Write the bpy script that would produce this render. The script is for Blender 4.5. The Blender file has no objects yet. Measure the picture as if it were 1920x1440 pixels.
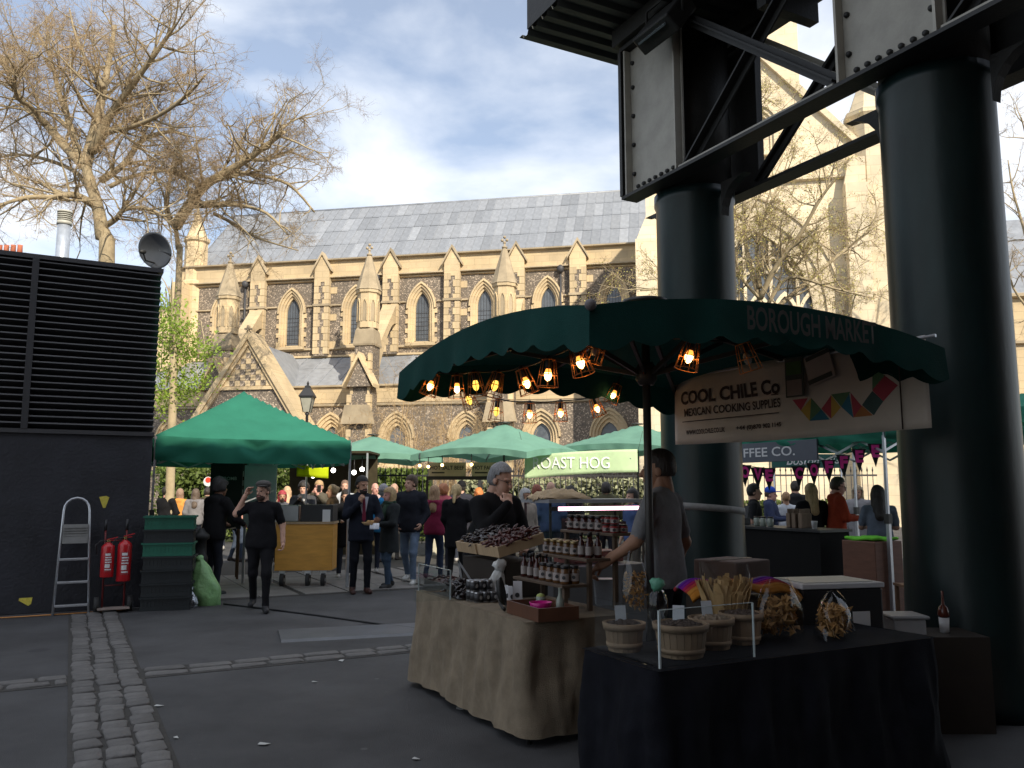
import bpy, bmesh, math, random
import numpy as np
from mathutils import Vector, Matrix
R = math.radians
scene = bpy.context.scene
COL = scene.collection
# ------------------------------------------------------------------ camera
cam_d = bpy.data.cameras.new('camera'); cam = bpy.data.objects.new('camera', cam_d); COL.objects.link(cam)
CAM_H, PITCH, FPX = 1.6, R(7.2), 1567.0
cam.location = (0, 0, CAM_H); cam.rotation_euler = (R(90) + PITCH, 0, 0)
cam_d.sensor_width = 36; cam_d.lens = 36 * FPX / 1920; cam_d.clip_end = 2000; cam_d.clip_start = .05
scene.camera = cam
# ------------------------------------------------------------------ sky
SUN_AZ, SUN_EL = R(152.3), R(34)      # clockwise from +Y
wd = bpy.data.worlds.new('World'); scene.world = wd; wd.use_nodes = True
nt = wd.node_tree; nt.nodes.clear()
def N(t, **k):
    n = nt.nodes.new(t)
    for a, b in k.items(): setattr(n, a, b)
    return n
sky = N('ShaderNodeTexSky', sky_type='NISHITA', sun_disc=False, sun_elevation=SUN_EL, sun_rotation=SUN_AZ)
sky.air_density = 1.0; sky.dust_density = .6; sky.ozone_density = 1.6
tc = N('ShaderNodeTexCoord'); sep = N('ShaderNodeSeparateXYZ'); nt.links.new(tc.outputs['Generated'], sep.inputs[0])
ad = N('ShaderNodeMath', operation='ADD'); nt.links.new(sep.outputs[2], ad.inputs[0]); ad.inputs[1].default_value = .22
mx = N('ShaderNodeMath', operation='MAXIMUM'); nt.links.new(ad.outputs[0], mx.inputs[0]); mx.inputs[1].default_value = .05
cx = N('ShaderNodeMath', operation='DIVIDE'); cy = N('ShaderNodeMath', operation='DIVIDE')
for c, i in ((cx, 0), (cy, 1)):
    nt.links.new(sep.outputs[i], c.inputs[0]); nt.links.new(mx.outputs[0], c.inputs[1])
cmb = N('ShaderNodeCombineXYZ'); nt.links.new(cx.outputs[0], cmb.inputs[0]); nt.links.new(cy.outputs[0], cmb.inputs[1])
cmb.inputs[2].default_value = CLOUD_SEED = 1.7
noi = N('ShaderNodeTexNoise'); noi.inputs['Scale'].default_value = 1.9; noi.inputs['Detail'].default_value = 9; noi.inputs['Roughness'].default_value = .52; noi.inputs['Distortion'].default_value = .25
nt.links.new(cmb.outputs[0], noi.inputs['Vector'])
rmp = N('ShaderNodeValToRGB'); rmp.color_ramp.elements[0].position = .38; rmp.color_ramp.elements[1].position = .60
rmp.color_ramp.elements[0].color = (.24, .24, .24, 1); rmp.color_ramp.elements[1].color = (.93, .93, .93, 1)
nt.links.new(noi.outputs['Fac'], rmp.inputs[0])
mix = N('ShaderNodeMixRGB'); nt.links.new(rmp.outputs[0], mix.inputs[0]); nt.links.new(sky.outputs[0], mix.inputs[1])
mix.inputs[2].default_value = (6.6, 6.9, 7.4, 1)
bg = N('ShaderNodeBackground'); bg.inputs[1].default_value = .12; nt.links.new(mix.outputs[0], bg.inputs[0])
wo = N('ShaderNodeOutputWorld'); nt.links.new(bg.outputs[0], wo.inputs[0])
# ------------------------------------------------------------------ sun
sd = bpy.data.lights.new('sun', 'SUN'); sun = bpy.data.objects.new('sun', sd); COL.objects.link(sun)
sd.energy = 4.4; sd.angle = R(.5); sd.color = (1, .90, .74)
to_sun = Vector((math.sin(SUN_AZ) * math.cos(SUN_EL), math.cos(SUN_AZ) * math.cos(SUN_EL), math.sin(SUN_EL)))
sun.rotation_euler = to_sun.to_track_quat('Z', 'Y').to_euler(); sun.location = to_sun * 60
# ------------------------------------------------------------------ exposure
vs = scene.view_settings; vs.view_transform = 'Standard'; vs.look = 'None'; vs.gamma = 1; vs.exposure = .5
try: vs.use_curve_mapping = False
except Exception: pass
scene.cycles.use_denoising = True; scene.cycles.max_bounces = 8; scene.cycles.transparent_max_bounces = 16
scene.cycles.caustics_reflective = False; scene.cycles.caustics_refractive = False
# ------------------------------------------------------------------ places: unproject a photo pixel to a point of the place
def ray(px, py):
    x = (px - 960) / FPX; y = -(py - 720) / FPX
    return Vector((x, math.cos(PITCH) - y * math.sin(PITCH), math.sin(PITCH) + y * math.cos(PITCH)))
def at(px, py, Y):
    r = ray(px, py); return Vector((0, 0, CAM_H)) + r * (Y / r.y)
def gx(px, Y):            # x of a standing thing at picture column px (level with the eye) and depth Y
    return (px - 960) / FPX * Y
GA = R(27.7)              # the market's street grid: a to the right and away, b to the left and away
def G(a, b, z=0.0):
    return Vector((a * math.cos(GA) - b * math.sin(GA), a * math.sin(GA) + b * math.cos(GA), z))
# ------------------------------------------------------------------ materials
MATS = {}
def mat(name, col, rough=.8, var=.15, scale=6, bump=0, bscale=40, metal=0, emit=None, estr=0, trans=0, alpha=1, spec=.5, col2=None, detail=6, aniso=None):
    if name in MATS: return MATS[name]
    m = bpy.data.materials.new(name); m.use_nodes = True; t = m.node_tree
    b = t.nodes['Principled BSDF']
    b.inputs['Roughness'].default_value = rough; b.inputs['Metallic'].default_value = metal
    b.inputs['Specular IOR Level'].default_value = spec
    c = t.nodes.new('ShaderNodeTexCoord')
    vec = c.outputs['Object']
    if aniso:
        mp = t.nodes.new('ShaderNodeMapping'); mp.inputs['Scale'].default_value = aniso; t.links.new(vec, mp.inputs[0]); vec = mp.outputs[0]
    if var or col2:
        n = t.nodes.new('ShaderNodeTexNoise'); n.inputs['Scale'].default_value = scale; n.inputs['Detail'].default_value = detail; n.inputs['Roughness'].default_value = .62
        t.links.new(vec, n.inputs['Vector'])
        r = t.nodes.new('ShaderNodeValToRGB'); r.color_ramp.elements[0].position = .3; r.color_ramp.elements[1].position = .7
        c1 = [x * (1 - var) for x in col]; c2 = list(col2) if col2 else [min(1, x * (1 + var)) for x in col]
        r.color_ramp.elements[0].color = (*c1, 1); r.color_ramp.elements[1].color = (*c2, 1)
        t.links.new(n.outputs['Fac'], r.inputs[0])
        oi = t.nodes.new('ShaderNodeObjectInfo'); hs = t.nodes.new('ShaderNodeHueSaturation')
        mr = t.nodes.new('ShaderNodeMapRange'); mr.inputs[3].default_value = 1 - var * .7; mr.inputs[4].default_value = 1 + var * .7
        t.links.new(oi.outputs['Random'], mr.inputs[0]); t.links.new(mr.outputs[0], hs.inputs['Value']); t.links.new(r.outputs[0], hs.inputs['Color'])
        t.links.new(hs.outputs[0], b.inputs['Base Color'])
    else:
        b.inputs['Base Color'].default_value = (*col, 1)
    if bump:
        n2 = t.nodes.new('ShaderNodeTexNoise'); n2.inputs['Scale'].default_value = bscale; n2.inputs['Detail'].default_value = 5
        t.links.new(vec, n2.inputs['Vector'])
        bp = t.nodes.new('ShaderNodeBump'); bp.inputs['Strength'].default_value = bump; bp.inputs['Distance'].default_value = .02
        t.links.new(n2.outputs['Fac'], bp.inputs['Height']); t.links.new(bp.outputs[0], b.inputs['Normal'])
    if emit:
        b.inputs['Emission Color'].default_value = (*emit, 1); b.inputs['Emission Strength'].default_value = estr
    if trans:
        b.inputs['Transmission Weight'].default_value = trans; b.inputs['IOR'].default_value = 1.3
    if alpha < 1: b.inputs['Alpha'].default_value = alpha
    MATS[name] = m; return m
def cloth(name, col, var=.14, sheer=0.0, scale=9):
    m = mat(name, col, .9, var, scale, bump=.25, bscale=160, spec=.15)
    if sheer and 'tl' not in m:
        m['tl'] = 1; t = m.node_tree; b = t.nodes['Principled BSDF']; o = t.nodes['Material Output']
        tr = t.nodes.new('ShaderNodeBsdfTranslucent'); tr.inputs[0].default_value = (*[min(1, c * 1.3) for c in col], 1)
        ms = t.nodes.new('ShaderNodeMixShader'); ms.inputs[0].default_value = sheer
        t.links.new(b.outputs[0], ms.inputs[1]); t.links.new(tr.outputs[0], ms.inputs[2]); t.links.new(ms.outputs[0], o.inputs[0])
    return m
def spots(m, scale, radius, mul):
    """small round marks (old chewing gum, splashes) scattered over a surface"""
    t = m.node_tree; b = t.nodes['Principled BSDF']; old = b.inputs['Base Color'].links[0].from_socket
    c = t.nodes.new('ShaderNodeTexCoord'); v = t.nodes.new('ShaderNodeTexVoronoi'); v.inputs['Scale'].default_value = scale; t.links.new(c.outputs['Object'], v.inputs['Vector'])
    r = t.nodes.new('ShaderNodeValToRGB'); r.color_ramp.elements[0].position = radius * .7; r.color_ramp.elements[1].position = radius; r.color_ramp.elements[0].color = (*mul, 1); r.color_ramp.elements[1].color = (1, 1, 1, 1)
    t.links.new(v.outputs['Distance'], r.inputs[0]); k = t.nodes.new('ShaderNodeMixRGB'); k.blend_type = 'MULTIPLY'; k.inputs[0].default_value = 1
    t.links.new(old, k.inputs[1]); t.links.new(r.outputs[0], k.inputs[2]); t.links.new(k.outputs[0], b.inputs['Base Color'])
def flint_mat():
    if 'flint' in MATS: return MATS['flint']
    m = mat('flint', (.165, .14, .117), .8, .22, .5, bump=.5, bscale=12)
    t = m.node_tree; b = t.nodes['Principled BSDF']
    c = t.nodes.new('ShaderNodeTexCoord'); v = t.nodes.new('ShaderNodeTexVoronoi'); v.inputs['Scale'].default_value = 20
    t.links.new(c.outputs['Object'], v.inputs['Vector'])
    s = t.nodes.new('ShaderNodeSeparateColor'); t.links.new(v.outputs['Color'], s.inputs[0])
    r = t.nodes.new('ShaderNodeValToRGB'); r.color_ramp.elements[0].position = .0; r.color_ramp.elements[0].color = (.7, .7, .7, 1)
    r.color_ramp.elements[1].position = .82; r.color_ramp.elements[1].color = (1.25, 1.2, 1.1, 1)
    e = r.color_ramp.elements.new(.9); e.color = (2.9, 2.8, 2.6, 1)
    t.links.new(s.outputs[0], r.inputs[0])
    mm = t.nodes.new('ShaderNodeMixRGB'); mm.blend_type = 'MULTIPLY'; mm.inputs[0].default_value = 1
    old = b.inputs['Base Color'].links[0].from_socket
    t.links.new(old, mm.inputs[1]); t.links.new(r.outputs[0], mm.inputs[2]); t.links.new(mm.outputs[0], b.inputs['Base Color'])
    return m
def block_mat(name, col, bw=.9, bh=.38, mortar=.82):      # ashlar: courses too far off to build stone by stone
    if name in MATS: return MATS[name]
    m = mat(name, col, .85, .16, .7, bump=.15, bscale=25); t = m.node_tree; b = t.nodes['Principled BSDF']
    c = t.nodes.new('ShaderNodeTexCoord'); mp = t.nodes.new('ShaderNodeMapping'); mp.inputs['Rotation'].default_value = (R(90), 0, 0)
    t.links.new(c.outputs['Object'], mp.inputs[0])
    k = t.nodes.new('ShaderNodeTexBrick'); k.inputs['Scale'].default_value = 1; k.inputs['Brick Width'].default_value = bw; k.inputs['Row Height'].default_value = bh
    k.inputs['Mortar Size'].default_value = .015; k.inputs['Color1'].default_value = (.9, .9, .9, 1); k.inputs['Color2'].default_value = (1.07, 1.05, 1.0, 1); k.inputs['Mortar'].default_value = (mortar, mortar, mortar * .96, 1)
    t.links.new(mp.outputs[0], k.inputs['Vector'])
    mm = t.nodes.new('ShaderNodeMixRGB'); mm.blend_type = 'MULTIPLY'; mm.inputs[0].default_value = 1
    old = b.inputs['Base Color'].links[0].from_socket
    t.links.new(old, mm.inputs[1]); t.links.new(k.outputs['Color'], mm.inputs[2]); t.links.new(mm.outputs[0], b.inputs['Base Color'])
    return m
def glass_mat(name='clear_glass', tint=(.95, .97, .97), a=.14):
    if name in MATS: return MATS[name]
    m = bpy.data.materials.new(name); m.use_nodes = True; t = m.node_tree; t.nodes.clear()
    o = t.nodes.new('ShaderNodeOutputMaterial'); tr = t.nodes.new('ShaderNodeBsdfTransparent'); tr.inputs[0].default_value = (*tint, 1)
    g = t.nodes.new('ShaderNodeBsdfGlossy'); g.inputs['Roughness'].default_value = .03
    lw = t.nodes.new('ShaderNodeLayerWeight'); lw.inputs[0].default_value = .5
    pw = t.nodes.new('ShaderNodeMath'); pw.operation = 'POWER'; pw.inputs[1].default_value = 4; t.links.new(lw.outputs['Facing'], pw.inputs[0])
    f = t.nodes.new('ShaderNodeMath'); f.operation = 'MULTIPLY_ADD'; f.inputs[1].default_value = .55; f.inputs[2].default_value = .045; t.links.new(pw.outputs[0], f.inputs[0])
    s = t.nodes.new('ShaderNodeMixShader'); t.links.new(f.outputs[0], s.inputs[0]); t.links.new(tr.outputs[0], s.inputs[1]); t.links.new(g.outputs[0], s.inputs[2])
    t.links.new(s.outputs[0], o.inputs[0]); MATS[name] = m; return m
# ------------------------------------------------------------------ mesh collector
class MB:
    def __init__(s): s.v = []; s.f = []; s.m = []; s.s = []
    def add(s, vs, fs, mi=0, sm=False):
        o = len(s.v); s.v += [tuple(v) for v in vs]
        for f in fs: s.f.append(tuple(i + o for i in f)); s.m.append(mi); s.s.append(sm)
        return s
    def bx(s, x0, x1, y0, y1, z0, z1, mi=0):
        v = [(x, y, z) for x in (x0, x1) for y in (y0, y1) for z in (z0, z1)]
        return s.add(v, [(0, 1, 3, 2), (4, 6, 7, 5), (0, 4, 5, 1), (2, 3, 7, 6), (0, 2, 6, 4), (1, 5, 7, 3)], mi)
    def box(s, c, d, M=None, mi=0):
        M = M or Matrix(); c = Vector(c); v = []
        for x in (-.5, .5):
            for y in (-.5, .5):
                for z in (-.5, .5): v.append(c + (M @ Vector((x * d[0], y * d[1], z * d[2]))))
        return s.add(v, [(0, 1, 3, 2), (4, 6, 7, 5), (0, 4, 5, 1), (2, 3, 7, 6), (0, 2, 6, 4), (1, 5, 7, 3)], mi)
    def bar(s, p, q, w, h, mi=0, up=(0, 0, 1)):       # rectangular bar from p to q
        p, q = Vector(p), Vector(q); d = (q - p).normalized(); u = Vector(up)
        x = d.cross(u)
        if x.length < 1e-4: x = d.cross(Vector((1, 0, 0)))
        x.normalize(); z = x.cross(d)
        v = [e + x * (i * w / 2) + z * (j * h / 2) for e in (p, q) for i, j in ((-1, -1), (1, -1), (1, 1), (-1, 1))]
        return s.add(v, [(3, 2, 1, 0), (4, 5, 6, 7), (0, 1, 5, 4), (1, 2, 6, 5), (2, 3, 7, 6), (3, 0, 4, 7)], mi)
    def tube(s, pts, r, n=8, mi=0, caps=True, sm=True):
        pts = [Vector(p) for p in pts]; k = len(pts)
        rs = list(r) if hasattr(r, '__len__') else [r] * k
        d = (pts[1] - pts[0]).normalized(); a = d.orthogonal().normalized(); vs = []
        for i, p in enumerate(pts):
            t = (pts[min(i + 1, k - 1)] - pts[max(i - 1, 0)]).normalized()
            a = (a - t * a.dot(t))
            if a.length < 1e-6: a = t.orthogonal()
            a.normalize(); b = t.cross(a)
            for j in range(n):
                w = 2 * math.pi * j / n; vs.append(p + (a * math.cos(w) + b * math.sin(w)) * rs[i])
        fs = [(i * n + j, i * n + (j + 1) % n, (i + 1) * n + (j + 1) % n, (i + 1) * n + j) for i in range(k - 1) for j in range(n)]
        s.add(vs, fs, mi, sm)
        if caps:
            o = len(s.v) - len(vs)
            s.f += [tuple(o + j for j in range(n - 1, -1, -1)), tuple(o + (k - 1) * n + j for j in range(n))]; s.m += [mi, mi]; s.s += [False, False]
        return s
    def lathe(s, prof, n=16, c=(0, 0, 0), mi=0, sm=True, ax=1.0, ay=1.0):
        vs = []; c = Vector(c)
        for r, z in prof:
            for j in range(n):
                w = 2 * math.pi * (j + .5) / n; vs.append(c + Vector((r * math.cos(w) * ax, r * math.sin(w) * ay, z)))
        k = len(prof)
        fs = [(i * n + j, i * n + (j + 1) % n, (i + 1) * n + (j + 1) % n, (i + 1) * n + j) for i in range(k - 1) for j in range(n)]
        s.add(vs, fs, mi, sm); o = len(s.v) - len(vs)
        s.f += [tuple(o + j for j in range(n - 1, -1, -1)), tuple(o + (k - 1) * n + j for j in range(n))]; s.m += [mi, mi]; s.s += [False, False]
        return s
    def prism(s, poly, y0, y1, mi=0):                  # polygon in x,z (counter-clockwise seen from -y) pushed along y
        n = len(poly); v = [(x, y0, z) for x, z in poly] + [(x, y1, z) for x, z in poly]
        f = [tuple(range(n)), tuple(range(2 * n - 1, n - 1, -1))] + [(i, i + n, (i + 1) % n + n, (i + 1) % n) for i in range(n)]
        return s.add(v, f, mi)
    def ring(s, outer, inner, y0, y1, mi=0):           # open band between two outlines of as many points
        n = len(outer); v = [(x, y0, z) for x, z in outer] + [(x, y0, z) for x, z in inner] + [(x, y1, z) for x, z in outer] + [(x, y1, z) for x, z in inner]
        f = []
        for i in range(n - 1):
            f += [(i, i + 1, n + i + 1, n + i), (i, 2 * n + i, 2 * n + i + 1, i + 1), (n + i, n + i + 1, 3 * n + i + 1, 3 * n + i)]
        return s.add(v, f, mi)
    def ball(s, c, r, nu=12, nv=8, mi=0, sm=True, jit=0, rng=None):
        c = Vector(c); r = Vector(r) if hasattr(r, '__len__') else Vector((r, r, r)); vs = [c + Vector((0, 0, -r.z))]
        for i in range(1, nv):
            t = -math.pi / 2 + math.pi * i / nv
            for j in range(nu):
                w = 2 * math.pi * j / nu; q = 1 + (rng.uniform(-jit, jit) if jit else 0)
                vs.append(c + Vector((r.x * math.cos(t) * math.cos(w) * q, r.y * math.cos(t) * math.sin(w) * q, r.z * math.sin(t) * q)))
        vs.append(c + Vector((0, 0, r.z))); L = len(vs) - 1
        fs = [(0, 1 + (j + 1) % nu, 1 + j) for j in range(nu)]
        for i in range(nv - 2):
            for j in range(nu): fs.append((1 + i * nu + j, 1 + i * nu + (j + 1) % nu, 1 + (i + 1) * nu + (j + 1) % nu, 1 + (i + 1) * nu + j))
        fs += [(L, 1 + (nv - 2) * nu + j, 1 + (nv - 2) * nu + (j + 1) % nu) for j in range(nu)]
        return s.add(vs, fs, mi, sm)
    def sheet(s, fn, nu, nv, mi=0, sm=True):           # grid surface fn(u, v), u and v from 0 to 1
        vs = [fn(i / nu, j / nv) for j in range(nv + 1) for i in range(nu + 1)]
        return s.add(vs, [(j * (nu + 1) + i, j * (nu + 1) + i + 1, (j + 1) * (nu + 1) + i + 1, (j + 1) * (nu + 1) + i) for j in range(nv) for i in range(nu)], mi, sm)
    def move(s, M):
        s.v = [tuple(M @ Vector(v)) for v in s.v]; return s
    def mesh(s, name):
        me = bpy.data.meshes.new(name); me.from_pydata(s.v, [], s.f)
        if s.f:
            me.polygons.foreach_set('material_index', s.m); me.polygons.foreach_set('use_smooth', s.s)
        me.update(); return me
    def build(s, name, mats, parent=None, loc=(0, 0, 0), rz=0, bevel=0, solid=0, rot=None):
        me = s.mesh(name)
        for m in (mats if isinstance(mats, (list, tuple)) else [mats]): me.materials.append(m)
        o = obj(name, me, parent, loc, rz)
        if rot: o.rotation_euler = rot
        if solid:
            md = o.modifiers.new('thickness', 'SOLIDIFY'); md.thickness = solid; md.offset = 0
        if bevel:
            md = o.modifiers.new('soft_edges', 'BEVEL'); md.width = bevel; md.segments = 2; md.limit_method = 'ANGLE'; md.angle_limit = R(40)
        return o
def obj(name, me, parent=None, loc=(0, 0, 0), rz=0):
    o = bpy.data.objects.new(name, me); COL.objects.link(o); o.location = loc; o.rotation_euler = (0, 0, rz); o.parent = parent
    return o
def tag(o, label=None, cat=None, group=None, kind=None):
    if label: o['label'] = label
    if cat: o['category'] = cat
    if group: o['group'] = group
    if kind: o['kind'] = kind
    return o
def thing(name, label, cat, loc=(0, 0, 0), rz=0, group=None):
    o = bpy.data.objects.new(name, None); COL.objects.link(o); o.location = loc; o.rotation_euler = (0, 0, rz); o.empty_display_size = .1
    return tag(o, label, cat, group)
def dup(root, loc=None, rz=None, label=None, parent=None):
    def cp(o, p):
        c = o.copy(); COL.objects.link(c); c.parent = p
        for ch in o.children: cp(ch, c)
        return c
    r = cp(root, parent)
    if loc is not None: r.location = loc
    if rz is not None: r.rotation_euler = (r.rotation_euler[0], r.rotation_euler[1], rz)
    if label: r['label'] = label
    return r
def text_mesh(body, w=None, h=None, bold=0.0, shear=0.0, depth=.002):
    """flat letters in x,z facing -y, centred, fitted to a width w and/or height h"""
    c = bpy.data.curves.new('lettering', 'FONT'); c.body = body; c.offset = bold; c.shear = shear; c.align_x = 'CENTER'; c.resolution_u = 3
    o = bpy.data.objects.new('lettering', c); me = bpy.data.meshes.new_from_object(o)
    n = len(me.vertices); co = np.empty(n * 3); me.vertices.foreach_get('co', co); co = co.reshape(-1, 3)
    lo, hi = co.min(0), co.max(0); sz = hi - lo; cen = (lo + hi) / 2; co -= cen
    sx = w / sz[0] if w else h / sz[1]; sy = h / sz[1] if h else sx
    out = np.stack([co[:, 0] * sx, np.full(n, -depth), co[:, 1] * sy], 1)
    me.vertices.foreach_set('co', out.ravel().astype(np.float32)); me.update()
    bpy.data.objects.remove(o); return me
def text(body, m, parent, loc=(0, 0, 0), rz=0, name='lettering', bend=None, **k):
    me = text_mesh(body, **k); me.materials.append(m)
    if bend:                       # lay the letters onto a curved cloth: bend(x, z) gives y in the parent's frame
        for v in me.vertices: v.co.y += bend(v.co.x + loc[0], v.co.z + loc[2]) - loc[1]
    return obj(name, me, parent, loc, rz)
# ================================================================== GROUND
rng = random.Random(7)
asphalt = mat('asphalt', (.062, .061, .063), .8, .38, .8, bump=.6, bscale=150, spec=.4, detail=12)
spots(asphalt, 1.7, .045, (1.7, 1.7, 1.65)); spots(asphalt, .9, .11, (.72, .72, .74)); spots(asphalt, 6, .06, (1.35, 1.35, 1.3))
granite = mat('granite_sett', (.118, .112, .107), .75, .22, 9, bump=.4, bscale=60)
joint = mat('sett_joint', (.045, .042, .038), .95, .3, 20)
paving = mat('york_paving', (.17, .16, .15), .8, .2, 2, bump=.2)
g = MB(); g.bx(-400, 400, -60, 600, -.3, 0)
ground = tag(g.build('ground', asphalt), kind='structure')
SA0, SA1 = 0.10, 0.64          # the long strip of setts runs along b between these a
CB0, CB1 = 8.02, 8.40          # the cross strip runs along a
p = MB(); p.bx(SA0 - .02, SA1 + .02, 2, 12.6, -.05, .004); p.bx(-12, SA0 - .02, CB0 - .02, CB1 + .02, -.05, .004); p.bx(SA1 + .02, 3.6, CB0 - .02, CB1 + .02, -.05, .004)
strip = tag(p.build('sett_path', joint, None, (0, 0, 0), GA), kind='structure')
def sett_mesh(sx, sy, seed):
    r = random.Random(seed); m = MB(); n = 4
    x, y, c = sx / 2, sy / 2, .022
    j = lambda: r.uniform(-.008, .012)
    ol = [(ax * (x - c * e) + j(), ay * (y - c * (1 - e)) + j()) for ax in (-1, 1) for ay in (-1, 1) for e in (0, 1)]
    cx_ = sum(q[0] for q in ol) / 8; cy_ = sum(q[1] for q in ol) / 8
    ol.sort(key=lambda q: math.atan2(q[1] - cy_, q[0] - cx_))
    k = len(ol)
    v = [(a, b, -.03) for a, b in ol] + [(a, b, .008) for a, b in ol] + [(a * .92, b * .92, .015 + r.uniform(-.003, .003)) for a, b in ol]
    f = [(i, (i + 1) % k, k + (i + 1) % k, k + i) for i in range(k)] + [(k + i, k + (i + 1) % k, 2 * k + (i + 1) % k, 2 * k + i) for i in range(k)] + [tuple(range(2 * k, 3 * k))]
    m.add(v, f, 0, True); me = m.mesh('sett'); me.materials.append(granite); return me
SQ = [sett_mesh(.158, .19 + .025 * (i % 3), i) for i in range(7)]; LQ = [sett_mesh(.30 + .04 * (i % 3), .15, 20 + i) for i in range(7)]
for k in range(3):
    b = 2.2 + rng.uniform(0, .1)
    while b < 12.4:
        i = rng.randrange(7); L = .19 + .025 * (i % 3)
        if b + L < 12.5 and not (CB0 - .02 < b + L / 2 < CB1 + .02 and k > 5):
            o = obj('sett', SQ[i], strip, (SA0 + .09 + k * .18 + rng.uniform(-.008, .008), b + L / 2, .004 + rng.uniform(-.006, .006)), rng.uniform(-.04, .04) + (math.pi if rng.random() < .5 else 0))
            o.rotation_euler[0] = rng.uniform(-.02, .02)
        b += L + rng.uniform(.012, .03)
for k in range(2):
    a = -7 + rng.uniform(0, .2)
    while a < 3.5:
        i = rng.randrange(7); L = .30 + .04 * (i % 3)
        if not (SA0 - .03 < a + L and a < SA1 + .03):
            obj('sett', LQ[i], strip, (a + L / 2, CB0 + .10 + k * .185, .003 + rng.uniform(-.006, .006)), rng.uniform(-.03, .03) + (math.pi if rng.random() < .5 else 0))
        a += L + rng.uniform(.015, .035)
        if SA0 - .36 < a < SA1 + .03:
            if a < SA0 - .10:
                o = obj('sett', LQ[0], strip, ((a + SA0 - .03) / 2, CB0 + .10 + k * .185, .003), 0); o.scale = ((SA0 - .03 - a) / .30, 1, 1)
            a = SA1 + .035
# paved yard beyond the tarmac
p = MB(); nA, nB = 14, 9
p.bx(1.2, 16, 13.0, 19.5, -.05, .004)
yard = tag(p.build('paved_yard', joint, None, (0, 0, 0), GA), kind='structure')
fl = []
for i in range(4):
    w, h = .58 + .08 * (i % 2), .86
    m = MB(); m.bx(-w / 2, w / 2, -h / 2, h / 2, -.02, .012 + .002 * i); me = m.mesh('flagstone'); me.materials.append(paving); fl.append((me, w, h))
a = 1.25
while a < 9.4:
    me, w, h = fl[rng.randrange(4)]; b = 13.05 + rng.uniform(-.0, .0)
    for r_ in range(4):
        obj('flagstone', me, yard, (a + w / 2, b + h / 2 + r_ * (h + .02), .004 + rng.uniform(-.003, .003)), rng.choice((0, math.pi)))
    a += .68
# rubber cable cover across the lane, sky reflection put into its blue-grey
p = MB(); p.prism([(0, .0), (.8, 0), (.74, .022), (.06, .022)], 0, 4.2)
tag(p.build('cable_cover', mat('sky_sheen_rubber', (.085, .09, .10), .45, .2, 3, bump=.2), None, G(2.2, 9.95), R(-72)), 'rubber cable ramp flat across the tarmac lane, sky reflection painted into its grey', 'cable ramp')
pts = [at(420, 1122, 12.0), at(500, 1137, 11.5), at(600, 1153, 10.9), at(700, 1168, 10.3), at(800, 1182, 9.8)]
pts = [Vector((q.x, q.y, .012)) for q in pts]
m = MB(); m.tube(pts, .012, 6); tag(m.build('power_cable', mat('black_rubber', (.012, .012, .013), .6, 0)), 'thin black power cable snaking over the tarmac', 'cable')
pts = [Vector((gx(x, Y), Y, .011)) for x, Y in ((-60, 10.6), (40, 10.75), (110, 10.95), (190, 11.2), (262, 11.45))]
m = MB(); m.tube(pts, .009, 6); tag(m.build('orange_cable', mat('orange_rubber', (.55, .25, .08), .6, 0)), 'pale orange cable along the foot of the dark wall', 'cable')
# litter
for i, (px, py) in enumerate(((330, 1385), (495, 1397), (298, 1325), (232, 1376), (780, 1425), (160, 1225), (590, 1280), (640, 1240), (862, 1330))):
    r = ray(px, py); t = -CAM_H / r.z; q = Vector((r.x * t, r.y * t, .006))
    m = MB(); s_ = .012 + .012 * rng.random(); m.add([(-s_ * 1.6, -s_, 0), (s_ * 1.8, -s_ * .8, .004), (s_ * 1.5, s_, .002), (-s_, s_ * 1.1, .005)], [(0, 1, 2, 3)])
    tag(m.build('paper_scrap', mat('scrap_paper', (.5, .5, .48), .8, 0), None, q, rng.uniform(0, 3), solid=.002), 'tiny pale scrap of paper dropped on the tarmac', 'litter', 'scraps of litter on the tarmac')

# ================================================================== VIADUCT (iron columns, girders and deck over the right-hand side)
iron_g = mat('dark_green_iron', (.005, .014, .014), .36, .5, 2.5, bump=.07, bscale=20, spec=.38, aniso=(1, 1, .35), detail=10)
iron_k = mat('dark_iron', (.013, .013, .012), .6, .3, 8, bump=.2)
cream = mat('cream_paint', (.36, .34, .29), .55, .14, 5, bump=.1)
via = thing('railway_viaduct', 'dark iron railway viaduct on fat green columns with cream riveted panels', 'viaduct', (0, 0, 0), GA)
CA = 6.1
for cb in (7.16, 4.15, 1.14, -1.9):
    m = MB(); m.lathe([(.56, 0), (.56, .12), (.52, .2), (.48, .35), (.45, .5), (.435, 1.2), (.43, 4.75), (.45, 4.80), (.45, 4.905)], 40)
    c = m.build('column', iron_g, via, (CA, cb, 0))
    m = MB(); m.lathe([(.42, 4.91), (.42, 6.7)], 32); m.build('column_head', iron_k, c)
GB0, GB1 = -4.2, 7.66
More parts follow.
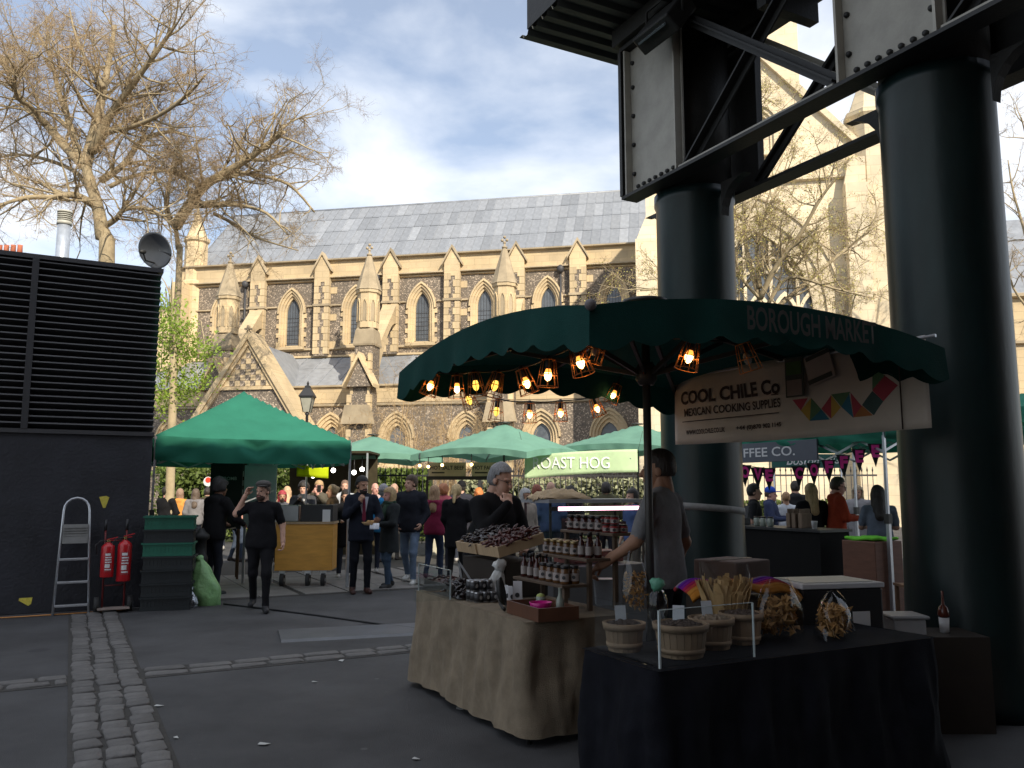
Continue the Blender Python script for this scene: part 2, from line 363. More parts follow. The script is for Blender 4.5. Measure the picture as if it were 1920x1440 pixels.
def girder(ga, face):
    m = MB()
    m.bx(ga - .11, ga + .11, GB0, GB1, 4.92, 4.955); m.bx(ga - .11, ga + .11, GB0, GB1, 6.72, 6.775)
    gb = m.build('girder_flange', iron_k, via)
    m = MB(); m.bx(ga - .12, ga + .12, GB1 - .04, GB1 + .012, 4.96, 6.715); m.build('girder_end', iron_k, gb)
    for cb in (7.16, 4.15, 1.14, -1.9):
        m = MB(); m.bx(ga - .012, ga + .012, cb - .5, min(cb + .45, GB1 - .05), 4.957, 6.718)
        w = m.build('web_panel', cream if face < 0 else iron_k, via, bevel=.004)
        for bb in (cb - .47, min(cb + .42, GB1 - .08)):
            m = MB(); m.bx(ga + face * .016, ga + face * .10, bb - .012, bb + .012, 4.957, 6.71); m.build('stiffener', cream if face < 0 else iron_k, w)
        if face < 0 and cb > 2:
            m = MB(); m.bx(ga - .075, ga - .013, cb - .44, min(cb + .4, GB1 - .1), 4.957, 4.972); m.build('angle_iron', cream, w)
    # open lattice between the panels
    for cb in (7.16, 4.15, 1.14):
        b1, b0 = cb - .52, cb - 3.01 + .47
        m = MB(); m.bar((ga - .03 * face, b1, 5.0), (ga - .03 * face, b0, 6.68), .02, .15, 0, (1, 0, 0)); m.bar((ga - .05 * face, b1, 5.0), (ga - .05 * face, b0, 6.68), .15, .018, 0, (1, 0, 0)); m.build('diagonal_brace', iron_k, via)
        m = MB(); m.bar((ga + .03 * face, b1, 6.68), (ga + .03 * face, b0, 5.0), .02, .17, 0, (1, 0, 0)); m.bar((ga + .06 * face, b1, 6.68), (ga + .06 * face, b0, 5.0), .12, .018, 0, (1, 0, 0)); m.build('diagonal_brace', cream if face > 0 else iron_k, via)
        if face < 0:
            m = MB(); m.bx(ga - .105, ga - .015, b0, b1, 4.957, 4.975); m.build('flange_plate', cream, via)
girder(5.56, -1); girder(6.62, 1)
bolt = MB(); bolt.lathe([(.026, 0), (.026, .012), (.020, .028), (.006, .032)], 8); bolt.move(Matrix.Rotation(R(-90), 4, 'Y')); bolt_me = bolt.mesh('bolt'); bolt_me.materials.append(iron_k)
for cb in (7.16, 4.15):
    e = min(cb + .42, GB1 - .08)
    for z in (5.2, 5.55, 5.9, 6.25, 6.55):
        obj('bolt', bolt_me, via, (5.56 - .012, cb - .40, z)); obj('bolt', bolt_me, via, (5.56 - .012, e - .06, z))
    for k in range(7): obj('bolt', bolt_me, via, (5.56 - .012, cb - .34 + k * .105, 5.03))
# cross beams between the girders
for bb in (7.5, 5.65, 2.6, -.4):
    m = MB(); m.bx(5.73, 6.45, bb - .06, bb + .06, 6.3, 6.7); m.build('cross_beam', iron_k, via)
# gusset curve under the flange at the near column
for cb in (4.15, 7.16):
    for sgn in (1, -1):
        m = MB(); pr = [(0, 0)] + [(.36 * (1 - math.sin(t * math.pi / 12)), -.36 * (1 - math.cos(t * math.pi / 12))) for t in range(7)]
        m.prism([(x, z) for x, z in pr], -.05, .05); m.build('bracket', iron_k, via, (CA, cb + sgn * .50, 4.9), R(90) * sgn)
# deck with ribbed soffit
m = MB(); DA0, DA1, DB0, DB1 = 4.52, 6.9, -6.5, 8.25
prof = []; b = DB0
while b < DB1 - .01:
    prof += [(b, 6.99), (b + .09, 6.99), (b + .12, 7.05), (b + .20, 7.05)]; b += .23
vs_ = [(DA0, y, z) for y, z in prof] + [(DA1, y, z) for y, z in prof]; n_ = len(prof)
m.add(vs_, [(i, i + 1, n_ + i + 1, n_ + i) for i in range(n_ - 1)])
m.build('deck_soffit', mat('grey_decking', (.06, .065, .062), .6, .2, 3), via)
m = MB(); m.bx(DA0 + .01, DA1, DB0, DB1 - .01, 7.07, 7.5); m.bx(DA1 + .002, 16.5, DB0, 3.0, 7.02, 7.5); m.bx(5.3, 16.4, DB0, 2.9, 7.502, 8.6); m.build('deck', iron_k, via)
m = MB(); m.bx(5.38, 5.74, DB0, 7.7, 6.78, 6.985); m.bx(6.44, 6.8, DB0, 7.7, 6.78, 6.985); m.build('deck_bearer', iron_k, via)
m = MB()
for k in range(3): m.bx(7.9 + k * 2.4, 8.2 + k * 2.4, DB0, 2.9, 6.3, 7.018)
m.build('deck_joist', iron_k, via)
# white tape tied round the far column
m = MB(); m.sheet(lambda u, v: (CA + .442 * math.cos(u * 2 * math.pi), 7.16 + .442 * math.sin(u * 2 * math.pi), 1.36 + .07 * v - .04 * math.cos(u * 2 * math.pi)), 40, 1)
tp = m.build('tape_band', mat('pale_tape', (.2, .2, .19), .7, .2, 20), None, (0, 0, 0), GA, solid=.003); tag(tp, 'white tape tied round the green iron column', 'tape')
# floodlight under the girder
fl_ = thing('floodlight', 'boxy black floodlight bolted to the cream girder panel', 'floodlight', G(5.30, 6.62, 6.5), GA)
m = MB(); m.bx(-.11, .11, -.3, .3, -.2, .2); m.build('housing', iron_k, fl_, bevel=.02, rot=(0, R(38), 0))
m = MB(); m.bx(-.02, 0, -.22, .22, -.13, .13); m.build('lens', mat('lamp_glass', (.16, .19, .2), .1, 0, spec=.8), fl_, (-.088, 0, -.068), rot=(0, R(38), 0))
m = MB(); m.tube([(0, -.3, 0), (0, -.3, .3), (0, .3, .3), (0, .3, 0)], .018, 6); m.bx(-.02, .25, -.02, .02, .28, .32); m.build('bracket', iron_k, fl_)

# ================================================================== unseen blocks added behind the camera, heights set to shade the lane
brick = block_mat('dark_brick', (.22, .14, .10), .45, .15)
for nm, lab, a0, a1, b0, b1, h in (('lane_shade_block', 'tall brick station block behind the lane', -7, 1.15, -14, -3.2, 15.9), ('stall_shade_block', 'long brick market hall behind the stall', 1.15, 15, -14, -3.2, 13.55)):
    t = thing(nm, lab, 'building', G(0, 0), GA)
    m = MB(); m.bx(a0, a1, b0, b1, 0, h - .4); m.build('wall', brick, t)
    m = MB(); m.bx(a0, a1 - .002, b0, b1 + .2, h - .4, h); m.build('cornice', mat('shade_block_stone', (.4, .36, .3)), t)
    for k in range(7):
        x = a0 + 1.5 + k * (a1 - a0 - 3) / 6
        m = MB(); m.bx(x - .7, x + .7, b1 - .05, b1 + .03, 1, 3.4); m.build('window', mat('shade_block_glass', (.05, .06, .07), .15, 0), t)
# ================================================================== LOUVRED PLANT BUILDING on the left
LB = Vector((-5.07, 11.8, 0)); LA = math.atan2(.95, 1.73)
lou = thing('louvred_building', 'black flat topped building with rows of metal louvres above a navy wall', 'building', LB, LA)
navy = mat('navy_render', (.022, .023, .030), .6, .4, 1.6, bump=.4, bscale=22, detail=11)
black_m = mat('black_louvre', (.060, .060, .064), .38, .12, 4, spec=.5)
m = MB(); m.bx(-9, 0, 0, 7.5, 0, 2.37); m.build('wall', navy, lou, bevel=.01)
m = MB(); m.bx(-9, -.02, .22, 7.4, 2.37, 4.70); m.build('core', black_m, lou)
m = MB(); m.bx(-9.02, .02, -.06, 7.5, 4.70, 4.76); m.build('roof_edge', black_m, lou)
m = MB(); m.bx(-9.0, .01, -.05, .2, 2.345, 2.40); m.build('ledge', black_m, lou)
sl = MB(); sl.add([(-9, .0, 0), (.0, .0, 0), (.0, -.075, -.014), (-9, -.075, -.014), (-9, -.08, -.03), (0, -.08, -.03), (0, .10, -.085), (-9, .10, -.085)], [(0, 1, 2, 3)[::-1], (3, 2, 5, 4)[::-1], (4, 5, 6, 7)[::-1], (1, 6, 5, 2), (0, 3, 4, 7)])
sl_me = sl.mesh('louvre_slat'); sl_me.materials.append(black_m)
for k in range(25): obj('louvre_slat', sl_me, lou, (0, .04, 2.50 + k * .0912))
for x in (-1.58, -3.2, -4.9, -6.6, -8.3):
    m = MB(); m.bx(x - .04, x + .04, -.06, .1, 2.4, 4.70); m.build('mullion', mat('grey_mullion', (.03, .03, .033), .5, 0), lou)
lab = [('torn yellow sticker above the fire extinguishers', -.57, 1.44, 0, 1.0), ('small yellow scrap stuck low on the navy wall', -1.42, .17, 1.9, .9)]
for l, x, z, ro, sc in lab:
    m = MB(); m.prism([(-.065 * sc, .06), (-.01, -.09 * sc), (.02, -.085 * sc), (.06 * sc, .055), (.02, .075)], -.004, -.0015)
    o = m.build('sticker', mat('yellow_sticker', (.62, .52, .08), .6, .2, 30)); o.matrix_world = Matrix.Translation(LB) @ Matrix.Rotation(LA, 4, 'Z') @ Matrix.Translation((x, 0, z)) @ Matrix.Rotation(ro, 4, 'Y'); tag(o, l, 'sticker')
# flue and satellite dish on its roof
fl2 = at(117, 470, 13.2); FH = at(117, 420, 13.2).z - 4.6
t = thing('flue', 'pale metal flue pipe with slotted cap above the louvres', 'flue', (fl2.x, fl2.y, 4.6))
steel = mat('galvanised', (.42, .46, .52), .4, .15, 12, metal=.5)
m = MB(); m.lathe([(.10, 0), (.10, FH)], 20); m.build('pipe', steel, t)
FZ = FH - .72; c = MB(); c.lathe([(.112, .70), (.112, .76)], 20); c.lathe([(.05, .76), (.05, .9)], 12); c.lathe([(.115, .90), (.115, .93), (.02, .96)], 20)
for k in range(4): c.lathe([(.11, .775 + k * .032), (.11, .789 + k * .032)], 20)
c.build('cap', mat('cap_steel', (.45, .44, .38), .5, .1), t, (0, 0, FZ))
ds = at(297, 470, 12.3)
t = thing('satellite_dish', 'oval dark grey satellite dish on the louvred building corner', 'satellite dish', (ds.x, ds.y, 4.72))
zc = ds.z - 4.72
m = MB()
def dish(u, v):
    r_ = v; w = u * 2 * math.pi; return Vector((r_ * .34 * math.cos(w), -.03 + .09 * r_ * r_ * -1 + .05, r_ * .265 * math.sin(w)))
m.sheet(dish, 36, 8); d_ = m.build('reflector', mat('dish_grey', (.035, .038, .043), .35, .15, 5), t, (0, 0, zc), solid=.012, rot=(R(12), R(22), R(-20)))
m = MB(); m.tube([(0, .06, -.05), (0, .1, -zc * .6), (-.1, .05, -zc)], .025, 8); m.build('mast', iron_k, t, (0, 0, zc))
m = MB(); m.tube([(.0, 0, -.2), (.02, -.22, -.16), (.03, -.3, -.05)], .012, 6); m.ball((.03, -.31, -.03), (.035, .06, .035), 10, 6); m.build('receiver_arm', iron_k, t, (0, 0, zc), rot=(R(12), R(22), R(-20)))
# ================================================================== CATHEDRAL  (local x along the nave, y into the building, z up)
stone = block_mat('honey_stone', (.57, .45, .285)); stone_p = block_mat('pale_stone', (.66, .565, .41), 1.1, .45)
stone_d = mat('weathered_stone', (.38, .31, .21), .9, .25, 1.2, bump=.2, bscale=20)
flint = flint_mat(); lead = mat('roof_lead', (.235, .25, .275), .5, .2, .9, bump=.12, bscale=14, aniso=(2.5, 2.5, .5), metal=.15)
wglass = mat('leaded_glass', (.10, .115, .135), .22, .25, 2.5, spec=.6)
leadbar = mat('lead_came', (.05, .05, .055), .6, 0)
cath = thing('cathedral', 'flint and honey stone cathedral with pinnacles, lancet windows and a lead roof', 'cathedral', (0, 48, 0), R(-10.8))
def arc(w, zs, za, n=9):
    h = za - zs; c = (h * h - w * w) / (2 * w); Rr = w + c; e = math.acos(max(-1, min(1, c / Rr)))
    L = [(c - Rr * math.cos(e * i / n), zs + Rr * math.sin(e * i / n)) for i in range(n + 1)]
    return L + [(-x, z) for x, z in L[-2::-1]]
def outl(w, z0, zs, za, n=9): return [(-w, z0)] + arc(w, zs, za, n) + [(w, z0)]
def holed_wall(s0, s1, z0, z1, y, ops):
    m = MB(); x = s0
    q = lambda a, b, c, d: m.add([(a, y, c), (b, y, c), (b, y, d), (a, y, d)], [(0, 1, 2, 3)])
    for (sc, w, zb, zs, za) in sorted(ops):
        if sc - w > x: q(x, sc - w, z0, z1)
        if zb > z0: q(sc - w, sc + w, z0, zb)
        A = [(sc + a, b) for a, b in arc(w, zs, za)]
        for (xa, za_), (xb, zb_) in zip(A[:-1], A[1:]):
            m.add([(xa, y, za_), (xb, y, zb_), (xb, y, z1), (xa, y, z1)], [(0, 1, 2, 3)])
        x = sc + w
    if x < s1: q(x, s1, z0, z1)
    return m
def shift(ol, s): return [(x + s, z) for x, z in ol]
def lancet(sc, y, w, zb, zs, za, parent, gw=None, bars=True, proud=.10, deep=.42, tooth=True, st=None, light_mul=0, hood=True):
    """pointed window: stepped stone surround, glass pane, lead grid, sill"""
    st = st or stone
    win = MB(); o1 = outl(w, zb, zs, za); gw = gw or w * .52; k = gw / w
    o2 = outl(w * .82, zb, zs, za - (w * .18) * 1.25); o3 = outl(w * .66, zb, zs, za - w * .34 * 1.3); o4 = outl(gw, zb + .12, zs, za - (w - gw) * 1.35)
    win.ring(o1, o2, -proud, deep); win.ring(o2, o3, -proud + .10, deep); win.ring(o3, o4, -proud + .22, deep)
    if tooth:
        z = zb
        i = 0
        while z < zs - .1:
            if i % 2 == 0:
                for sg in (-1, 1): win.bx(min(sg * w, sg * (w + .16)), max(sg * w, sg * (w + .16)), -proud + .02, .05, z, z + .27)
            z += .29; i += 1
    o = win.build('window', st, parent, (sc, y, 0))
    if hood:
        h = MB(); h.ring(outl(w + .09, zs, zs, za + .12), outl(w - .005, zs, zs, za - .01), -proud - .09, .02); h.build('hood_mould', st, o)
    p = MB(); p.prism(outl(gw + .04, zb, zs, za - (w - gw) * 1.3), .27, .29); p.build('pane', wglass, o)
    if bars:
        g_ = MB(); n = max(3, int(gw * 2 / .17))
        for i in range(1, n):
            x = -gw + 2 * gw * i / n; g_.bx(x - .008, x + .008, .25, .266, zb + .1, zs + (za - zs) * .75 * math.sqrt(max(.05, 1 - (x / gw) ** 2)))
        z = zb + .25
        while z < zs: g_.bx(-gw, gw, .25, .264, z - .008, z + .008); z += .26
        g_.build('lead_grid', leadbar, o)
    if light_mul:
        g_ = MB()
        for i in range(1, light_mul):
            x = -gw + 2 * gw * i / light_mul; g_.bx(x - .07, x + .07, .08, .26, zb, zs + (za - zs) * .62)
        cw = 2 * gw / light_mul
        for i in range(light_mul):
            x = -gw + cw * (i + .5); g_.ring(shift(outl(cw * .5, zs - .1, zs - .1, zs + cw * .9, 5), x), shift(outl(cw * .38, zs - .1, zs - .1, zs + cw * .7, 5), x), .08, .26)
        for i in range(light_mul - 1):
            x = -gw + cw * (i + 1); zc_ = zs + (za - zs) * .42
            P = [(x + cw * .38 * math.cos(t * math.pi / 8), zc_ + cw * .38 * math.sin(t * math.pi / 8)) for t in range(17)]; Q = [(x + (a - x) * .72, zc_ + (b - zc_) * .72) for a, b in P]
            g_.ring(P, Q, .08, .26)
        g_.build('tracery', st, o)
    sl_ = MB(); sl_.add([(-w - .1, -proud - .14, zb - .22), (w + .1, -proud - .14, zb - .22), (w + .1, -proud - .14, zb - .06), (-w - .1, -proud - .14, zb - .06), (-w, .25, zb + .1), (w, .25, zb + .1), (-w - .1, .02, zb - .22), (w + .1, .02, zb - .22)],
        [(0, 1, 2, 3), (3, 2, 5, 4), (0, 3, 4, 6), (1, 7, 5, 2), (0, 6, 7, 1)]); sl_.build('sill', st, o)
    return o
BUT = [-15.96, -11.73, -7.35, -3.54, .33, 3.93]
WIN = [-13.8, -9.62, -5.5, -1.67, 2.13, 5.93, -18.3]
S0, S1 = -21.6, 8.0
m = holed_wall(S0, S1, 2, 14.45, 0, [(s, .82 * .98, 10.3, 12.35, 13.86) for s in WIN])
m.build('nave_wall', flint, cath)
m = MB(); m.bx(S0, S1, .7, 1.1, 0, 15.6); m.build('inner_wall', stone_d, cath)
for s in WIN: lancet(s, 0, .82, 10.3, 12.35, 13.86, cath, gw=.43)
def course(z, h, out, y=0, s0=S0, s1=S1, name='string_course', ms=None, parent=None):
    pass
    m2 = MB(); pr = [(0, 0), (-out, h * .25), (-out, h * .7), (0, h)]
    v = [(s0, y + a, z + b) for a, b in pr] + [(s1, y + a, z + b) for a, b in pr]
    m2.add(v, [(0, 1, 5, 4), (1, 2, 6, 5), (2, 3, 7, 6), (0, 3, 2, 1), (4, 5, 6, 7)]); return m2.build(name, ms or stone, parent or cath)
seg = [S0] + [q for s in sorted(WIN) for q in (s - .98, s + .98)] + [S1]
for i in range(0, len(seg), 2): course(12.70, .14, .12, 0, seg[i], seg[i + 1], ms=stone_d)
course(10.0, .16, .14, ms=stone_d); course(9.50, .2, .2); course(14.28, .14, .12); course(14.42, .16, .3, ms=stone_d)
m = MB(); m.bx(S0, S1, -.12, .75, 14.58, 15.5); m.build('parapet', stone, cath)
course(15.5, .18, .26, -.1, ms=stone_d)
# buttresses with toothed quoins
qA = MB(); qA.bx(-.145, .145, -.02, .3, 0, .40); qa = qA.mesh('quoin'); qa.materials.append(stone)
qB = MB(); qB.bx(-.205, .205, -.02, .3, 0, .40); qb = qB.mesh('quoin'); qb.materials.append(stone)
qC = MB(); qC.bx(-.2, .2, -.035, .0, 0, .40); qc = qC.mesh('quoin'); qc.materials.append(stone)
for j, s in enumerate(BUT):
    m = MB(); m.bx(s - .44, s + .44, -.40, -.002, 9.6, 14.9); bt = m.build('buttress', flint, cath)
    z = 9.72; i = 0
    while z < 14.2:
        for sg in (-1, 1):
            w = (i + j + (sg > 0)) % 2
            o = obj('quoin', (qa, qb)[w], bt, (s + sg * (.475 - (.145, .205)[w] + .002), -.42, z))
            if w and i % 4 == 1: obj('quoin', qc, bt, (s + sg * .64, -.0, z))
        z += .42; i += 1
    m = MB(); m.bx(s - .475, s + .475, -.43, -.002, 14.16, 14.95); m.prism([(s - .475, 14.95), (s + .475, 14.95), (s, 15.86)], -.43, -.02); m.build('buttress_head', stone, bt)
    m = MB()
    for sg in (-1, 1): m.bar((s + sg * .60, -.25, 14.80), (s, -.25, 15.90), .50, .13, 0, (0, 1, 0)) if 0 else m.prism([(s + sg * .62, 14.82), (s + sg * .62, 14.98), (s, 16.06), (s, 15.86)][::(-1 if sg > 0 else 1)][::-1], -.52, 0)
    m.build('gablet_coping', stone_d, bt)
    m = MB(); m.bx(s - .53, s + .53, -.5, -.003, 12.66, 12.80); m.build('offset_band', stone_d, bt)
# lead roof, sheet by sheet
RY0, RZ0, RY1, RZ1 = .6, 15.6, 6.0, 20.95
rf = MB(); rf.add([(S0 + .3, RY0, RZ0), (S1 + 6, RY0, RZ0), (S1 + 6, RY1, RZ1), (S0 + .3, RY1, RZ1), (S0 + .3, RY1 * 2 - RY0, RZ0), (S1 + 6, RY1 * 2 - RY0, RZ0)], [(0, 1, 2, 3), (3, 2, 5, 4), (0, 3, 4), (1, 5, 2)])
roof = rf.build('roof', lead, cath)
lead2 = mat('roof_lead_pale', (.275, .29, .315), .5, .2, .9, bump=.12, bscale=14, aniso=(2.5, 2.5, .5), metal=.15)
sx = Vector((0, RY1 - RY0, RZ1 - RZ0)); sl_len = sx.length; sx.normalize(); ang = math.atan2(RZ1 - RZ0, RY1 - RY0)
PW = .56; rows = [(.05, .30), (.305, .55), (.555, .785), (.79, .995)]
pm = {}
for i, (a, b) in enumerate(rows):
    for v_, ml in enumerate((lead, lead2)):
        m = MB(); L = (b - a) * sl_len; m.bx(.012, PW - .012, 0, L, -.02, .028); m.bx(-.02, .02, 0, L, -.02, .055); me = m.mesh('lead_sheet'); me.materials.append(ml); pm[i, v_] = me
n_ = int((S1 + 1.0 - S0 - .4) / PW)
for c_ in range(n_):
    for i, (a, b) in enumerate(rows):
        if n_ * 4 > 300 and c_ < (n_ * 4 - 300) // 4 + 1 and 0: continue
        o = obj('lead_sheet', pm[i, int(rng.random() < .45)], roof, Vector((S0 + .4 + c_ * PW, RY0, RZ0)) + sx * (a * sl_len) + Vector((0, -.03 - .006 * rng.random(), .03)))
        o.rotation_euler = (ang + rng.uniform(-.006, .006), rng.uniform(-.006, .006), 0)
m = MB(); m.tube([(S0, RY1, RZ1 + .03), (S1 + 5, RY1, RZ1 + .03)], .12, 8); m.build('ridge_roll', lead, roof)
# west end: turret and stepped buttress
m = MB(); m.lathe([(.75, 0), (.75, 14.4), (.85, 14.5), (.85, 14.7), (.72, 14.8), (.70, 17.3), (.82, 17.4), (.82, 17.6), (.66, 17.7), (.08, 19.4), (.12, 19.5), (.03, 19.7)], 8, sm=False)
m.build('west_turret', stone, cath, (-20.75, .4, 0))
m = MB(); m.prism([(-22.6, 0), (-20.6, 0), (-20.6, 14.4), (-21.2, 14.4), (-21.3, 13.0), (-22.0, 12.0), (-22.05, 9), (-22.6, 8.2)], -1.3, .3); m.build('west_buttress', stone, cath)
m = MB(); m.prism([(-22.6, 0), (-21.5, 0), (-21.5, 11.5), (-22.6, 10)], .31, 10); m.build('west_wall', stone_d, cath)
# ---------------- aisle
AY = -4.5; AW = [-9.12, -5.4, -1.57, 2.41, 5.9]
m = holed_wall(S0 - .4, 7.6, 0, 6.2, AY, [(s, .9, 2.9, 4.3, 5.62) for s in AW + [-18.6]]); m.build('aisle_wall', flint, cath)
for s in AW + [-18.6]: lancet(s, AY, .92, 2.9, 4.3, 5.65, cath, gw=.46, tooth=False, bars=False)
m = MB(); m.bx(S0 - .4, 7.6, AY + .5, AY + .8, 0, 6.3); m.build('inner_wall', stone_d, cath)
course(6.05, .2, .12, AY, S0 - .4, 7.6, ms=stone_d); m = MB(); m.bx(S0 - .4, 7.6, AY - .06, AY + .45, 6.26, 7.1); m.build('aisle_parapet', stone, cath); course(7.1, .16, .16, AY - .04, S0 - .4, 7.6, ms=stone_d)
m = MB(); m.add([(S0 - .4, AY + .45, 7.12), (7.6, AY + .45, 7.12), (7.6, -.05, 9.5), (S0 - .4, -.05, 9.5)], [(0, 1, 2, 3)]); ar = m.build('aisle_roof', lead, cath)
m = MB(); al = Vector((0, -.05 - AY - .45, 9.5 - 7.12)).length; m.bx(.015, 1.085, .05, al * .62, 0, .03); m.bx(.015, 1.085, al * .63, al * .98, 0, .025); m.bx(-.03, .03, .05, al * .98, 0, .06); me = m.mesh('lead_sheet')
me.materials.append(lead2)
for i in range(26):
    o = obj('lead_sheet', me, ar, (S0 + i * 1.12, AY + .45, 7.14)); o.rotation_euler = (math.atan2(9.5 - 7.12, -.05 - AY - .45), 0, 0)
# pinnacled piers with flying buttresses
def pier(s, j):
    pr = MB(); pr.bx(s - .62, s + .62, AY - 1.15, AY + .3, 0, 6.6); pr.prism([(s - .62, 6.6), (s + .62, 6.6), (s + .5, 7.4), (s - .5, 7.4)], AY - .95, AY + .3)
    o = pr.build('pier', flint, cath, bevel=.02)
    m = MB(); z = .3; i = 0
    while z < 8.6:
        w = .16 + .1 * (i % 2)
        for sg in (-1, 1):
            x0, x1 = sorted((s + sg * (.66 if z < 6.4 else .56), s + sg * ((.66 if z < 6.4 else .56) - w))); y = AY - 1.19 if z < 6.4 else AY - .99
            k = MB(); k.bx(x0, x1, y, y + .3, z, z + .42); k.build('quoin', stone, o)
        z += .45; i += 1
    # gablet on the face
    k = MB(); k.prism([(s - .66, 7.0), (s + .66, 7.0), (s, 8.5)], AY - 1.22, AY - .4); k.build('gablet', flint, o)
    k = MB()
    for sg in (-1, 1):
        q = [(s + sg * .86, 6.95), (s + sg * .86, 7.12), (s, 8.85), (s, 8.55)]; k.prism(q if sg < 0 else q[::-1], AY - 1.36, AY - .4)
    k.build('gablet_coping', stone, o)
    k = MB(); k.prism([(s - .86, 5.0), (s + .86, 5.0), (s + .64, 6.0), (s - .64, 6.0)], AY - 1.5, AY - 1.0); k.build('weathering', stone_d, o)
    # shaft, bell stage, spire
    k = MB(); k.bx(s - .52, s + .52, AY - .55, AY + .49, 7.3, 9.3); k.build('shaft', flint, o)
    k = MB(); k.lathe([(.83, 9.3), (.86, 9.4), (.72, 10.15), (.62, 10.3)], 4, (s, AY - .03, 0), sm=False); k.build('shaft_collar', stone_d, o)
    k = MB(); k.lathe([(.60, 10.3), (.60, 12.2), (.68, 12.25), (.70, 12.42)], 8, (s, AY - .03, 0), sm=False)
    st_ = k.build('bell_stage', stone, o)
    for w in range(8):
        a_ = w * math.pi / 4; kk = MB(); kk.ring(outl(.17, 10.65, 11.55, 11.95, 5), outl(.115, 10.65, 11.5, 11.83, 5), -.03, .03); kk.prism(outl(.115, 10.65, 11.5, 11.83, 5), .012, .02, 1)
        e_ = kk.build('niche', [stone, stone_d], st_, (s + .572 * math.sin(a_), AY - .03 - .572 * math.cos(a_), 0), a_)
    k = MB(); k.lathe([(.74, 12.42), (.70, 12.5), (.16, 14.3), (.10, 14.42)], 8, (s, AY - .03, 0), sm=False); k.build('spire', stone_d, o)
    k = MB(); k.lathe([(.14, 14.40), (.16, 14.48), (.05, 14.55), (.05, 14.75)], 8, (s, AY - .03, 0))
    for dx, dz in ((.13, 14.85), (-.13, 14.85), (0, 15.02), (0, 14.72)): k.ball((s + dx, AY - .03, dz), .085, 8, 6)
    k.build('finial', stone_d, o)
    # flyer
    bs = min(BUT, key=lambda q: abs(q - s)); c0 = Vector((s, AY + .3, 8.6)); c1 = Vector((bs, -.35, 12.1)); n = 8; k = MB()
    vs_ = []
    for i in range(n + 1):
        t = i / n; top = c0.lerp(c1, t) + Vector((0, 0, .55)); und = c0.lerp(c1, t) - Vector((0, 0, .25 + .9 * (1 - math.sin(t * math.pi / 2)) * 1.0 - .0)); und.z = c0.z - 1.2 + (c1.z - c0.z + .5) * math.sin(t * math.pi / 2)
        for dx in (-.42, .42): vs_ += [top + Vector((dx, 0, 0)), und + Vector((dx, 0, 0))]
    fs = []
    for i in range(n):
        a = i * 4; b = a + 4; fs += [(a, a + 2, b + 2, b), (a, b, b + 1, a + 1), (a + 2, a + 3, b + 3, b + 2), (a + 1, b + 1, b + 3, a + 3)]
    k.add(vs_, fs); k.build('flying_buttress', stone, o)
for j, s in enumerate((-15.5, -7.15, .46)): pier(s, j)
# ---------------- gabled porch with chequerwork
PY = -6.2; pc = -13.2; apex = 9.6; hb = 4.0; ftz = 3.2
hw = lambda z: (apex - z) * .66
m = MB(); m.prism([(pc - hw(0) * .75, 0), (pc + hw(0) * .75, 0), (pc + hw(ftz), ftz), (pc, apex), (pc - hw(ftz), ftz)], PY, PY + 1.2); pch = m.build('porch_gable', flint, cath)
m = MB(); zt = 7.05
m.prism([(pc - hw(zt) + .05, zt), (pc + hw(zt) - .05, zt), (pc, apex - .1)], PY - .03, PY + .1); m.build('gable_face', stone, pch)
TS = .30; t_s = MB(); t_s.bx(-TS / 2 + .01, TS / 2 - .01, -.03, .02, -TS / 2 + .01, TS / 2 - .01); me_f = t_s.mesh('chequer_tile'); me_f.materials.append(flint); me_s = t_s.mesh('chequer_tile'); me_s.materials.append(stone)
for r_ in range(9):
    for c_ in range(-7, 8):
        x, z = c_ * TS, zt + .19 + r_ * TS
        if abs(x) + TS * .5 < hw(z + TS / 2) - .02:
            obj('chequer_tile', me_f if (r_ + c_) % 2 else me_s, pch, (pc + x, PY - .035, z))
m = MB(); m.bx(pc - hw(zt) + .1, pc + hw(zt) - .1, PY - .12, PY, zt - .16, zt + .02); m.build('gable_band', stone, pch)
for sg in (-1, 1):
    m = MB()
    for wd_, pr_, y_ in ((.0, .36, -.30), (.36, .62, -.18)):
        q = [(pc + sg * (hw(ftz) + .34 - wd_), ftz), (pc + sg * (hw(ftz) + .34 - pr_), ftz), (pc, apex + .5 - pr_ * 1.3), (pc, apex + .5 - wd_ * 1.3)]
        m.prism(q if sg > 0 and 0 else (q[::-1] if sg > 0 else q), PY + y_, PY + 1.3)
    m.build('gable_coping', stone, pch)
m = MB(); m.ring(shift(outl(1.35, 2.0, 3.6, 6.6), pc), shift(outl(1.08, 2.0, 3.6, 6.1), pc), PY - .12, PY + .1); m.ring(shift(outl(1.08, 2.0, 3.6, 6.1), pc), shift(outl(.85, 2.0, 3.6, 5.7), pc), PY - .04, PY + .1); m.prism(shift(outl(.85, 2.0, 3.6, 5.7), pc), PY - .01, PY + .05, 1); m.build('doorway', [stone, leadbar], pch)
m = MB(); m.bx(pc - .05, pc + .05, PY - .3, PY - .1, apex + .35, apex + .75); m.bx(pc - .2, pc + .2, PY - .28, PY - .12, apex + .52, apex + .62); m.build('gable_cross', stone_d, pch)
m = MB(); m.add([(pc - hw(7.2), PY + 1.2, 7.2), (pc, PY + 1.2, apex), (pc, -1, apex), (pc - hw(7.2) - .2, -1, 7.2), (pc + hw(7.2), PY + 1.2, 7.2), (pc + hw(7.2) + .2, -1, 7.2)], [(0, 1, 2, 3), (1, 4, 5, 2)]); m.build('porch_roof', lead, pch)
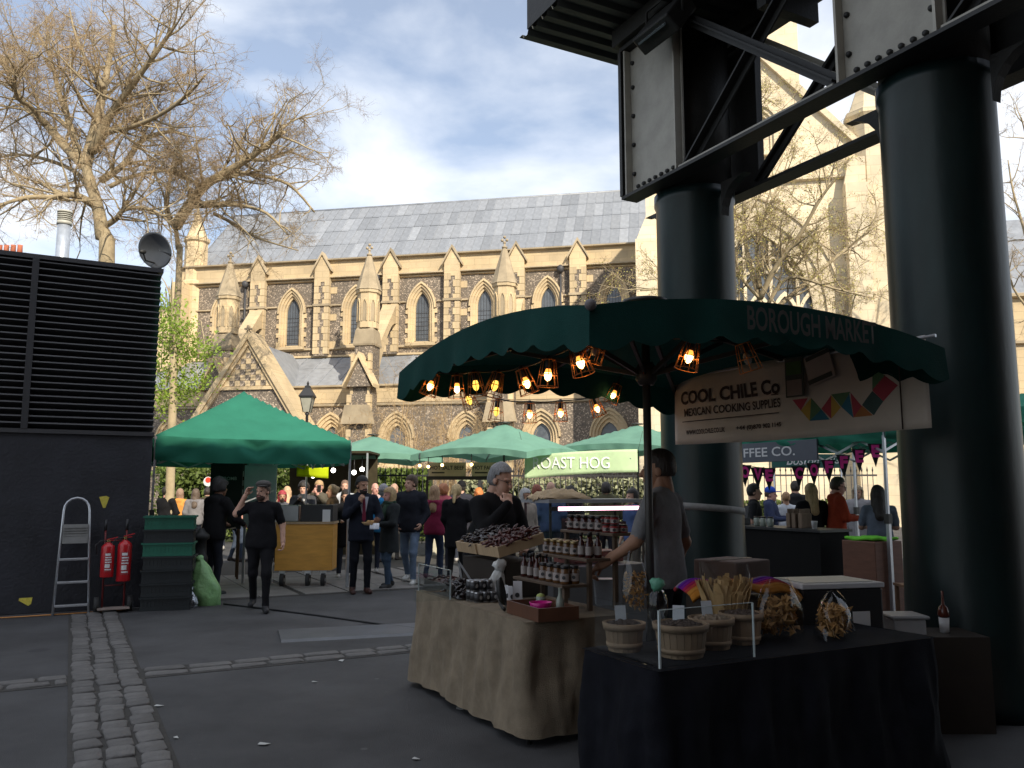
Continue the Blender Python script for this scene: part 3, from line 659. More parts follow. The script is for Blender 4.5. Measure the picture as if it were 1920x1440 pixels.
# ---------------- transept (right), tower behind it, choir beyond
TY = -8.0; tl, tr, tc_ = 8.35, 18.0, 13.3
m = holed_wall(tl, tr, 0, 16.3, TY, [(13.1, 3.6, 5, 9.6, 15.1)]); tw = m.build('transept_wall', stone_p, cath)
m = holed_wall(tl, tr, 16.3, 16.9, TY, []); m.add([(tl, TY, 16.9), (tr, TY, 16.9), (tc_, TY, 22.2)], [(0, 1, 2)]); m.build('gable_wall', stone_p, tw)
m = MB(); m.add([(tl, TY, 0), (tl, TY, 16.9), (tl, 6, 16.9), (tl, 6, 0)], [(0, 1, 2, 3)]); m.add([(tr, TY, 0), (tr, 6, 0), (tr, 6, 16.9), (tr, TY, 16.9)], [(0, 1, 2, 3)]); m.build('side_wall', stone_p, tw)
m = MB(); m.add([(tl - .2, TY + .2, 16.8), (tc_, TY + .2, 22.1), (tc_, 8, 22.1), (tl - .2, 8, 16.8), (tr + .2, TY + .2, 16.8), (tr + .2, 8, 16.8)], [(0, 1, 2, 3), (1, 4, 5, 2)]); m.build('transept_roof', lead, tw)
m = MB(); m.bx(tl + .6, tr - .6, TY + .55, TY + .9, 0, 16.2); m.build('inner_wall', stone_d, tw)
lancet(13.1, TY, 3.6, 5, 9.6, 15.1, tw, gw=2.9, tooth=False, bars=False, st=stone_p, light_mul=5)
lancet(13.25, TY - .08, .95, 17.3, 18.5, 19.6, tw, gw=.62, tooth=False, bars=False, st=stone_p, light_mul=2)
course(15.75, .28, .22, TY, tl, tr, ms=stone_p, parent=tw); course(12.0, .2, .16, TY, tl, 9.3, ms=stone_p, parent=tw); course(12.0, .2, .16, TY, 16.9, tr, ms=stone_p, parent=tw)
for sg in (-1, 1):
    m = MB(); e_ = tl if sg < 0 else tr; q = [(e_ + sg * .35, 16.5), (e_ + sg * .35, 16.85), (tc_, 22.75), (tc_, 22.2)]; m.prism(q if sg < 0 else q[::-1], TY - .25, TY + .4); m.build('gable_coping', stone_p, tw)
m = MB(); m.bx(7.55, 8.5, TY - .9, TY + 1.5, 0, 13.2); m.prism([(7.55, 13.2), (8.5, 13.2), (8.5, 16.2), (8.05, 16.2), (8.05, 14.4)], TY - .5, TY + 1.2); m.build('corner_buttress', stone_p, tw)
m = MB(); m.bx(16.95, 17.9, TY - .8, TY + .0, 0, 15.3); m.prism([(16.95, 15.3), (17.9, 15.3), (17.9, 16.6), (17.2, 16.6)], TY - .5, TY - .01); m.build('corner_buttress', stone_p, tw)
m = MB(); m.lathe([(.95, 0), (.95, 18.6), (1.08, 18.75), (1.08, 18.95), (.9, 19.05), (.1, 21.2), (.05, 21.5)], 8, (18.35, TY + .5, 0), sm=False); m.build('stair_turret', stone_p, tw)
m = MB(); m.bx(9.0, 17.25, 4, 12, 16, 31); tow = m.build('tower', stone_p, cath); m = MB(); m.bx(8.9, 17.35, 3.85, 12.1, 24.0, 24.3); m.build('tower_band', stone_d, tow)
m = MB(); m.bx(18.2, 40, -3, -2.2, 0, 11); chw = m.build('choir_wall', stone, cath); course(8.6, .25, .2, -3, 19.4, 40, ms=stone_d, parent=chw); course(10.9, .3, .3, -3, 19.4, 40, ms=stone_d, parent=chw)
for s in (21.2, 24.4, 27.6): lancet(s, -3, .9, 3.4, 6.2, 7.9, chw, gw=.5, bars=False)
m = MB(); m.lathe([(.8, 0), (.8, 14.3), (1.0, 14.5), (1.0, 14.8), (.75, 15), (.7, 16.6), (.08, 18.2)], 6, (22.8, -3.4, 0), sm=False); m.build('choir_pinnacle', stone, chw)
m = MB(); m.add([(18.2, -2.6, 11.2), (40, -2.6, 11.2), (40, 4, 17), (18.2, 4, 17)], [(0, 1, 2, 3)]); m.build('choir_roof', lead, chw)
# hopper heads and rainwater pipes
for s in (-16.9, -8.3, 2.9):
    m = MB(); m.tube([(s, -.16, 9.6), (s, -.16, 14.2)], .06, 8); m.ball((s, -.22, 14.3), (.22, .2, .26), 8, 6); m.bx(s - .25, s + .25, -.2, -.02, 12.1, 12.16); m.bx(s - .25, s + .25, -.2, -.02, 11.3, 11.36); m.build('rain_pipe', leadbar, cath)
# distant chimneys over the louvred building
t = thing('chimney_stack', 'row of red chimney pots on a far brick stack', 'chimney', (at(25, 480, 60).x, 60, 0))
m = MB(); CZ = at(25, 477, 60).z; m.bx(-2.2, 1.2, -.5, .5, 0, CZ); m.build('stack', brick, t)
for k in range(5):
    m = MB(); m.lathe([(.2, CZ), (.17, CZ + .62), (.19, CZ + .7)], 10, (-1.55 + k * .5, 0, 0)); m.build('chimney_pot', mat('terracotta', (.5, .16, .09), .8), t)
t = thing('far_house', 'far pale stone house top glimpsed behind the bare tree', 'building', (at(110, 480, 62).x, 62, 0))
m = MB(); m.bx(-3.5, 5.5, 0, 8, 0, 16.6); m.build('wall', stone, t); m = MB(); m.prism([(-3.6, 16.6), (5.6, 16.6), (3.5, 17.7), (-1.5, 18.1)], .2, 7); m.build('roof', stone_d, t)
# ================================================================== TREES AND PLANTING
bark = mat('plane_bark', (.36, .29, .18), .9, .3, 2.5, bump=.4, bscale=14)
twigm = mat('twig_brown', (.34, .245, .14), .9, .25, 1)
def rvec(r): 
    while True:
        v = Vector((r.uniform(-1, 1), r.uniform(-1, 1), r.uniform(-1, 1)))
        if .05 < v.length < 1: return v.normalized()
def wander(r, p, d, L, n, bend, droop):
    pts = [p]; d = d.normalized()
    for i in range(n):
        d = (d + rvec(r) * bend + Vector((0, 0, droop))).normalized(); p = p + d * (L / n); pts.append(p)
    return pts, d
def twigs(mbL, mbT, r, p, d, L, rad, lvl, top, cnt=(0, 7, 6, 4), leaf=None):
    n = (2, 2, 3, 5)[lvl]
    pts, _ = wander(r, p, d, L, n, (.5, .42, .34, .24)[lvl], (-.10, -.03, .05, .08)[lvl])
    (mbL if lvl >= 2 else mbT).tube(pts, [rad * (1 - .75 * i / n) for i in range(n + 1)], (3, 3, 4, 6)[lvl], 0, False)
    if leaf is not None and lvl <= 1: leaf += pts[1:]
    if lvl == 0: return
    for k in range(cnt[lvl]):
        t = r.uniform(.18, 1); i = min(int(t * n), n - 1); q = pts[i].lerp(pts[i + 1], t * n - i)
        ax = (pts[i + 1] - pts[i]).normalized(); dd = (ax * r.uniform(.2, .9) + rvec(r) * .9).normalized()
        twigs(mbL, mbT, r, q, dd, L * r.uniform(.38, .62), max(rad * .42, .0045), lvl - 1, top, cnt, leaf)
def limb(mb, pts, r0, r1, n=9):
    # smooth a polyline (Catmull-Rom) and tube it
    P = [pts[0]] + pts + [pts[-1]]; out = []
    for i in range(1, len(P) - 2):
        for s in range(4):
            t = s / 4; a, b, c, d = P[i - 1], P[i], P[i + 1], P[i + 2]
            out.append(.5 * ((2 * b) + (-a + c) * t + (2 * a - 5 * b + 4 * c - d) * t * t + (-a + 3 * b - 3 * c + d) * t ** 3))
    out.append(P[-2]); k = len(out)
    mb.tube(out, [r0 + (r1 - r0) * i / (k - 1) for i in range(k)], n); return out
def bare_tree(name, label, Y, trunk, limbs, seed, r0, dens=1.0, br=3.2, cnt=(0, 7, 6, 4), spread=2.5, bm=None, tm=None, leaf=None):
    r = random.Random(seed); L, T = MB(), MB()
    def P(l, dy=0): 
        out = []
        for i, (x, y) in enumerate(l): out.append(at(x, y, Y + dy * i / max(1, len(l) - 1)))
        return out
    tp = P(trunk); base = Vector((tp[0].x, tp[0].y, 0)); tb = MB()
    limb(tb, [base] + tp, r0, r0 * .55, 12)
    root = thing(name, label, 'tree', base)
    for l in limbs:
        (pts, ra, dy) = l
        o = limb(L, P(pts, dy), ra, ra * .3, 7); nb = int(len(o) * .85 * dens)
        for k in range(nb):
            t = r.uniform(.15, 1); q = o[int(t * (len(o) - 1))]; i = min(int(t * (len(o) - 1)), len(o) - 2)
            ax = (o[i + 1] - o[i]).normalized(); d = (ax * .55 + rvec(r) * .8 + Vector((0, 0, .12))).normalized()
            twigs(L, T, r, q, d, br * r.uniform(.6, 1.25) * (1.1 - .35 * t), ra * .3 * (1 - .5 * t) + .012, 3, 3, cnt, leaf)
    for mb_, nm, mm in ((tb, 'trunk', bm or bark), (L, 'branches', bm or bark), (T, 'crown', tm or twigm)):
        mb_.v = [(v[0] - base.x, v[1] - base.y, v[2]) for v in mb_.v]; o = mb_.build(nm, mm, root)
        if nm != 'trunk': o['kind'] = 'stuff'
    return root
bare_tree('plane_tree', 'tall bare plane tree with spreading twiggy crown behind the louvred building', 33, [(200, 490), (192, 445), (186, 400), (172, 350), (160, 310)], [
    ([(160, 312), (170, 272), (184, 215), (195, 165), (205, 110), (216, 48)], .26, 1), ([(172, 285), (203, 222), (232, 182), (262, 140), (292, 100), (330, 45)], .2, -3),
    ([(158, 312), (122, 275), (85, 232), (45, 195), (20, 150), (4, 105)], .22, 2), ([(85, 235), (58, 200), (32, 182), (30, 140), (62, 105)], .12, -3), ([(150, 300), (130, 230), (110, 170), (95, 110), (70, 60)], .16, 4),
    ([(178, 385), (140, 366), (100, 370), (50, 370), (-10, 388)], .17, -3), ([(195, 425), (218, 410), (233, 393), (267, 390), (297, 400), (320, 420)], .13, -2), ([(190, 338), (233, 307), (267, 263), (317, 247), (356, 256)], .16, 3),
    ([(195, 165), (160, 110), (140, 60), (130, 15)], .1, 2), ([(178, 250), (240, 240), (300, 215), (350, 180), (385, 140)], .12, -4), ([(186, 400), (150, 330), (90, 300), (30, 290), (-20, 300)], .12, 4), ([(205, 350), (250, 330), (310, 320), (350, 330)], .1, 1)], 11, .34, 1.3, 3.0, (0, 8, 6, 4))
bare_tree('leaning_plane_tree', 'bare plane tree with a long limb reaching over the cathedral roof', 36, [(336, 500), (334, 467), (330, 427)], [
    ([(330, 425), (353, 387), (383, 350), (417, 327), (467, 297), (507, 267), (533, 247)], .26, -3), ([(400, 338), (440, 327), (473, 327), (540, 345), (590, 398)], .15, 2), ([(330, 427), (313, 393), (318, 340), (340, 290)], .17, 2),
    ([(467, 297), (500, 300), (540, 285), (580, 300)], .1, 3), ([(353, 387), (400, 385), (450, 385), (500, 400), (540, 440)], .13, -2), ([(400, 400), (440, 420), (480, 445), (560, 470)], .09, 2), ([(507, 267), (530, 240), (560, 222), (578, 230)], .07, 1)], 5, .16, 1.1, 2.6)
# fresh green tree at the corner of the louvred building
leafm = mat('lime_leaf', (.30, .42, .06), .6, .3, 1.5); ivym = mat('hedge_leaf', (.16, .22, .045), .6, .4, 1.2)
for m_ in (leafm, ivym):
    t_ = m_.node_tree; b_ = t_.nodes['Principled BSDF']; o_ = t_.nodes['Material Output']; tr_ = t_.nodes.new('ShaderNodeBsdfTranslucent'); ms_ = t_.nodes.new('ShaderNodeMixShader'); ms_.inputs[0].default_value = .4
    t_.links.new(b_.inputs['Base Color'].links[0].from_socket, tr_.inputs[0]); t_.links.new(b_.outputs[0], ms_.inputs[1]); t_.links.new(tr_.outputs[0], ms_.inputs[2]); t_.links.new(ms_.outputs[0], o_.inputs[0])
def leaves(mb, r, c, n, spread, size):
    for _ in range(n):
        p = c + Vector((r.gauss(0, 1) * spread[0], r.gauss(0, 1) * spread[1], r.gauss(0, 1) * spread[2])); a = rvec(r) * size * r.uniform(.6, 1.3); b = a.cross(rvec(r)); b = b.normalized() * a.length * .55
        mb.add([p - a, p + b, p + a, p - b], [(0, 1, 2, 3)])
r = random.Random(3); lt = MB(); br_ = MB(); base = at(322, 900, 19); base.z = 0
tp = [Vector((base.x, base.y, 0)), at(325, 700, 19), at(322, 560, 19.3)]; limb(br_, tp, .12, .05, 8)
for (x, y) in ((310, 590), (322, 610), (305, 635), (335, 640), (318, 660), (352, 668), (302, 690), (330, 700), (345, 735), (308, 720), (325, 745), (300, 760), (370, 660), (358, 715), (316, 575), (300, 615), (340, 618), (303, 742), (385, 652), (372, 708)):
    c = at(x, y, 19 + r.uniform(-.6, .6)); pts, _ = wander(r, tp[1].lerp(tp[2], r.random()), c - tp[1], (c - tp[1]).length * .8, 3, .2, 0); br_.tube(pts + [c], [.03, .022, .015, .01, .006], 4, 0, False); leaves(lt, r, c, 190, (.24, .25, .17), .042)
root = thing('lime_green_tree', 'young tree with fresh lime green leaves beside the louvred building', 'tree', base)
for mb_, nm, mm in ((br_, 'trunk', bark), (lt, 'crown', leafm)):
    mb_.v = [(v[0] - base.x, v[1] - base.y, v[2]) for v in mb_.v]; mb_.build(nm, mm, root)
# budding tree behind the columns
lv = []
bt_ = bare_tree('budding_tree', 'budding tree with yellow green specks in front of the pale transept gable', 27, [(1440, 700), (1430, 620), (1425, 560)], [
    ([(1425, 560), (1400, 470), (1395, 400), (1390, 340)], .1, 2), ([(1425, 560), (1455, 500), (1500, 440), (1540, 370), (1580, 320)], .1, -2), ([(1428, 600), (1500, 540), (1570, 480), (1630, 430), (1650, 380)], .09, 2), ([(1425, 540), (1420, 460), (1440, 390), (1470, 330)], .08, 1),
    ([(1420, 600), (1370, 560), (1300, 520), (1240, 540), (1200, 545)], .07, 0), ([(1440, 570), (1480, 520), (1560, 540), (1640, 560)], .07, -1), ([(1395, 400), (1400, 300), (1410, 220), (1430, 170)], .06, 1), ([(1425, 500), (1460, 470), (1490, 500), (1520, 460)], .06, 0), ([(1425, 560), (1390, 520), (1380, 470), (1400, 430)], .06, -1)], 21, .10, 1.1, 1.9, (0, 6, 5, 4), leaf=lv)
lt = MB(); r = random.Random(8); b0 = bt_.location
for p_ in lv[::2]: leaves(lt, r, p_ - Vector((b0.x, b0.y, 0)), 1, (.05, .05, .05), .026)
o = lt.build('buds', mat('bud_green', (.42, .38, .10), .6, .3, 2), bt_); o['kind'] = 'stuff'
bare_tree('thin_tree', 'thin bare tree beyond the near iron column', 30, [(1950, 700), (1945, 560)], [([(1945, 560), (1925, 450), (1900, 360), (1890, 300)], .07, 1), ([(1945, 560), (1960, 400), (1930, 280), (1915, 220)], .07, -1), ([(1945, 600), (1900, 540), (1890, 480), (1885, 430)], .05, 0)], 31, .12, .8, 1.6, (0, 5, 4, 3))
# bare shrubs against the aisle wall
strawm = mat('straw_twig', (.36, .25, .13), .9, .3, 1)
def shrub(name, label, px, Y, h, w, seed, n=26, cnt=(0, 4, 4, 3)):
    r = random.Random(seed); L, T = MB(), MB(); base = Vector((gx(px, Y), Y, 0)); root = thing(name, label, 'shrub', base)
    for k in range(n):
        d = Vector((r.uniform(-1, 1) * w, r.uniform(-.6, .6) * w, 1)).normalized(); pts, dd = wander(r, Vector((r.uniform(-.4, .4), r.uniform(-.3, .3), 0)), d, h * r.uniform(.55, .9), 6, .14, .03)
        L.tube(pts, [.03, .026, .022, .018, .013, .01, .007], 4, 0, False)
        for q in pts[2:]: twigs(L, T, r, q, (dd + rvec(r)).normalized(), h * .2 * r.uniform(.6, 1.3), .008, 2, 2, cnt)
    L.build('branches', strawm, root)['kind'] = 'stuff'; T.build('twigs', strawm, root)['kind'] = 'stuff'
shrub('bare_shrub', 'tangled straw brown climbing shrub in front of the aisle windows', 830, 29, 5.9, .45, 41, 26)
shrub('thin_shrub', 'sparse thorny bare shrub by the street lantern', 640, 29, 5.2, .4, 42, 16)
shrub('low_shrub', 'short bare shrub at the foot of the aisle piers', 930, 30, 4.6, .4, 43, 12)
shrub('pale_shrub', 'straggling bare shrub under the lancet windows near the porch', 770, 31, 7.6, .22, 44, 7)
# hedge behind the railings
def hedge(name, label, px0, px1, Y, h, seed, n=5200, mm=None):
    r = random.Random(seed); mb_ = MB(); x0, x1 = gx(px0, Y), gx(px1, Y)
    for _ in range(n):
        p = Vector((r.uniform(x0, x1), Y + r.gauss(0, .3), abs(r.gauss(0, .02)) + h * (1 - r.random() ** 2 * .95))); a = rvec(r) * r.uniform(.05, .11); b = a.cross(rvec(r)).normalized() * a.length * .5
        mb_.add([p - a, p + b, p + a, p - b], [(0, 1, 2, 3)])
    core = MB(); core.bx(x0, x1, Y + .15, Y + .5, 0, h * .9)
    o = thing(name, label, 'hedge', ((x0 + x1) / 2, Y, 0))
    mb_.v = [(v[0] - (x0 + x1) / 2, v[1] - Y, v[2]) for v in mb_.v]; core.v = [(v[0] - (x0 + x1) / 2, v[1] - Y, v[2]) for v in core.v]
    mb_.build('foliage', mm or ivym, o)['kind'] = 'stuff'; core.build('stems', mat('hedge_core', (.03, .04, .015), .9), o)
hedge('ivy_hedge', 'sunlit yellow green hedge behind the gazebo', 300, 560, 26, 2.25, 51)
hedge('laurel_hedge', 'green hedge behind the railings left of the salt beef stall', 690, 810, 26.5, 2.2, 52, 3200)
hedge('pale_hedge', 'speckled pale hedge behind the railings by the hog roast banner', 860, 1240, 27.5, 1.9, 53, 4200, mat('variegated_leaf', (.26, .27, .15), .6, .5, 1))
hedge('far_hedge', 'low hedge behind the coffee stall railings', 1380, 1640, 28, 1.2, 54, 2200)
# ------------------------------------------------------------------ railings
railm = mat('railing_iron', (.02, .02, .022), .5, .1)
def railing(label, px0, px1, Y):
    x0, x1 = gx(px0, Y), gx(px1, Y); o = thing('railings', label, 'railings', (x0, Y, 0), 0, 'iron railings before the churchyard')
    for z_ in (.25, 1.98):
        m = MB(); m.bx(0, x1 - x0, -.02, .02, z_, z_ + .05); m.build('rail', railm, o)
    bm_ = MB(); bm_.tube([(0, 0, .05), (0, 0, 2.12)], .012, 5); bm_.lathe([(.012, 2.1), (.026, 2.15), (.002, 2.26)], 5); me = bm_.mesh('bar'); me.materials.append(railm)
    k = .07
    while k < x1 - x0: obj('bar', me, o, (k, 0, 0)); k += .155
    m = MB(); m.bx(-.05, .05, -.05, .05, 0, 2.25); m.ball((0, 0, 2.32), .07, 8, 6); m.build('post', railm, o)
railing('black iron railings in front of the laurel hedge', 690, 812, 24.5); railing('black iron railings behind the hog roast banner', 900, 1240, 25); railing('black iron railings behind the coffee stall', 1385, 1640, 24)
# ------------------------------------------------------------------ lantern
lp = at(575, 800, 25); o = thing('street_lantern', 'old black street lantern on a slim post beside the gazebo peak', 'lamp post', (lp.x, 25, 0)); zt = at(575, 720, 25).z
m = MB(); m.lathe([(.13, 0), (.13, .5), (.09, .6), (.06, 1.2), (.05, zt - 1.5), (.07, zt - 1.45), (.045, zt - 1.35), (.04, zt - .95), (.075, zt - .9), (.03, zt - .85)], 12); m.bar((-.32, 0, zt - 1.25), (.32, 0, zt - 1.25), .03, .03); m.build('post', railm, o)
m = MB(); m.lathe([(.13, zt - .85), (.25, zt - .40)], 4, sm=False); m.build('glazing', mat('lantern_glass', (.35, .34, .28), .2, .1), o)
m = MB()
for k in range(4):
    a_ = R(45 + 90 * k); m.tube([(.135 * math.cos(a_), .135 * math.sin(a_), zt - .86), (.255 * math.cos(a_), .255 * math.sin(a_), zt - .40)], .014, 5)
m.lathe([(.30, zt - .41), (.31, zt - .37), (.13, zt - .14), (.11, zt - .12), (.11, zt - .07), (.03, zt - .03), (.045, zt + .02), (.01, zt + .09)], 4, sm=False); m.build('lantern_frame', railm, o)
# ================================================================== PEOPLE: smooth-blended bodies polygonised from distance fields
def nets(S, org, h):
    """surface nets over a signed grid"""
    sg = S < 0; nx, ny, nz = S.shape
    c = [(i, j, k) for i in (0, 1) for j in (0, 1) for k in (0, 1)]
    sl = lambda A, i, j, k: A[i:nx - 1 + i, j:ny - 1 + j, k:nz - 1 + k]
    cnt = sum(sl(sg, *q).astype(np.int8) for q in c); msk = (cnt > 0) & (cnt < 8)
    idx = np.full(msk.shape, -1, np.int64); I = np.argwhere(msk); idx[msk] = np.arange(len(I))
    V = np.zeros((len(I), 3)); W = np.zeros(len(I))
    for a in c:
        for ax in range(3):
            if a[ax]: continue
            b = list(a); b[ax] = 1
            sa = S[I[:, 0] + a[0], I[:, 1] + a[1], I[:, 2] + a[2]]; sb = S[I[:, 0] + b[0], I[:, 1] + b[1], I[:, 2] + b[2]]
            x = (sa < 0) != (sb < 0); t = np.where(x, sa / np.where(x, sa - sb, 1), 0)
            p = np.tile(np.array(a, float), (len(I), 1)); p[:, ax] += t
            V += p * x[:, None]; W += x
    V = (V / W[:, None] + I) * h + org
    F = []
    for ax in range(3):
        u, v = (ax + 1) % 3, (ax + 2) % 3
        A = sg[tuple(slice(0, -1) if q == ax else slice(None) for q in range(3))]; B = sg[tuple(slice(1, None) if q == ax else slice(None) for q in range(3))]
        E = np.argwhere(A != B); E = E[(E[:, u] > 0) & (E[:, v] > 0) & (E[:, u] < S.shape[u] - 1) & (E[:, v] < S.shape[v] - 1)]
        ins = A[E[:, 0], E[:, 1], E[:, 2]]
        def ci(du, dv):
            q = E.copy(); q[:, u] -= du; q[:, v] -= dv; return idx[q[:, 0], q[:, 1], q[:, 2]]
        f = np.stack([ci(1, 1), ci(0, 1), ci(0, 0), ci(1, 0)], 1); f[~ins] = f[~ins][:, ::-1]; F.append(f)
    F = np.concatenate(F); return V, F[(F >= 0).all(1)]
def cap(a, b, ra, rb=None, m=0, fl=None, k=1):      # tapered capsule; fl = (axis vector, factor): squeezed along that axis
    return ('c', np.array(a, float), np.array(b, float), ra, ra if rb is None else rb, m, fl, k)
def ell(c, r, m=0, k=1, yaw=0): return ('e', np.array(c, float), np.array(r, float), yaw, 0, m, None, k)
def dist(pr, P):
    if pr[0] == 'c':
        a, b = pr[1], pr[2]; d = b - a; L = d @ d + 1e-9; q = P - a; t = np.clip(q @ d / L, 0, 1); q = q - t[..., None] * d
        if pr[6] is not None:
            ax = np.array(pr[6][0], float); ax /= np.linalg.norm(ax); q = q + (q @ ax)[..., None] * ax * (pr[6][1] - 1)
        return np.sqrt((q * q).sum(-1)) - (pr[3] + (pr[4] - pr[3]) * t)
    q = P - pr[1]
    if pr[3]:
        c, s = math.cos(-pr[3]), math.sin(-pr[3]); q = np.stack([q[..., 0] * c - q[..., 1] * s, q[..., 0] * s + q[..., 1] * c, q[..., 2]], -1)
    k0 = np.sqrt(((q / pr[2]) ** 2).sum(-1)); k1 = np.sqrt(((q / pr[2] ** 2) ** 2).sum(-1)) + 1e-9
    return k0 * (k0 - 1) / k1
def polygonise(prims, h, smooth=.03, wob=0.0, seed=0, hem=None):
    lo = np.full(3, 1e9); hi = -lo
    for p in prims:
        pts = (p[1], p[2]) if p[0] == 'c' else (p[1] - p[2], p[1] + p[2]); r = max(p[3], p[4]) if p[0] == 'c' else 0
        r *= 1.0 / min(1, p[6][1]) if (p[0] == 'c' and p[6]) else 1
        for q in pts: lo = np.minimum(lo, q - r); hi = np.maximum(hi, q + r)
    lo -= 3 * h + smooth; hi += 3 * h + smooth; n = np.ceil((hi - lo) / h).astype(int) + 1
    ax = [lo[i] + h * np.arange(n[i]) for i in range(3)]; S = np.full(n, 1e3)
    for p in prims:
        pts = (p[1], p[2]) if p[0] == 'c' else (p[1] - p[2], p[1] + p[2]); r = (max(p[3], p[4]) / (min(1, p[6][1]) if p[6] else 1)) if p[0] == 'c' else 0
        a = np.minimum(*pts) - r - .07; b = np.maximum(*pts) + r + .07
        sl = tuple(slice(max(0, int((a[i] - lo[i]) / h)), min(n[i], int((b[i] - lo[i]) / h) + 2)) for i in range(3))
        P = np.stack(np.meshgrid(ax[0][sl[0]], ax[1][sl[1]], ax[2][sl[2]], indexing='ij'), -1); d = dist(p, P); s = S[sl]; kk = smooth * p[7]
        if hem is not None and p[5] == 1: d = np.maximum(d, (hem - P[..., 2]) * .8)
        if kk > 0:
            hh = np.clip(.5 + .5 * (s - d) / kk, 0, 1); S[sl] = np.where(s > 100, d, s * (1 - hh) + d * hh - kk * hh * (1 - hh))
        else: S[sl] = np.minimum(s, d)
    if wob:
        P = np.stack(np.meshgrid(*ax, indexing='ij'), -1); x, y, z = P[..., 0], P[..., 1], P[..., 2]
        S = S + wob * (np.sin(x * 31 + 2.1 * np.sin(z * 17 + seed)) * np.sin(z * 23 + 1.7 * np.sin(y * 19) + seed) + .6 * np.sin(y * 41 + z * 13 + seed))
    V, F = nets(S, lo, h)
    C = V[F].mean(1); best = np.full(len(C), 1e9); mi = np.zeros(len(C), np.int32)
    for p in prims:
        d = dist(p, C)
        if hem is not None and p[5] == 1: d = np.maximum(d, (hem - C[:, 2]) * .8)
        q = d < best; best[q] = d[q]; mi[q] = p[5]
    if hem is not None: mi[(mi == 2) & (C[:, 2] > hem + .012)] = 1
    return V, F, mi
def np_mesh(name, parts, mats):
    V = np.concatenate([p[0] for p in parts]); o = 0; Fs = []; Ms = []
    for v, f, m in parts: Fs.append(f + o); Ms.append(m); o += len(v)
    F = np.concatenate(Fs); M = np.concatenate(Ms); me = bpy.data.meshes.new(name)
    me.vertices.add(len(V)); me.vertices.foreach_set('co', V.astype(np.float32).ravel()); me.loops.add(len(F) * 4); me.loops.foreach_set('vertex_index', F.astype(np.int32).ravel())
    me.polygons.add(len(F)); me.polygons.foreach_set('loop_start', np.arange(0, len(F) * 4, 4, dtype=np.int32)); me.polygons.foreach_set('loop_total', np.full(len(F), 4, np.int32))
    for m in mats: me.materials.append(m)
    me.polygons.foreach_set('material_index', M.astype(np.int32)); me.polygons.foreach_set('use_smooth', np.ones(len(F), bool)); me.update(calc_edges=True); me.validate(); return me
SKIN = {'fair': (.56, .33, .24), 'tan': (.40, .22, .14), 'brown': (.20, .10, .06), 'pink': (.60, .32, .26)}
def skin(k): return mat('skin_' + k, SKIN[k], .55, .08, 30, spec=.35)
def fab(c, n=None):
    n = n or 'fabric_%02d_%02d_%02d' % tuple(int(x * 99) for x in c); return cloth(n, c, .16)
def rot2(v, a): return np.array([v[0] * math.cos(a) - v[1] * math.sin(a), v[0] * math.sin(a) + v[1] * math.cos(a), v[2]])
def hand_prims(w, dirv, palmn, sc=1.0, curl=.5, side=1):
    """palm and five bent fingers; dirv = where the fingers point, palmn = which way the palm faces"""
    d = np.array(dirv, float); d /= np.linalg.norm(d); n = np.array(palmn, float); n -= d * (n @ d); n /= np.linalg.norm(n); s = np.cross(d, n) * side
    pr = []; kn = w + d * .085 * sc
    pr.append(cap(w, w + d * .03 * sc, .024 * sc, .028 * sc, 0))
    for i, (off, L) in enumerate(((.030, .070), (.010, .080), (-.010, .074), (-.029, .058))):
        k0 = w + d * .03 * sc + s * off * .75 * sc; k1 = kn + s * off * sc; pr.append(cap(k0, k1, .016 * sc, .0115 * sc, 0))
        c = curl * (1 + .12 * i); m1 = k1 + (d * math.cos(c) + n * math.sin(c)) * L * .5 * sc; m2 = m1 + (d * math.cos(2.1 * c) + n * math.sin(2.1 * c)) * L * .5 * sc
        pr += [cap(k1, m1, .0098 * sc, .0088 * sc, 0, None, .2), cap(m1, m2, .0088 * sc, .0072 * sc, 0, None, .2)]
    t0 = w + d * .025 * sc + s * .022 * sc; t1 = t0 + (d * .6 + s * .65 + n * .45) * .04 * sc; t2 = t1 + (d * .85 + s * .1 + n * .5) * .035 * sc
    pr += [cap(t0, t1, .014 * sc, .011 * sc, 0, None, .4), cap(t1, t2, .0105 * sc, .008 * sc, 0, None, .2)]; return pr
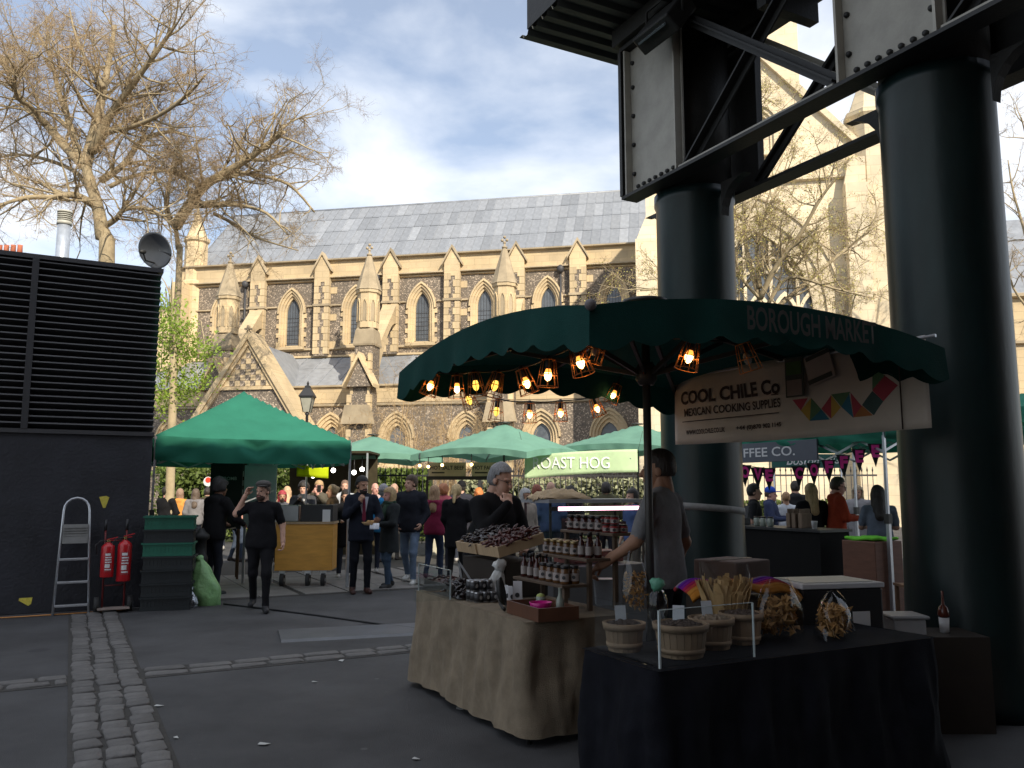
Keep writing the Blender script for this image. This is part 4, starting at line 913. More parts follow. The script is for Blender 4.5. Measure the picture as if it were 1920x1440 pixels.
def person(name, label, loc, yaw, H=1.75, top=(.05, .05, .05), legs=(.03, .04, .07), shoes=(.03, .03, .03), sk='fair', hair=('short', (.05, .03, .02)), arms=None, step=0.0, lean=0.0, style='tee', look=0.0, nod=0.0,
           fine=False, bulk=1.0, extra=None, group=None, under=None, hips=0.0, beard=None, curl=.5, shirt=None):
    """yaw in degrees, 0 faces the camera (-y), 90 faces +x"""
    k = H / 1.75; A = lambda *v: np.array(v, float) * k
    root = thing(name, label, 'person', loc, R(yaw), group)
    ln = lambda p: np.array([p[0], p[1] - math.sin(lean) * max(0, p[2] - .92 * k), .92 * k + (p[2] - .92 * k) * math.cos(lean)]) if p[2] > .92 * k else np.array(p)
    loose = {'tee': 0, 'jacket': .022, 'coat': .02, 'suit': .015, 'puffer': .035}[style]; b = bulk
    T, LG, SH, X = 1, 2, 3, 4
    fx = ((0, 1, 0), 1.45)
    pr = []
    # torso
    hip, waist, chest, neck = A(0, .0, .93), A(0, .0, 1.08), A(0, -.005, 1.30), A(0, .015, 1.46)
    pr += [cap(ln(hip), ln(waist), .165 * k * b + loose, .152 * k * b + loose, T, fx), cap(ln(waist), ln(chest), .150 * k * b + loose, .175 * k + loose, T, fx), cap(ln(chest), ln(A(0, .01, 1.38)), .172 * k + loose, .12 * k + loose, T, fx)]
    for s in (-1, 1): pr.append(cap(ln(A(.06 * s, .01, 1.42)), ln(A(.165 * s, .005, 1.385)), .058 * k, .066 * k + loose * .5, T))
    pr += [ell(A(0, .0, .90), A(.165 * b, .125 * b, .12), LG), cap(ln(A(0, .015, 1.40)), ln(A(0, .0, 1.53)), .060 * k, .055 * k, 0)]
    if style in ('coat',): pr += [cap(A(0, .0, 1.02), A(0, .0, .58), .17 * k + loose, .205 * k + loose, T, fx)]
    elif style in ('suit', 'jacket', 'puffer'): pr += [cap(A(0, .0, 1.0), A(0, 0, .74), .172 * k + loose, .182 * k + loose, T, fx)]
    else: pr += [cap(A(0, 0, 1.0), A(0, 0, .80), .168 * k * b + .008, .174 * k * b + .008, T, fx)]
    if style == 'puffer':
        for z in (.95, 1.05, 1.15, 1.25, 1.35): pr.append(cap(ln(A(-.02, 0, z)), ln(A(.02, 0, z)), .195 * k, .195 * k, T, ((0, 1, 0), 1.3), .3))
    if style == 'jacket': pr.append(ell(ln(A(0, .085, 1.43)), A(.115, .06, .065), T))      # hood lying on the back
    if style == 'suit' or shirt: pr += [cap(ln(A(0, -.115, 1.40)), ln(A(0, -.150, 1.22)), .03, .012, X, None, .3)]
    # legs
    for s in (-1, 1):
        st = step * s; kn = A(.095 * s, -.03 - .14 * abs(step) * (st > 0) - .05 * st, .50); an = A(.10 * s, -.22 * st + (.12 * abs(step) if st < 0 else 0), .09 + (.07 * abs(step) if st < 0 else 0))
        h_ = A(.085 * s, 0, .88); pr += [cap(h_, kn, .088 * k * b, .062 * k, LG), cap(kn, an, .060 * k, .046 * k, LG)]
        toe = an + A(.02 * s, -.15, -.055 + (-.02 if st < 0 else 0)); pr += [cap(an + A(0, .035, -.05), toe, .042 * k, .036 * k, SH, None, .3), cap(an + A(0, 0, .0), an + A(0, 0, -.04), .046 * k, .045 * k, SH, None, .3)]
    # arms
    arms = arms or {}; hands = []
    for s, key in ((-1, 'R'), (1, 'L')):           # facing -y, the person's right hand is at -x
        e, w = arms.get(key, ((.245 * s, .03, 1.13), (.25 * s, -.07, .88)))
        sh = ln(A(.185 * s, .005, 1.39)); e = ln(A(*e)); w = ln(A(*w))
        ac = 0 if style == 'tee' else T; ar = 0 if style == 'tee' else loose * .8
        if style == 'tee':
            mid = sh + (e - sh) * .72; pr += [cap(sh, mid, .064 * k, .060 * k, T, None, .6), cap(sh + (e - sh) * .5, e, .047 * k, .041 * k, 0, None, .5)]
        else: pr += [cap(sh, e, .060 * k + ar, .048 * k + ar, T)]
        w2 = w + (e - w) * .06; pr += [cap(e, w2, .042 * k + ar, .030 * k + ar * .8, ac)]
        hd = (w - e) / np.linalg.norm(w - e); hands.append((w, hd, s))
        if fine: pr.append(cap(w2, w + hd * .01, .028 * k, .026 * k, 0, None, .3))
        else: pr += [cap(w, w + hd * .10 * k, .034 * k, .022 * k, 0, ((0, 1, 0), 1.3), .4)]
    # head
    def hp(v):
        q = np.array(v, float) * k; q = np.array([q[0], q[1] * math.cos(nod) - q[2] * -math.sin(nod) * -1, q[2] * math.cos(nod) - q[1] * math.sin(nod) * -1]); q = rot2(q, look); return q + hc
    hc = ln(A(0, -.02, 1.592))
    hd_ = [ell(hp((0, .012, .045)), A(.076, .096, .098), 0, 1, look), ell(hp((0, -.035, -.03)), A(.060, .062, .085), 0, 1, look), cap(hp((0, -.055, -.095)), hp((0, -.062, -.085)), .030 * k, .028 * k, 0),
           cap(hp((0, -.092, .018)), hp((0, -.113, -.018)), .011 * k, .016 * k, 0, None, .35), cap(hp((0, .03, -.02)), hp((0, .045, -.13)), .058 * k, .058 * k, 0)]
    for s in (-1, 1):
        hd_ += [ell(hp((.077 * s, .012, .0)), A(.012, .024, .032), 0, .3, look), cap(hp((.018 * s, -.084, .036)), hp((.050 * s, -.070, .036)), .010 * k, .009 * k, 0, None, .4), ell(hp((.031 * s, -.083, .018)), A(.011, .006, .006), 5, .1, look)]
    hd_ += [cap(hp((-.020, -.094, -.052)), hp((.020, -.094, -.052)), .0065 * k, .0065 * k, 6, None, .2)]
    if beard: hd_ += [ell(hp((0, -.050, -.070)), A(.060, .052, .05), 7, .5, look), cap(hp((-.03, -.092, -.040)), hp((.03, -.092, -.040)), .008 * k, .008 * k, 7, None, .2)]
    hh = .0075 if fine else .014
    parts = [polygonise(pr, .0125 if fine else .019, .035 * k, .0036 if fine else .004, len(label), {'tee': .86, 'jacket': .84, 'coat': .62, 'suit': .78, 'puffer': .86}[style] * k), polygonise(hd_, hh, .018)]
    if fine:
        for i, (w, d, s) in enumerate(hands):
            pn = arms.get('palm' + 'RL'[i], (-s, -.2, 0)); parts.append(polygonise(hand_prims(w - d * .01, arms.get('fing' + 'RL'[i], d), pn, k, arms.get('curl' + 'RL'[i], curl), -s if i == 0 else -s), .0048, .008))
    hcol = hair[1]; hm = mat('hair_%02d_%02d_%02d' % tuple(int(x * 99) for x in hcol), hcol, .55, .35, 60, bump=.6, bscale=90, aniso=(1, 1, .25))
    mats = [skin(sk), fab(top), fab(legs), mat('shoe_%02d%02d%02d' % tuple(int(x * 99) for x in shoes), shoes, .6, .1), fab(under or (.6, .6, .62)), mat('eye_dark', (.03, .02, .02), .3, 0), mat('lip', (.36, .14, .12), .5, 0), mat('beard_%02d' % int((beard or (0, 0, 0))[0] * 99), beard or (0, 0, 0), .8, .3, 60)]
    obj('body', np_mesh('body', parts, mats), root)
    # hair
    st = hair[0]; hr = []
    if st != 'bald':
        top_ = {'short': .010, 'curly': .035, 'long': .014, 'bob': .016, 'bun': .010, 'crop': .005, 'pony': .010}[st] + .004
        hr += [ell(hp((0, .022, .060)), A(.078 + top_, .096 + top_, .090 + top_), 0, 1, look), ell(hp((0, .045, .01)), A(.077 + top_ * .7, .072 + top_, .085), 0, 1, look)]
        if st == 'long': hr += [cap(hp((0, .07, .02)), ln(A(0, .115, 1.30)), .085 * k, .075 * k, 0, ((0, 1, 0), 1.5))] + [cap(hp((.07 * s, .03, .02)), ln(A(.085 * s, .055, 1.36)), .035, .03, 0) for s in (-1, 1)]
        if st == 'bob': hr += [cap(hp((.06 * s, .03, .03)), hp((.07 * s, .03, -.09)), .045 * k, .04 * k) for s in (-1, 1)] + [cap(hp((0, .06, .0)), hp((0, .07, -.10)), .08 * k, .07 * k, 0, ((0, 1, 0), 1.4))]
        if st == 'bun': hr += [ell(hp((0, .12, .08)), A(.045, .04, .04))]
        if st == 'pony': hr += [cap(hp((0, .11, .05)), ln(A(0, .17, 1.42)), .035 * k, .022 * k)]
        hv, hf, hmi = polygonise(hr, hh * 1.1, .03, .004 if st != 'curly' else .009, len(label))
        # keep the face free
        fc = hp((0, -.075, -.035)); q = hv[hf].mean(1) - fc; cl = math.cos(look); sl_ = math.sin(look); fwd = np.array([sl_, -cl, 0]); dep = q @ fwd; lat = np.abs(q @ np.array([cl, sl_, 0]))
        low = hv[hf].mean(1)[:, 2] - hc[2]
        keep = ~((dep > -.065 * k) & (low < .075 * k - (dep < -.02) * .02) & (low > -.3)) if st in ('short', 'crop', 'curly', 'bun', 'pony') else ~((dep > -.050 * k) & (low < .072 * k))
        if st in ('short', 'crop', 'curly'): keep &= ~((low < (-.03 if st == 'crop' else -.045) * k))
        obj('hair', np_mesh('hair', [(hv, hf[keep], hmi[keep])], [hm]), root)
    if extra: extra(root, hp, ln, A, k)
    return root
def hat(kind, col):
    def f(root, hp, ln, A, k):
        m = MB(); c = Vector(hp((0, .012, .075)))
        if kind == 'flatcap':
            m.ball(c + Vector((0, .0, .035)), (.105, .125, .055), 20, 10); m.ball(c + Vector((0, -.11, .008)), (.075, .055, .012), 16, 6)
        elif kind == 'cap':
            m.ball(c + Vector((0, .01, .02)), (.092, .108, .085), 20, 10); b = Vector(hp((0, -.14, .075))); m.ball(b, (.07, .07, .010), 16, 6)
        else: m.ball(c + Vector((0, .012, .015)), (.096, .112, .105), 20, 10); m.lathe([(.097, -.03), (.103, -.025), (.103, .02), (.097, .025)], 20, c + Vector((0, .012, 0)), ax=1, ay=1.12)
        m.build({'flatcap': 'flat_cap', 'cap': 'baseball_cap'}.get(kind, 'beanie'), fab(col), root)
    return f
def glasses(root, hp, ln, A, k):
    m = MB()
    for s in (-1, 1):
        c = Vector(hp((.033 * s, -.105, .018))); m.tube([c + Vector((.024 * math.cos(t), 0, .019 * math.sin(t))) for t in [i * math.pi / 6 for i in range(13)]], .0028, 4)
        m.tube([Vector(hp((.057 * s, -.103, .02))), Vector(hp((.078 * s, .01, .022)))], .0028, 4)
    m.tube([Vector(hp((-.010, -.108, .022))), Vector(hp((.010, -.108, .022)))], .0028, 4); m.build('glasses', mat('dark_frame', (.02, .02, .02), .3, 0), root)
def multi(*fs):
    def f(*a):
        for q in fs: q(*a)
    return f
def scarf(col):
    def f(root, hp, ln, A, k):
        m = MB()
        for z, r_ in ((1.43, .098), (1.475, .088)): m.tube([Vector(ln(A(r_ / k * math.cos(t), .0 + r_ / k * .95 * math.sin(t), z + .012 * math.sin(3 * t)))) for t in [i * math.pi / 9 for i in range(19)]], .032, 8)
        m.tube([Vector(ln(A(.05, -.11, 1.43))), Vector(ln(A(.06, -.17, 1.3))), Vector(ln(A(.06, -.18, 1.1)))], [.035, .045, .04], 8); m.build('scarf', fab(col), root)
    return f
# ---- people in view
GP = lambda px, Y: (gx(px, Y), Y, 0)
UP = (0, -.9, .4)
person('person', 'man in black tee and grey flat cap walking with one hand raised to his head', GP(497, 11.4), 12, 1.72, (.012, .012, .014), (.013, .013, .015), (.02, .02, .022), 'fair', ('crop', (.06, .04, .03)),
       {'R': ((-.34, -.02, 1.30), (-.215, -.07, 1.56)), 'fingR': (.35, .1, .9), 'palmR': (.7, -.5, 0), 'L': ((.27, .04, 1.14), (.29, -.04, .90)), 'curlR': .5, 'curlL': .75}, .8, .02, 'tee', -.55, .05, True, 1.16, hat('flatcap', (.09, .085, .08)), beard=(.06, .03, .02))
person('person', 'person in black bending over behind the green crates', GP(408, 13.0), 150, 1.78, (.010, .010, .011), (.02, .022, .03), (.02, .02, .02), 'brown', ('curly', (.012, .01, .01)), {'R': ((-.3, -.14, 1.14), (-.22, -.36, 1.05)), 'L': ((.3, -.12, 1.14), (.2, -.36, 1.05))}, 0, .12, 'jacket', 0, 0, False, 1.1)
def suit_bits(root, hp, ln, A, k):
    m = MB(); P = [A(-.018, -.165, 1.40), A(.018, -.165, 1.40), A(.028, -.185, 1.10), A(0, -.186, 1.05), A(-.028, -.185, 1.10)]
    m.add([Vector(ln(p)) for p in P], [(0, 1, 2, 3, 4)]); m.build('tie', fab((.14, .02, .04)), root, solid=.01)
    m = MB(); m.add([Vector(ln(A(*p))) for p in ((-.075, -.135, 1.43), (.075, -.135, 1.43), (.012, -.178, 1.12), (-.012, -.178, 1.12))], [(0, 1, 2, 3)]); m.build('shirt_front', fab((.5, .5, .56)), root, solid=.008)
person('person', 'man in navy suit and dark red tie eating by the gazebo pole', GP(681, 13.3), 22, 1.82, (.016, .019, .030), (.010, .011, .015), (.05, .018, .014), 'tan', ('short', (.012, .01, .01)),
       {'R': ((-.25, -.10, 1.16), (-.07, -.22, 1.36)), 'fingR': (.3, -.3, .9), 'L': ((.27, -.06, 1.12), (.16, -.30, 1.06)), 'palmL': (0, 0, 1), 'fingL': (-.2, -1, .1), 'palmR': (.6, .6, 0), 'curlR': .9}, .15, 0, 'suit', .35, .12, True, 1.0, suit_bits, beard=(.03, .02, .015))
person('person', 'blonde woman in dark coat and green scarf holding a snack', GP(733, 14.0), -48, 1.64, (.030, .034, .036), (.055, .085, .13), (.02, .02, .02), 'pink', ('bob', (.42, .29, .14)), {'R': ((-.22, -.10, 1.13), (-.10, -.32, 1.12)), 'L': ((.23, -.08, 1.12), (.05, -.31, 1.10)), 'curlR': .8, 'curlL': .8}, .35, 0, 'coat', -.1, .05, True, 1, scarf((.035, .06, .042)))
person('person', 'tall young man in black hooded jacket and pale jeans looking aside', GP(772, 14.6), -8, 1.86, (.020, .022, .023), (.14, .19, .27), (.62, .62, .6), 'fair', ('short', (.06, .035, .02)), {'R': ((-.26, .04, 1.12), (-.20, -.10, .95)), 'L': ((.26, .04, 1.12), (.20, -.10, .95))}, .75, 0, 'jacket', -.6, 0, True, .98, under=(.5, .5, .5))
person('person', 'woman in raspberry jacket with long fair hair seen from behind', GP(816, 15.4), 172, 1.68, (.23, .025, .065), (.035, .05, .09), (.05, .05, .06), 'fair', ('long', (.36, .22, .12)), {'R': ((-.23, -.05, 1.12), (-.12, -.25, 1.08)), 'L': ((.23, -.05, 1.12), (.12, -.25, 1.08))}, -.6, 0, 'jacket')
person('person', 'redhead in coral puffer jacket behind the raspberry jacket', GP(833, 17.2), 160, 1.70, (.52, .13, .15), (.03, .03, .04), (.03, .03, .03), 'fair', ('curly', (.36, .13, .05)), None, 0, 0, 'puffer')
person('person', 'woman in long black coat with blonde ponytail seen from behind', GP(857, 14.8), 168, 1.70, (.016, .017, .018), (.014, .014, .016), (.02, .02, .02), 'fair', ('pony', (.46, .33, .16)), {'R': ((-.22, -.05, 1.13), (-.1, -.26, 1.15)), 'L': ((.23, .0, 1.12), (.21, -.12, .95))}, -.2, 0, 'coat')
person('person', 'grey haired man with glasses in dark navy sweater leaning over the counter, hand to chin', GP(918, 7.85), 38, 1.86, (.008, .010, .020), (.02, .02, .025), (.03, .03, .03), 'fair', ('short', (.17, .17, .175)), {'R': ((-.24, -.20, 1.15), (-.05, -.235, 1.40)), 'fingR': (.15, .25, .9), 'palmR': (.3, .9, 0), 'L': ((.27, -.10, 1.13), (.16, -.28, 1.02)), 'curlR': 1.0}, 0, .22, 'jacket', .35, .30, True, 1.42, glasses)
person('person', 'stallholder in grey T-shirt standing at the umbrella pole with his back turned', (1.10, 6.12, 0), 238, 1.90, (.25, .255, .265), (.018, .018, .022), (.03, .03, .03), 'tan', ('crop', (.03, .02, .015)), {'R': ((-.25, .05, 1.12), (-.24, -.04, .87)), 'L': ((.23, -.10, 1.14), (.26, -.34, .98)), 'palmL': (0, 0, -1), 'curlL': .9}, 0, .03, 'tee', .3, .05, True, 1.02)
# crowd beyond
crowd = [
 ('woman in orange top with brown bob behind the crates', 343, 21, 1.62, 175, (.62, .28, .07), ('bob', (.25, .16, .11)), 'jacket'),  # the top's orange is sunlight put into the cloth colour
 ('dark coated person by the left gazebo pole', 318, 19, 1.68, 160, (.012, .012, .014), ('short', (.02, .015, .012)), 'coat'),
 ('person in grey patterned top near the orange one', 372, 20.5, 1.62, 190, (.22, .21, .22), ('long', (.10, .07, .05)), 'jacket'),
 ('person in olive jacket before the sunlit hedge', 394, 22, 1.66, 170, (.07, .06, .04), ('short', (.03, .02, .015)), 'jacket'),
 ('person in dark jacket under the round red sign', 420, 22.5, 1.72, 195, (.03, .03, .05), ('curly', (.03, .02, .02)), 'jacket'),
 ('man with short cropped hair in the sun behind the flat cap man', 452, 19, 1.66, 130, (.5, .26, .12), ('crop', (.16, .13, .1)), 'tee'),
 ('person with bright red hair behind the plywood counter', 533, 18, 1.58, 20, (.55, .5, .45), ('bob', (.30, .03, .04)), 'tee'),
 ('woman with sunlit fair hair behind the metal hood', 542, 20, 1.68, 200, (.6, .42, .3), ('long', (.5, .33, .2)), 'tee'),
 ('curly dark haired man in grey hooded top holding a phone', 572, 17.4, 1.76, 5, (.06, .06, .065), ('curly', (.02, .015, .012)), 'jacket'),
 ('fair haired man raising a phone before his face', 601, 17.8, 1.80, 0, (.09, .08, .06), ('short', (.40, .26, .13)), 'jacket'),
 ('woman with blonde hair tied back in brown coat', 627, 16.6, 1.70, -65, (.10, .065, .035), ('bun', (.32, .22, .11)), 'coat'),
 ('man in pale shirt behind the gazebo pole', 649, 19, 1.82, 10, (.45, .47, .5), ('crop', (.2, .12, .08)), 'tee'),
 ('dark haired woman in black holding a drink beside the suit', 651, 15.6, 1.60, 15, (.02, .018, .02), ('long', (.03, .02, .018)), 'coat'),
 ('bald man with grey fringe behind the suit', 705, 19, 1.76, 30, (.5, .38, .36), ('bald', (.3, .3, .3)), 'tee'),
 ('person in bright blue waterproof and grey hat', 721, 16.4, 1.68, 185, (.03, .22, .48), ('short', (.2, .2, .2)), 'jacket'),
 ('pale pink topped person by the laurel hedge', 741, 19.5, 1.74, 160, (.62, .42, .42), ('crop', (.4, .25, .18)), 'tee'),
 ('person in black wool hat at the salt beef stall', 866, 19, 1.78, 185, (.03, .03, .035), ('crop', (.02, .02, .02)), 'coat'),
 ('ginger haired person low behind the man in navy', 898, 19.5, 1.62, 170, (.1, .08, .07), ('curly', (.5, .17, .05)), 'coat'),
 ('white haired woman with glasses in beige coat', 985, 14.6, 1.62, 40, (.30, .25, .21), ('bob', (.42, .41, .40)), 'coat'),
 ('red haired woman in grey shawl near the hog roast', 1006, 16.6, 1.70, 190, (.17, .17, .18), ('bob', (.24, .06, .03)), 'coat'),
 ('balding man in blue collar seen from behind', 1032, 15.8, 1.76, 178, (.05, .08, .15), ('bald', (.1, .1, .1)), 'jacket'),
 ('person with big dark curls beyond the display case', 1068, 17, 1.66, 180, (.02, .02, .02), ('curly', (.02, .015, .012)), 'coat'),
 ('man in olive puffer jacket seen from behind under the hog roast banner', 1135, 15.4, 1.74, 176, (.085, .078, .045), ('short', (.02, .016, .014)), 'puffer'),
 ('dark haired woman in blue patterned top beside the umbrella pole', 1184, 13.6, 1.62, -60, (.08, .12, .26), ('bob', (.015, .012, .012)), 'tee'),
 ('stocky man in black T-shirt in profile at the coffee stall', 1409, 13.6, 1.70, 75, (.022, .023, .026), ('short', (.015, .012, .01)), 'tee'),
 ('person in bright blue cap and navy top', 1440, 16, 1.64, 60, (.04, .05, .10), ('crop', (.1, .06, .04)), 'jacket'),
 ('fair haired boy in white top with dark straps', 1469, 16.5, 1.56, 175, (.5, .52, .56), ('crop', (.45, .25, .12)), 'tee'),
 ('tall dark haired figure between the boy and the blonde', 1487, 17, 1.78, 180, (.03, .025, .025), ('short', (.03, .02, .015)), 'jacket'),
 ('woman with long wavy blonde hair in dark coat at the coffee counter', 1516, 13.4, 1.70, 185, (.014, .015, .02), ('long', (.36, .24, .11)), 'coat'),
 ('young man in red jacket with glasses looking down', 1560, 13.4, 1.80, 85, (.32, .045, .02), ('short', (.07, .045, .03)), 'jacket'),
 ('woman with fair bob beyond the coffee stall pole', 1603, 16, 1.68, -30, (.25, .24, .25), ('bob', (.3, .22, .13)), 'coat'),
 ('woman with long dark hair in grey top by the white tent pole', 1640, 11.9, 1.66, 165, (.16, .19, .24), ('long', (.02, .016, .014)), 'tee'),
 ('person in dark top at the far right stall', 1905, 13, 1.66, 180, (.03, .03, .03), ('short', (.04, .03, .02)), 'jacket'),
]
pants = [(.03, .035, .05), (.06, .08, .12), (.02, .02, .022), (.10, .09, .08)]
for i, (lb, px, Y, H, yw, colr, hr, sty) in enumerate(crowd):
    ar = None
    if 'phone' in lb: ar = {'R': ((-.24, -.12, 1.16), (-.04, -.30, 1.50 if 'raising' in lb else 1.38)), 'L': ((.24, -.10, 1.15), (.05, -.30, 1.45 if 'raising' in lb else 1.36))}
    elif 'drink' in lb or 'looking down' in lb or i % 3 == 1: ar = {'R': ((-.24, -.08, 1.13), (-.1, -.30, 1.12)), 'L': ((.24, -.08, 1.13), (.08, -.30, 1.14))}
    ex = None
    if 'blue cap' in lb: ex = hat('cap', (.03, .08, .42))
    elif 'wool hat' in lb: ex = hat('beanie', (.012, .012, .013))
    elif 'grey hat' in lb: ex = hat('beanie', (.42, .40, .42))
    elif 'glasses' in lb: ex = glasses
    person('person', lb, GP(px, Y), yw, H, colr, pants[i % 4], (.04, .03, .03) if i % 2 else (.4, .38, .36), ('fair', 'pink', 'tan', 'fair')[i % 4], hr, ar, (.0, .4, -.3)[i % 3], .06 if 'looking down' in lb else 0, sty, 0, .25 if 'looking down' in lb else 0, False, 1 + .05 * (i % 3), ex, 'people in the market crowd')
for px, Y, z, l in ((572, 17.05, 1.44, 'white phone held by the curly haired man'), (601, 17.45, 1.62, 'black phone raised by the fair haired man')):
    m = MB(); m.bx(-.04, .04, -.006, .006, -.075, .075); tag(m.build('phone', mat('phone_' + l[:5], (.5, .5, .52) if 'white' in l else (.02, .02, .02), .2, 0), None, (gx(px, Y), Y, z), bevel=.005), l, 'phone')
# paper tray with food in the suited man's hand
t = thing('food_tray', 'brown paper food tray with napkin held by the man in the suit', 'food tray', (gx(696, 12.98), 12.98, 1.06))
m = MB(); m.lathe([(.06, 0), (.095, .045), (.09, .045), (.055, .006)], 10, ax=1.3); m.build('tray', mat('kraft_card', (.42, .27, .14), .8), t)
m = MB(); r = random.Random(2)
for k in range(5): m.ball((r.uniform(-.06, .06), r.uniform(-.04, .04), .05), (.03, .028, .022), 8, 6, jit=.15, rng=r)
m.build('food', mat('pastry', (.5, .3, .12), .7), t)
m = MB(); m.sheet(lambda u, v: Vector((.02 + .14 * u, -.06 - .02 * v + .02 * math.sin(u * 8), .03 - .09 * v)), 6, 4); m.build('napkin', fab((.75, .76, .8)), t, solid=.003)
# ================================================================== CANOPIES
green = cloth('canopy_green', (.035, .20, .135), .10, .22, 3); green2 = cloth('parasol_green', (.17, .34, .26), .10, .25, 3); dgreen = cloth('deep_green_canvas', (.006, .042, .036), .15, .06, 4)
alu = mat('aluminium', (.55, .57, .60), .35, .08, 20, metal=.7); dkmetal = mat('dark_metal', (.05, .048, .045), .45, .15, 10, metal=.3)
def parasol(name, label, loc, rz, half, zr, zm, za, cm, val, pole=True, sc=.26, ribs=True, group=None, scal=.045):
    t = thing(name, label, 'parasol', (loc[0], loc[1], 0), rz, group)
    def hz(x, y):
        ax_, ay_ = abs(x) / half, abs(y) / half; M_ = max(ax_, ay_); mn = min(ax_, ay_) / (M_ + 1e-6); r_ = M_
        return za - (za - zm) * r_ ** 1.0 - (zm - zr) * mn ** 2 * r_ - .05 * math.sin(math.pi * min(1, r_)) * (math.sin(math.pi * mn) ** 2)
    m = MB(); n = 24; m.sheet(lambda u, v: Vector(((2 * u - 1) * half, (2 * v - 1) * half, hz((2 * u - 1) * half, (2 * v - 1) * half))), n, n); m.build('canopy', cm, t)
    for k in range(4):
        m = MB(); a_ = k * math.pi / 2; nn = 72; sn = max(3, round(2 * half / sc))
        def f(u, v):
            x = (2 * u - 1) * half; z0 = hz(x, half); drop = val + scal * abs(math.sin(math.pi * u * sn)); wv = .014 * math.sin(u * 21 + k) * v + .008 * math.sin(u * 47) * v
            wv *= 1 - abs(2 * u - 1) ** 8; return Vector((-x * (1 + .012 * v / half), -half - .012 * v - wv, z0 - drop * v))
        m.sheet(f, nn, 5); m.build('valance', cm, t, rz=a_)
    if ribs:
        for k in range(8):
            a_ = k * math.pi / 4; L = half * (math.sqrt(2) if k % 2 else 1); d = Vector((math.cos(a_), math.sin(a_), 0)); e = d * L; ze = hz(e.x * .999, e.y * .999) - .03
            m = MB(); m.bar((0, 0, za - .06), (e.x * .99, e.y * .99, ze), .028, .04); rb = m.build('rib', dkmetal if cm == dgreen else alu, t)
            q = d * L * .52; m = MB(); m.bar((d.x * .06, d.y * .06, za - .50), (q.x, q.y, za - .06 + (ze - za) * .52), .022, .03); m.build('strut', dkmetal if cm == dgreen else alu, rb)
        m = MB(); m.lathe([(.05, za - .58), (.075, za - .54), (.075, za - .46), (.05, za - .42)], 16); m.build('hub', dkmetal, t)
    m = MB(); m.lathe([(.16, za + .005), (.16, za + .03), (.03, za + .05)], 16); m.build('cap', dkmetal, t)
    if pole:
        m = MB(); m.lathe([(.028, .05), (.028, za - .05)], 14); m.build('pole', dkmetal, t); m = MB(); m.bx(-.3, .3, -.3, .3, 0, .06); m.build('base_plate', dkmetal, t, bevel=.01)
    return t, hz
UC = G(3.56, 4.74)
big, hzb = parasol('market_umbrella', 'big dark green scalloped market umbrella over the chilli stall', UC, GA, 1.35, 2.50, 2.64, 2.91, dgreen, .20)
text('BOROUGH MARKET', mat('faded_print', (.06, .057, .05), .9, .2, 20), big, (.14, -1.40, 2.525), w=1.02, h=.135, bold=.02)
m = MB(); m.ball((-1.35, -1.36, 2.50), (.03, .03, .03), 12, 8); m.build('rib_knob', mat('knob_grey', (.14, .12, .12), .6), big)
for px, Y, hf, rzz, zr_, zm_, za_, lb in ((700, 22.6, 1.5, 22, 2.42, 2.52, 3.05, 'faded green parasol behind the gazebo corner'), (945, 20.6, 1.62, 58, 2.42, 2.56, 3.22, 'faded green parasol in front of the salt beef stall'), (1195, 21.8, 1.72, 50, 2.60, 2.72, 3.28, 'faded green parasol above the hog roast banner')):
    parasol('stall_parasol', lb, (gx(px, Y), Y), R(rzz), hf, zr_, zm_, za_, green2, .14, True, .5, True, 'faded green parasols over the food stalls', .01)
parasol('teal_parasol', 'teal parasol edge beyond the near iron column', (gx(1985, 15), 15), R(20), 1.5, 2.9, 3.0, 3.5, green, .2, True, .4)
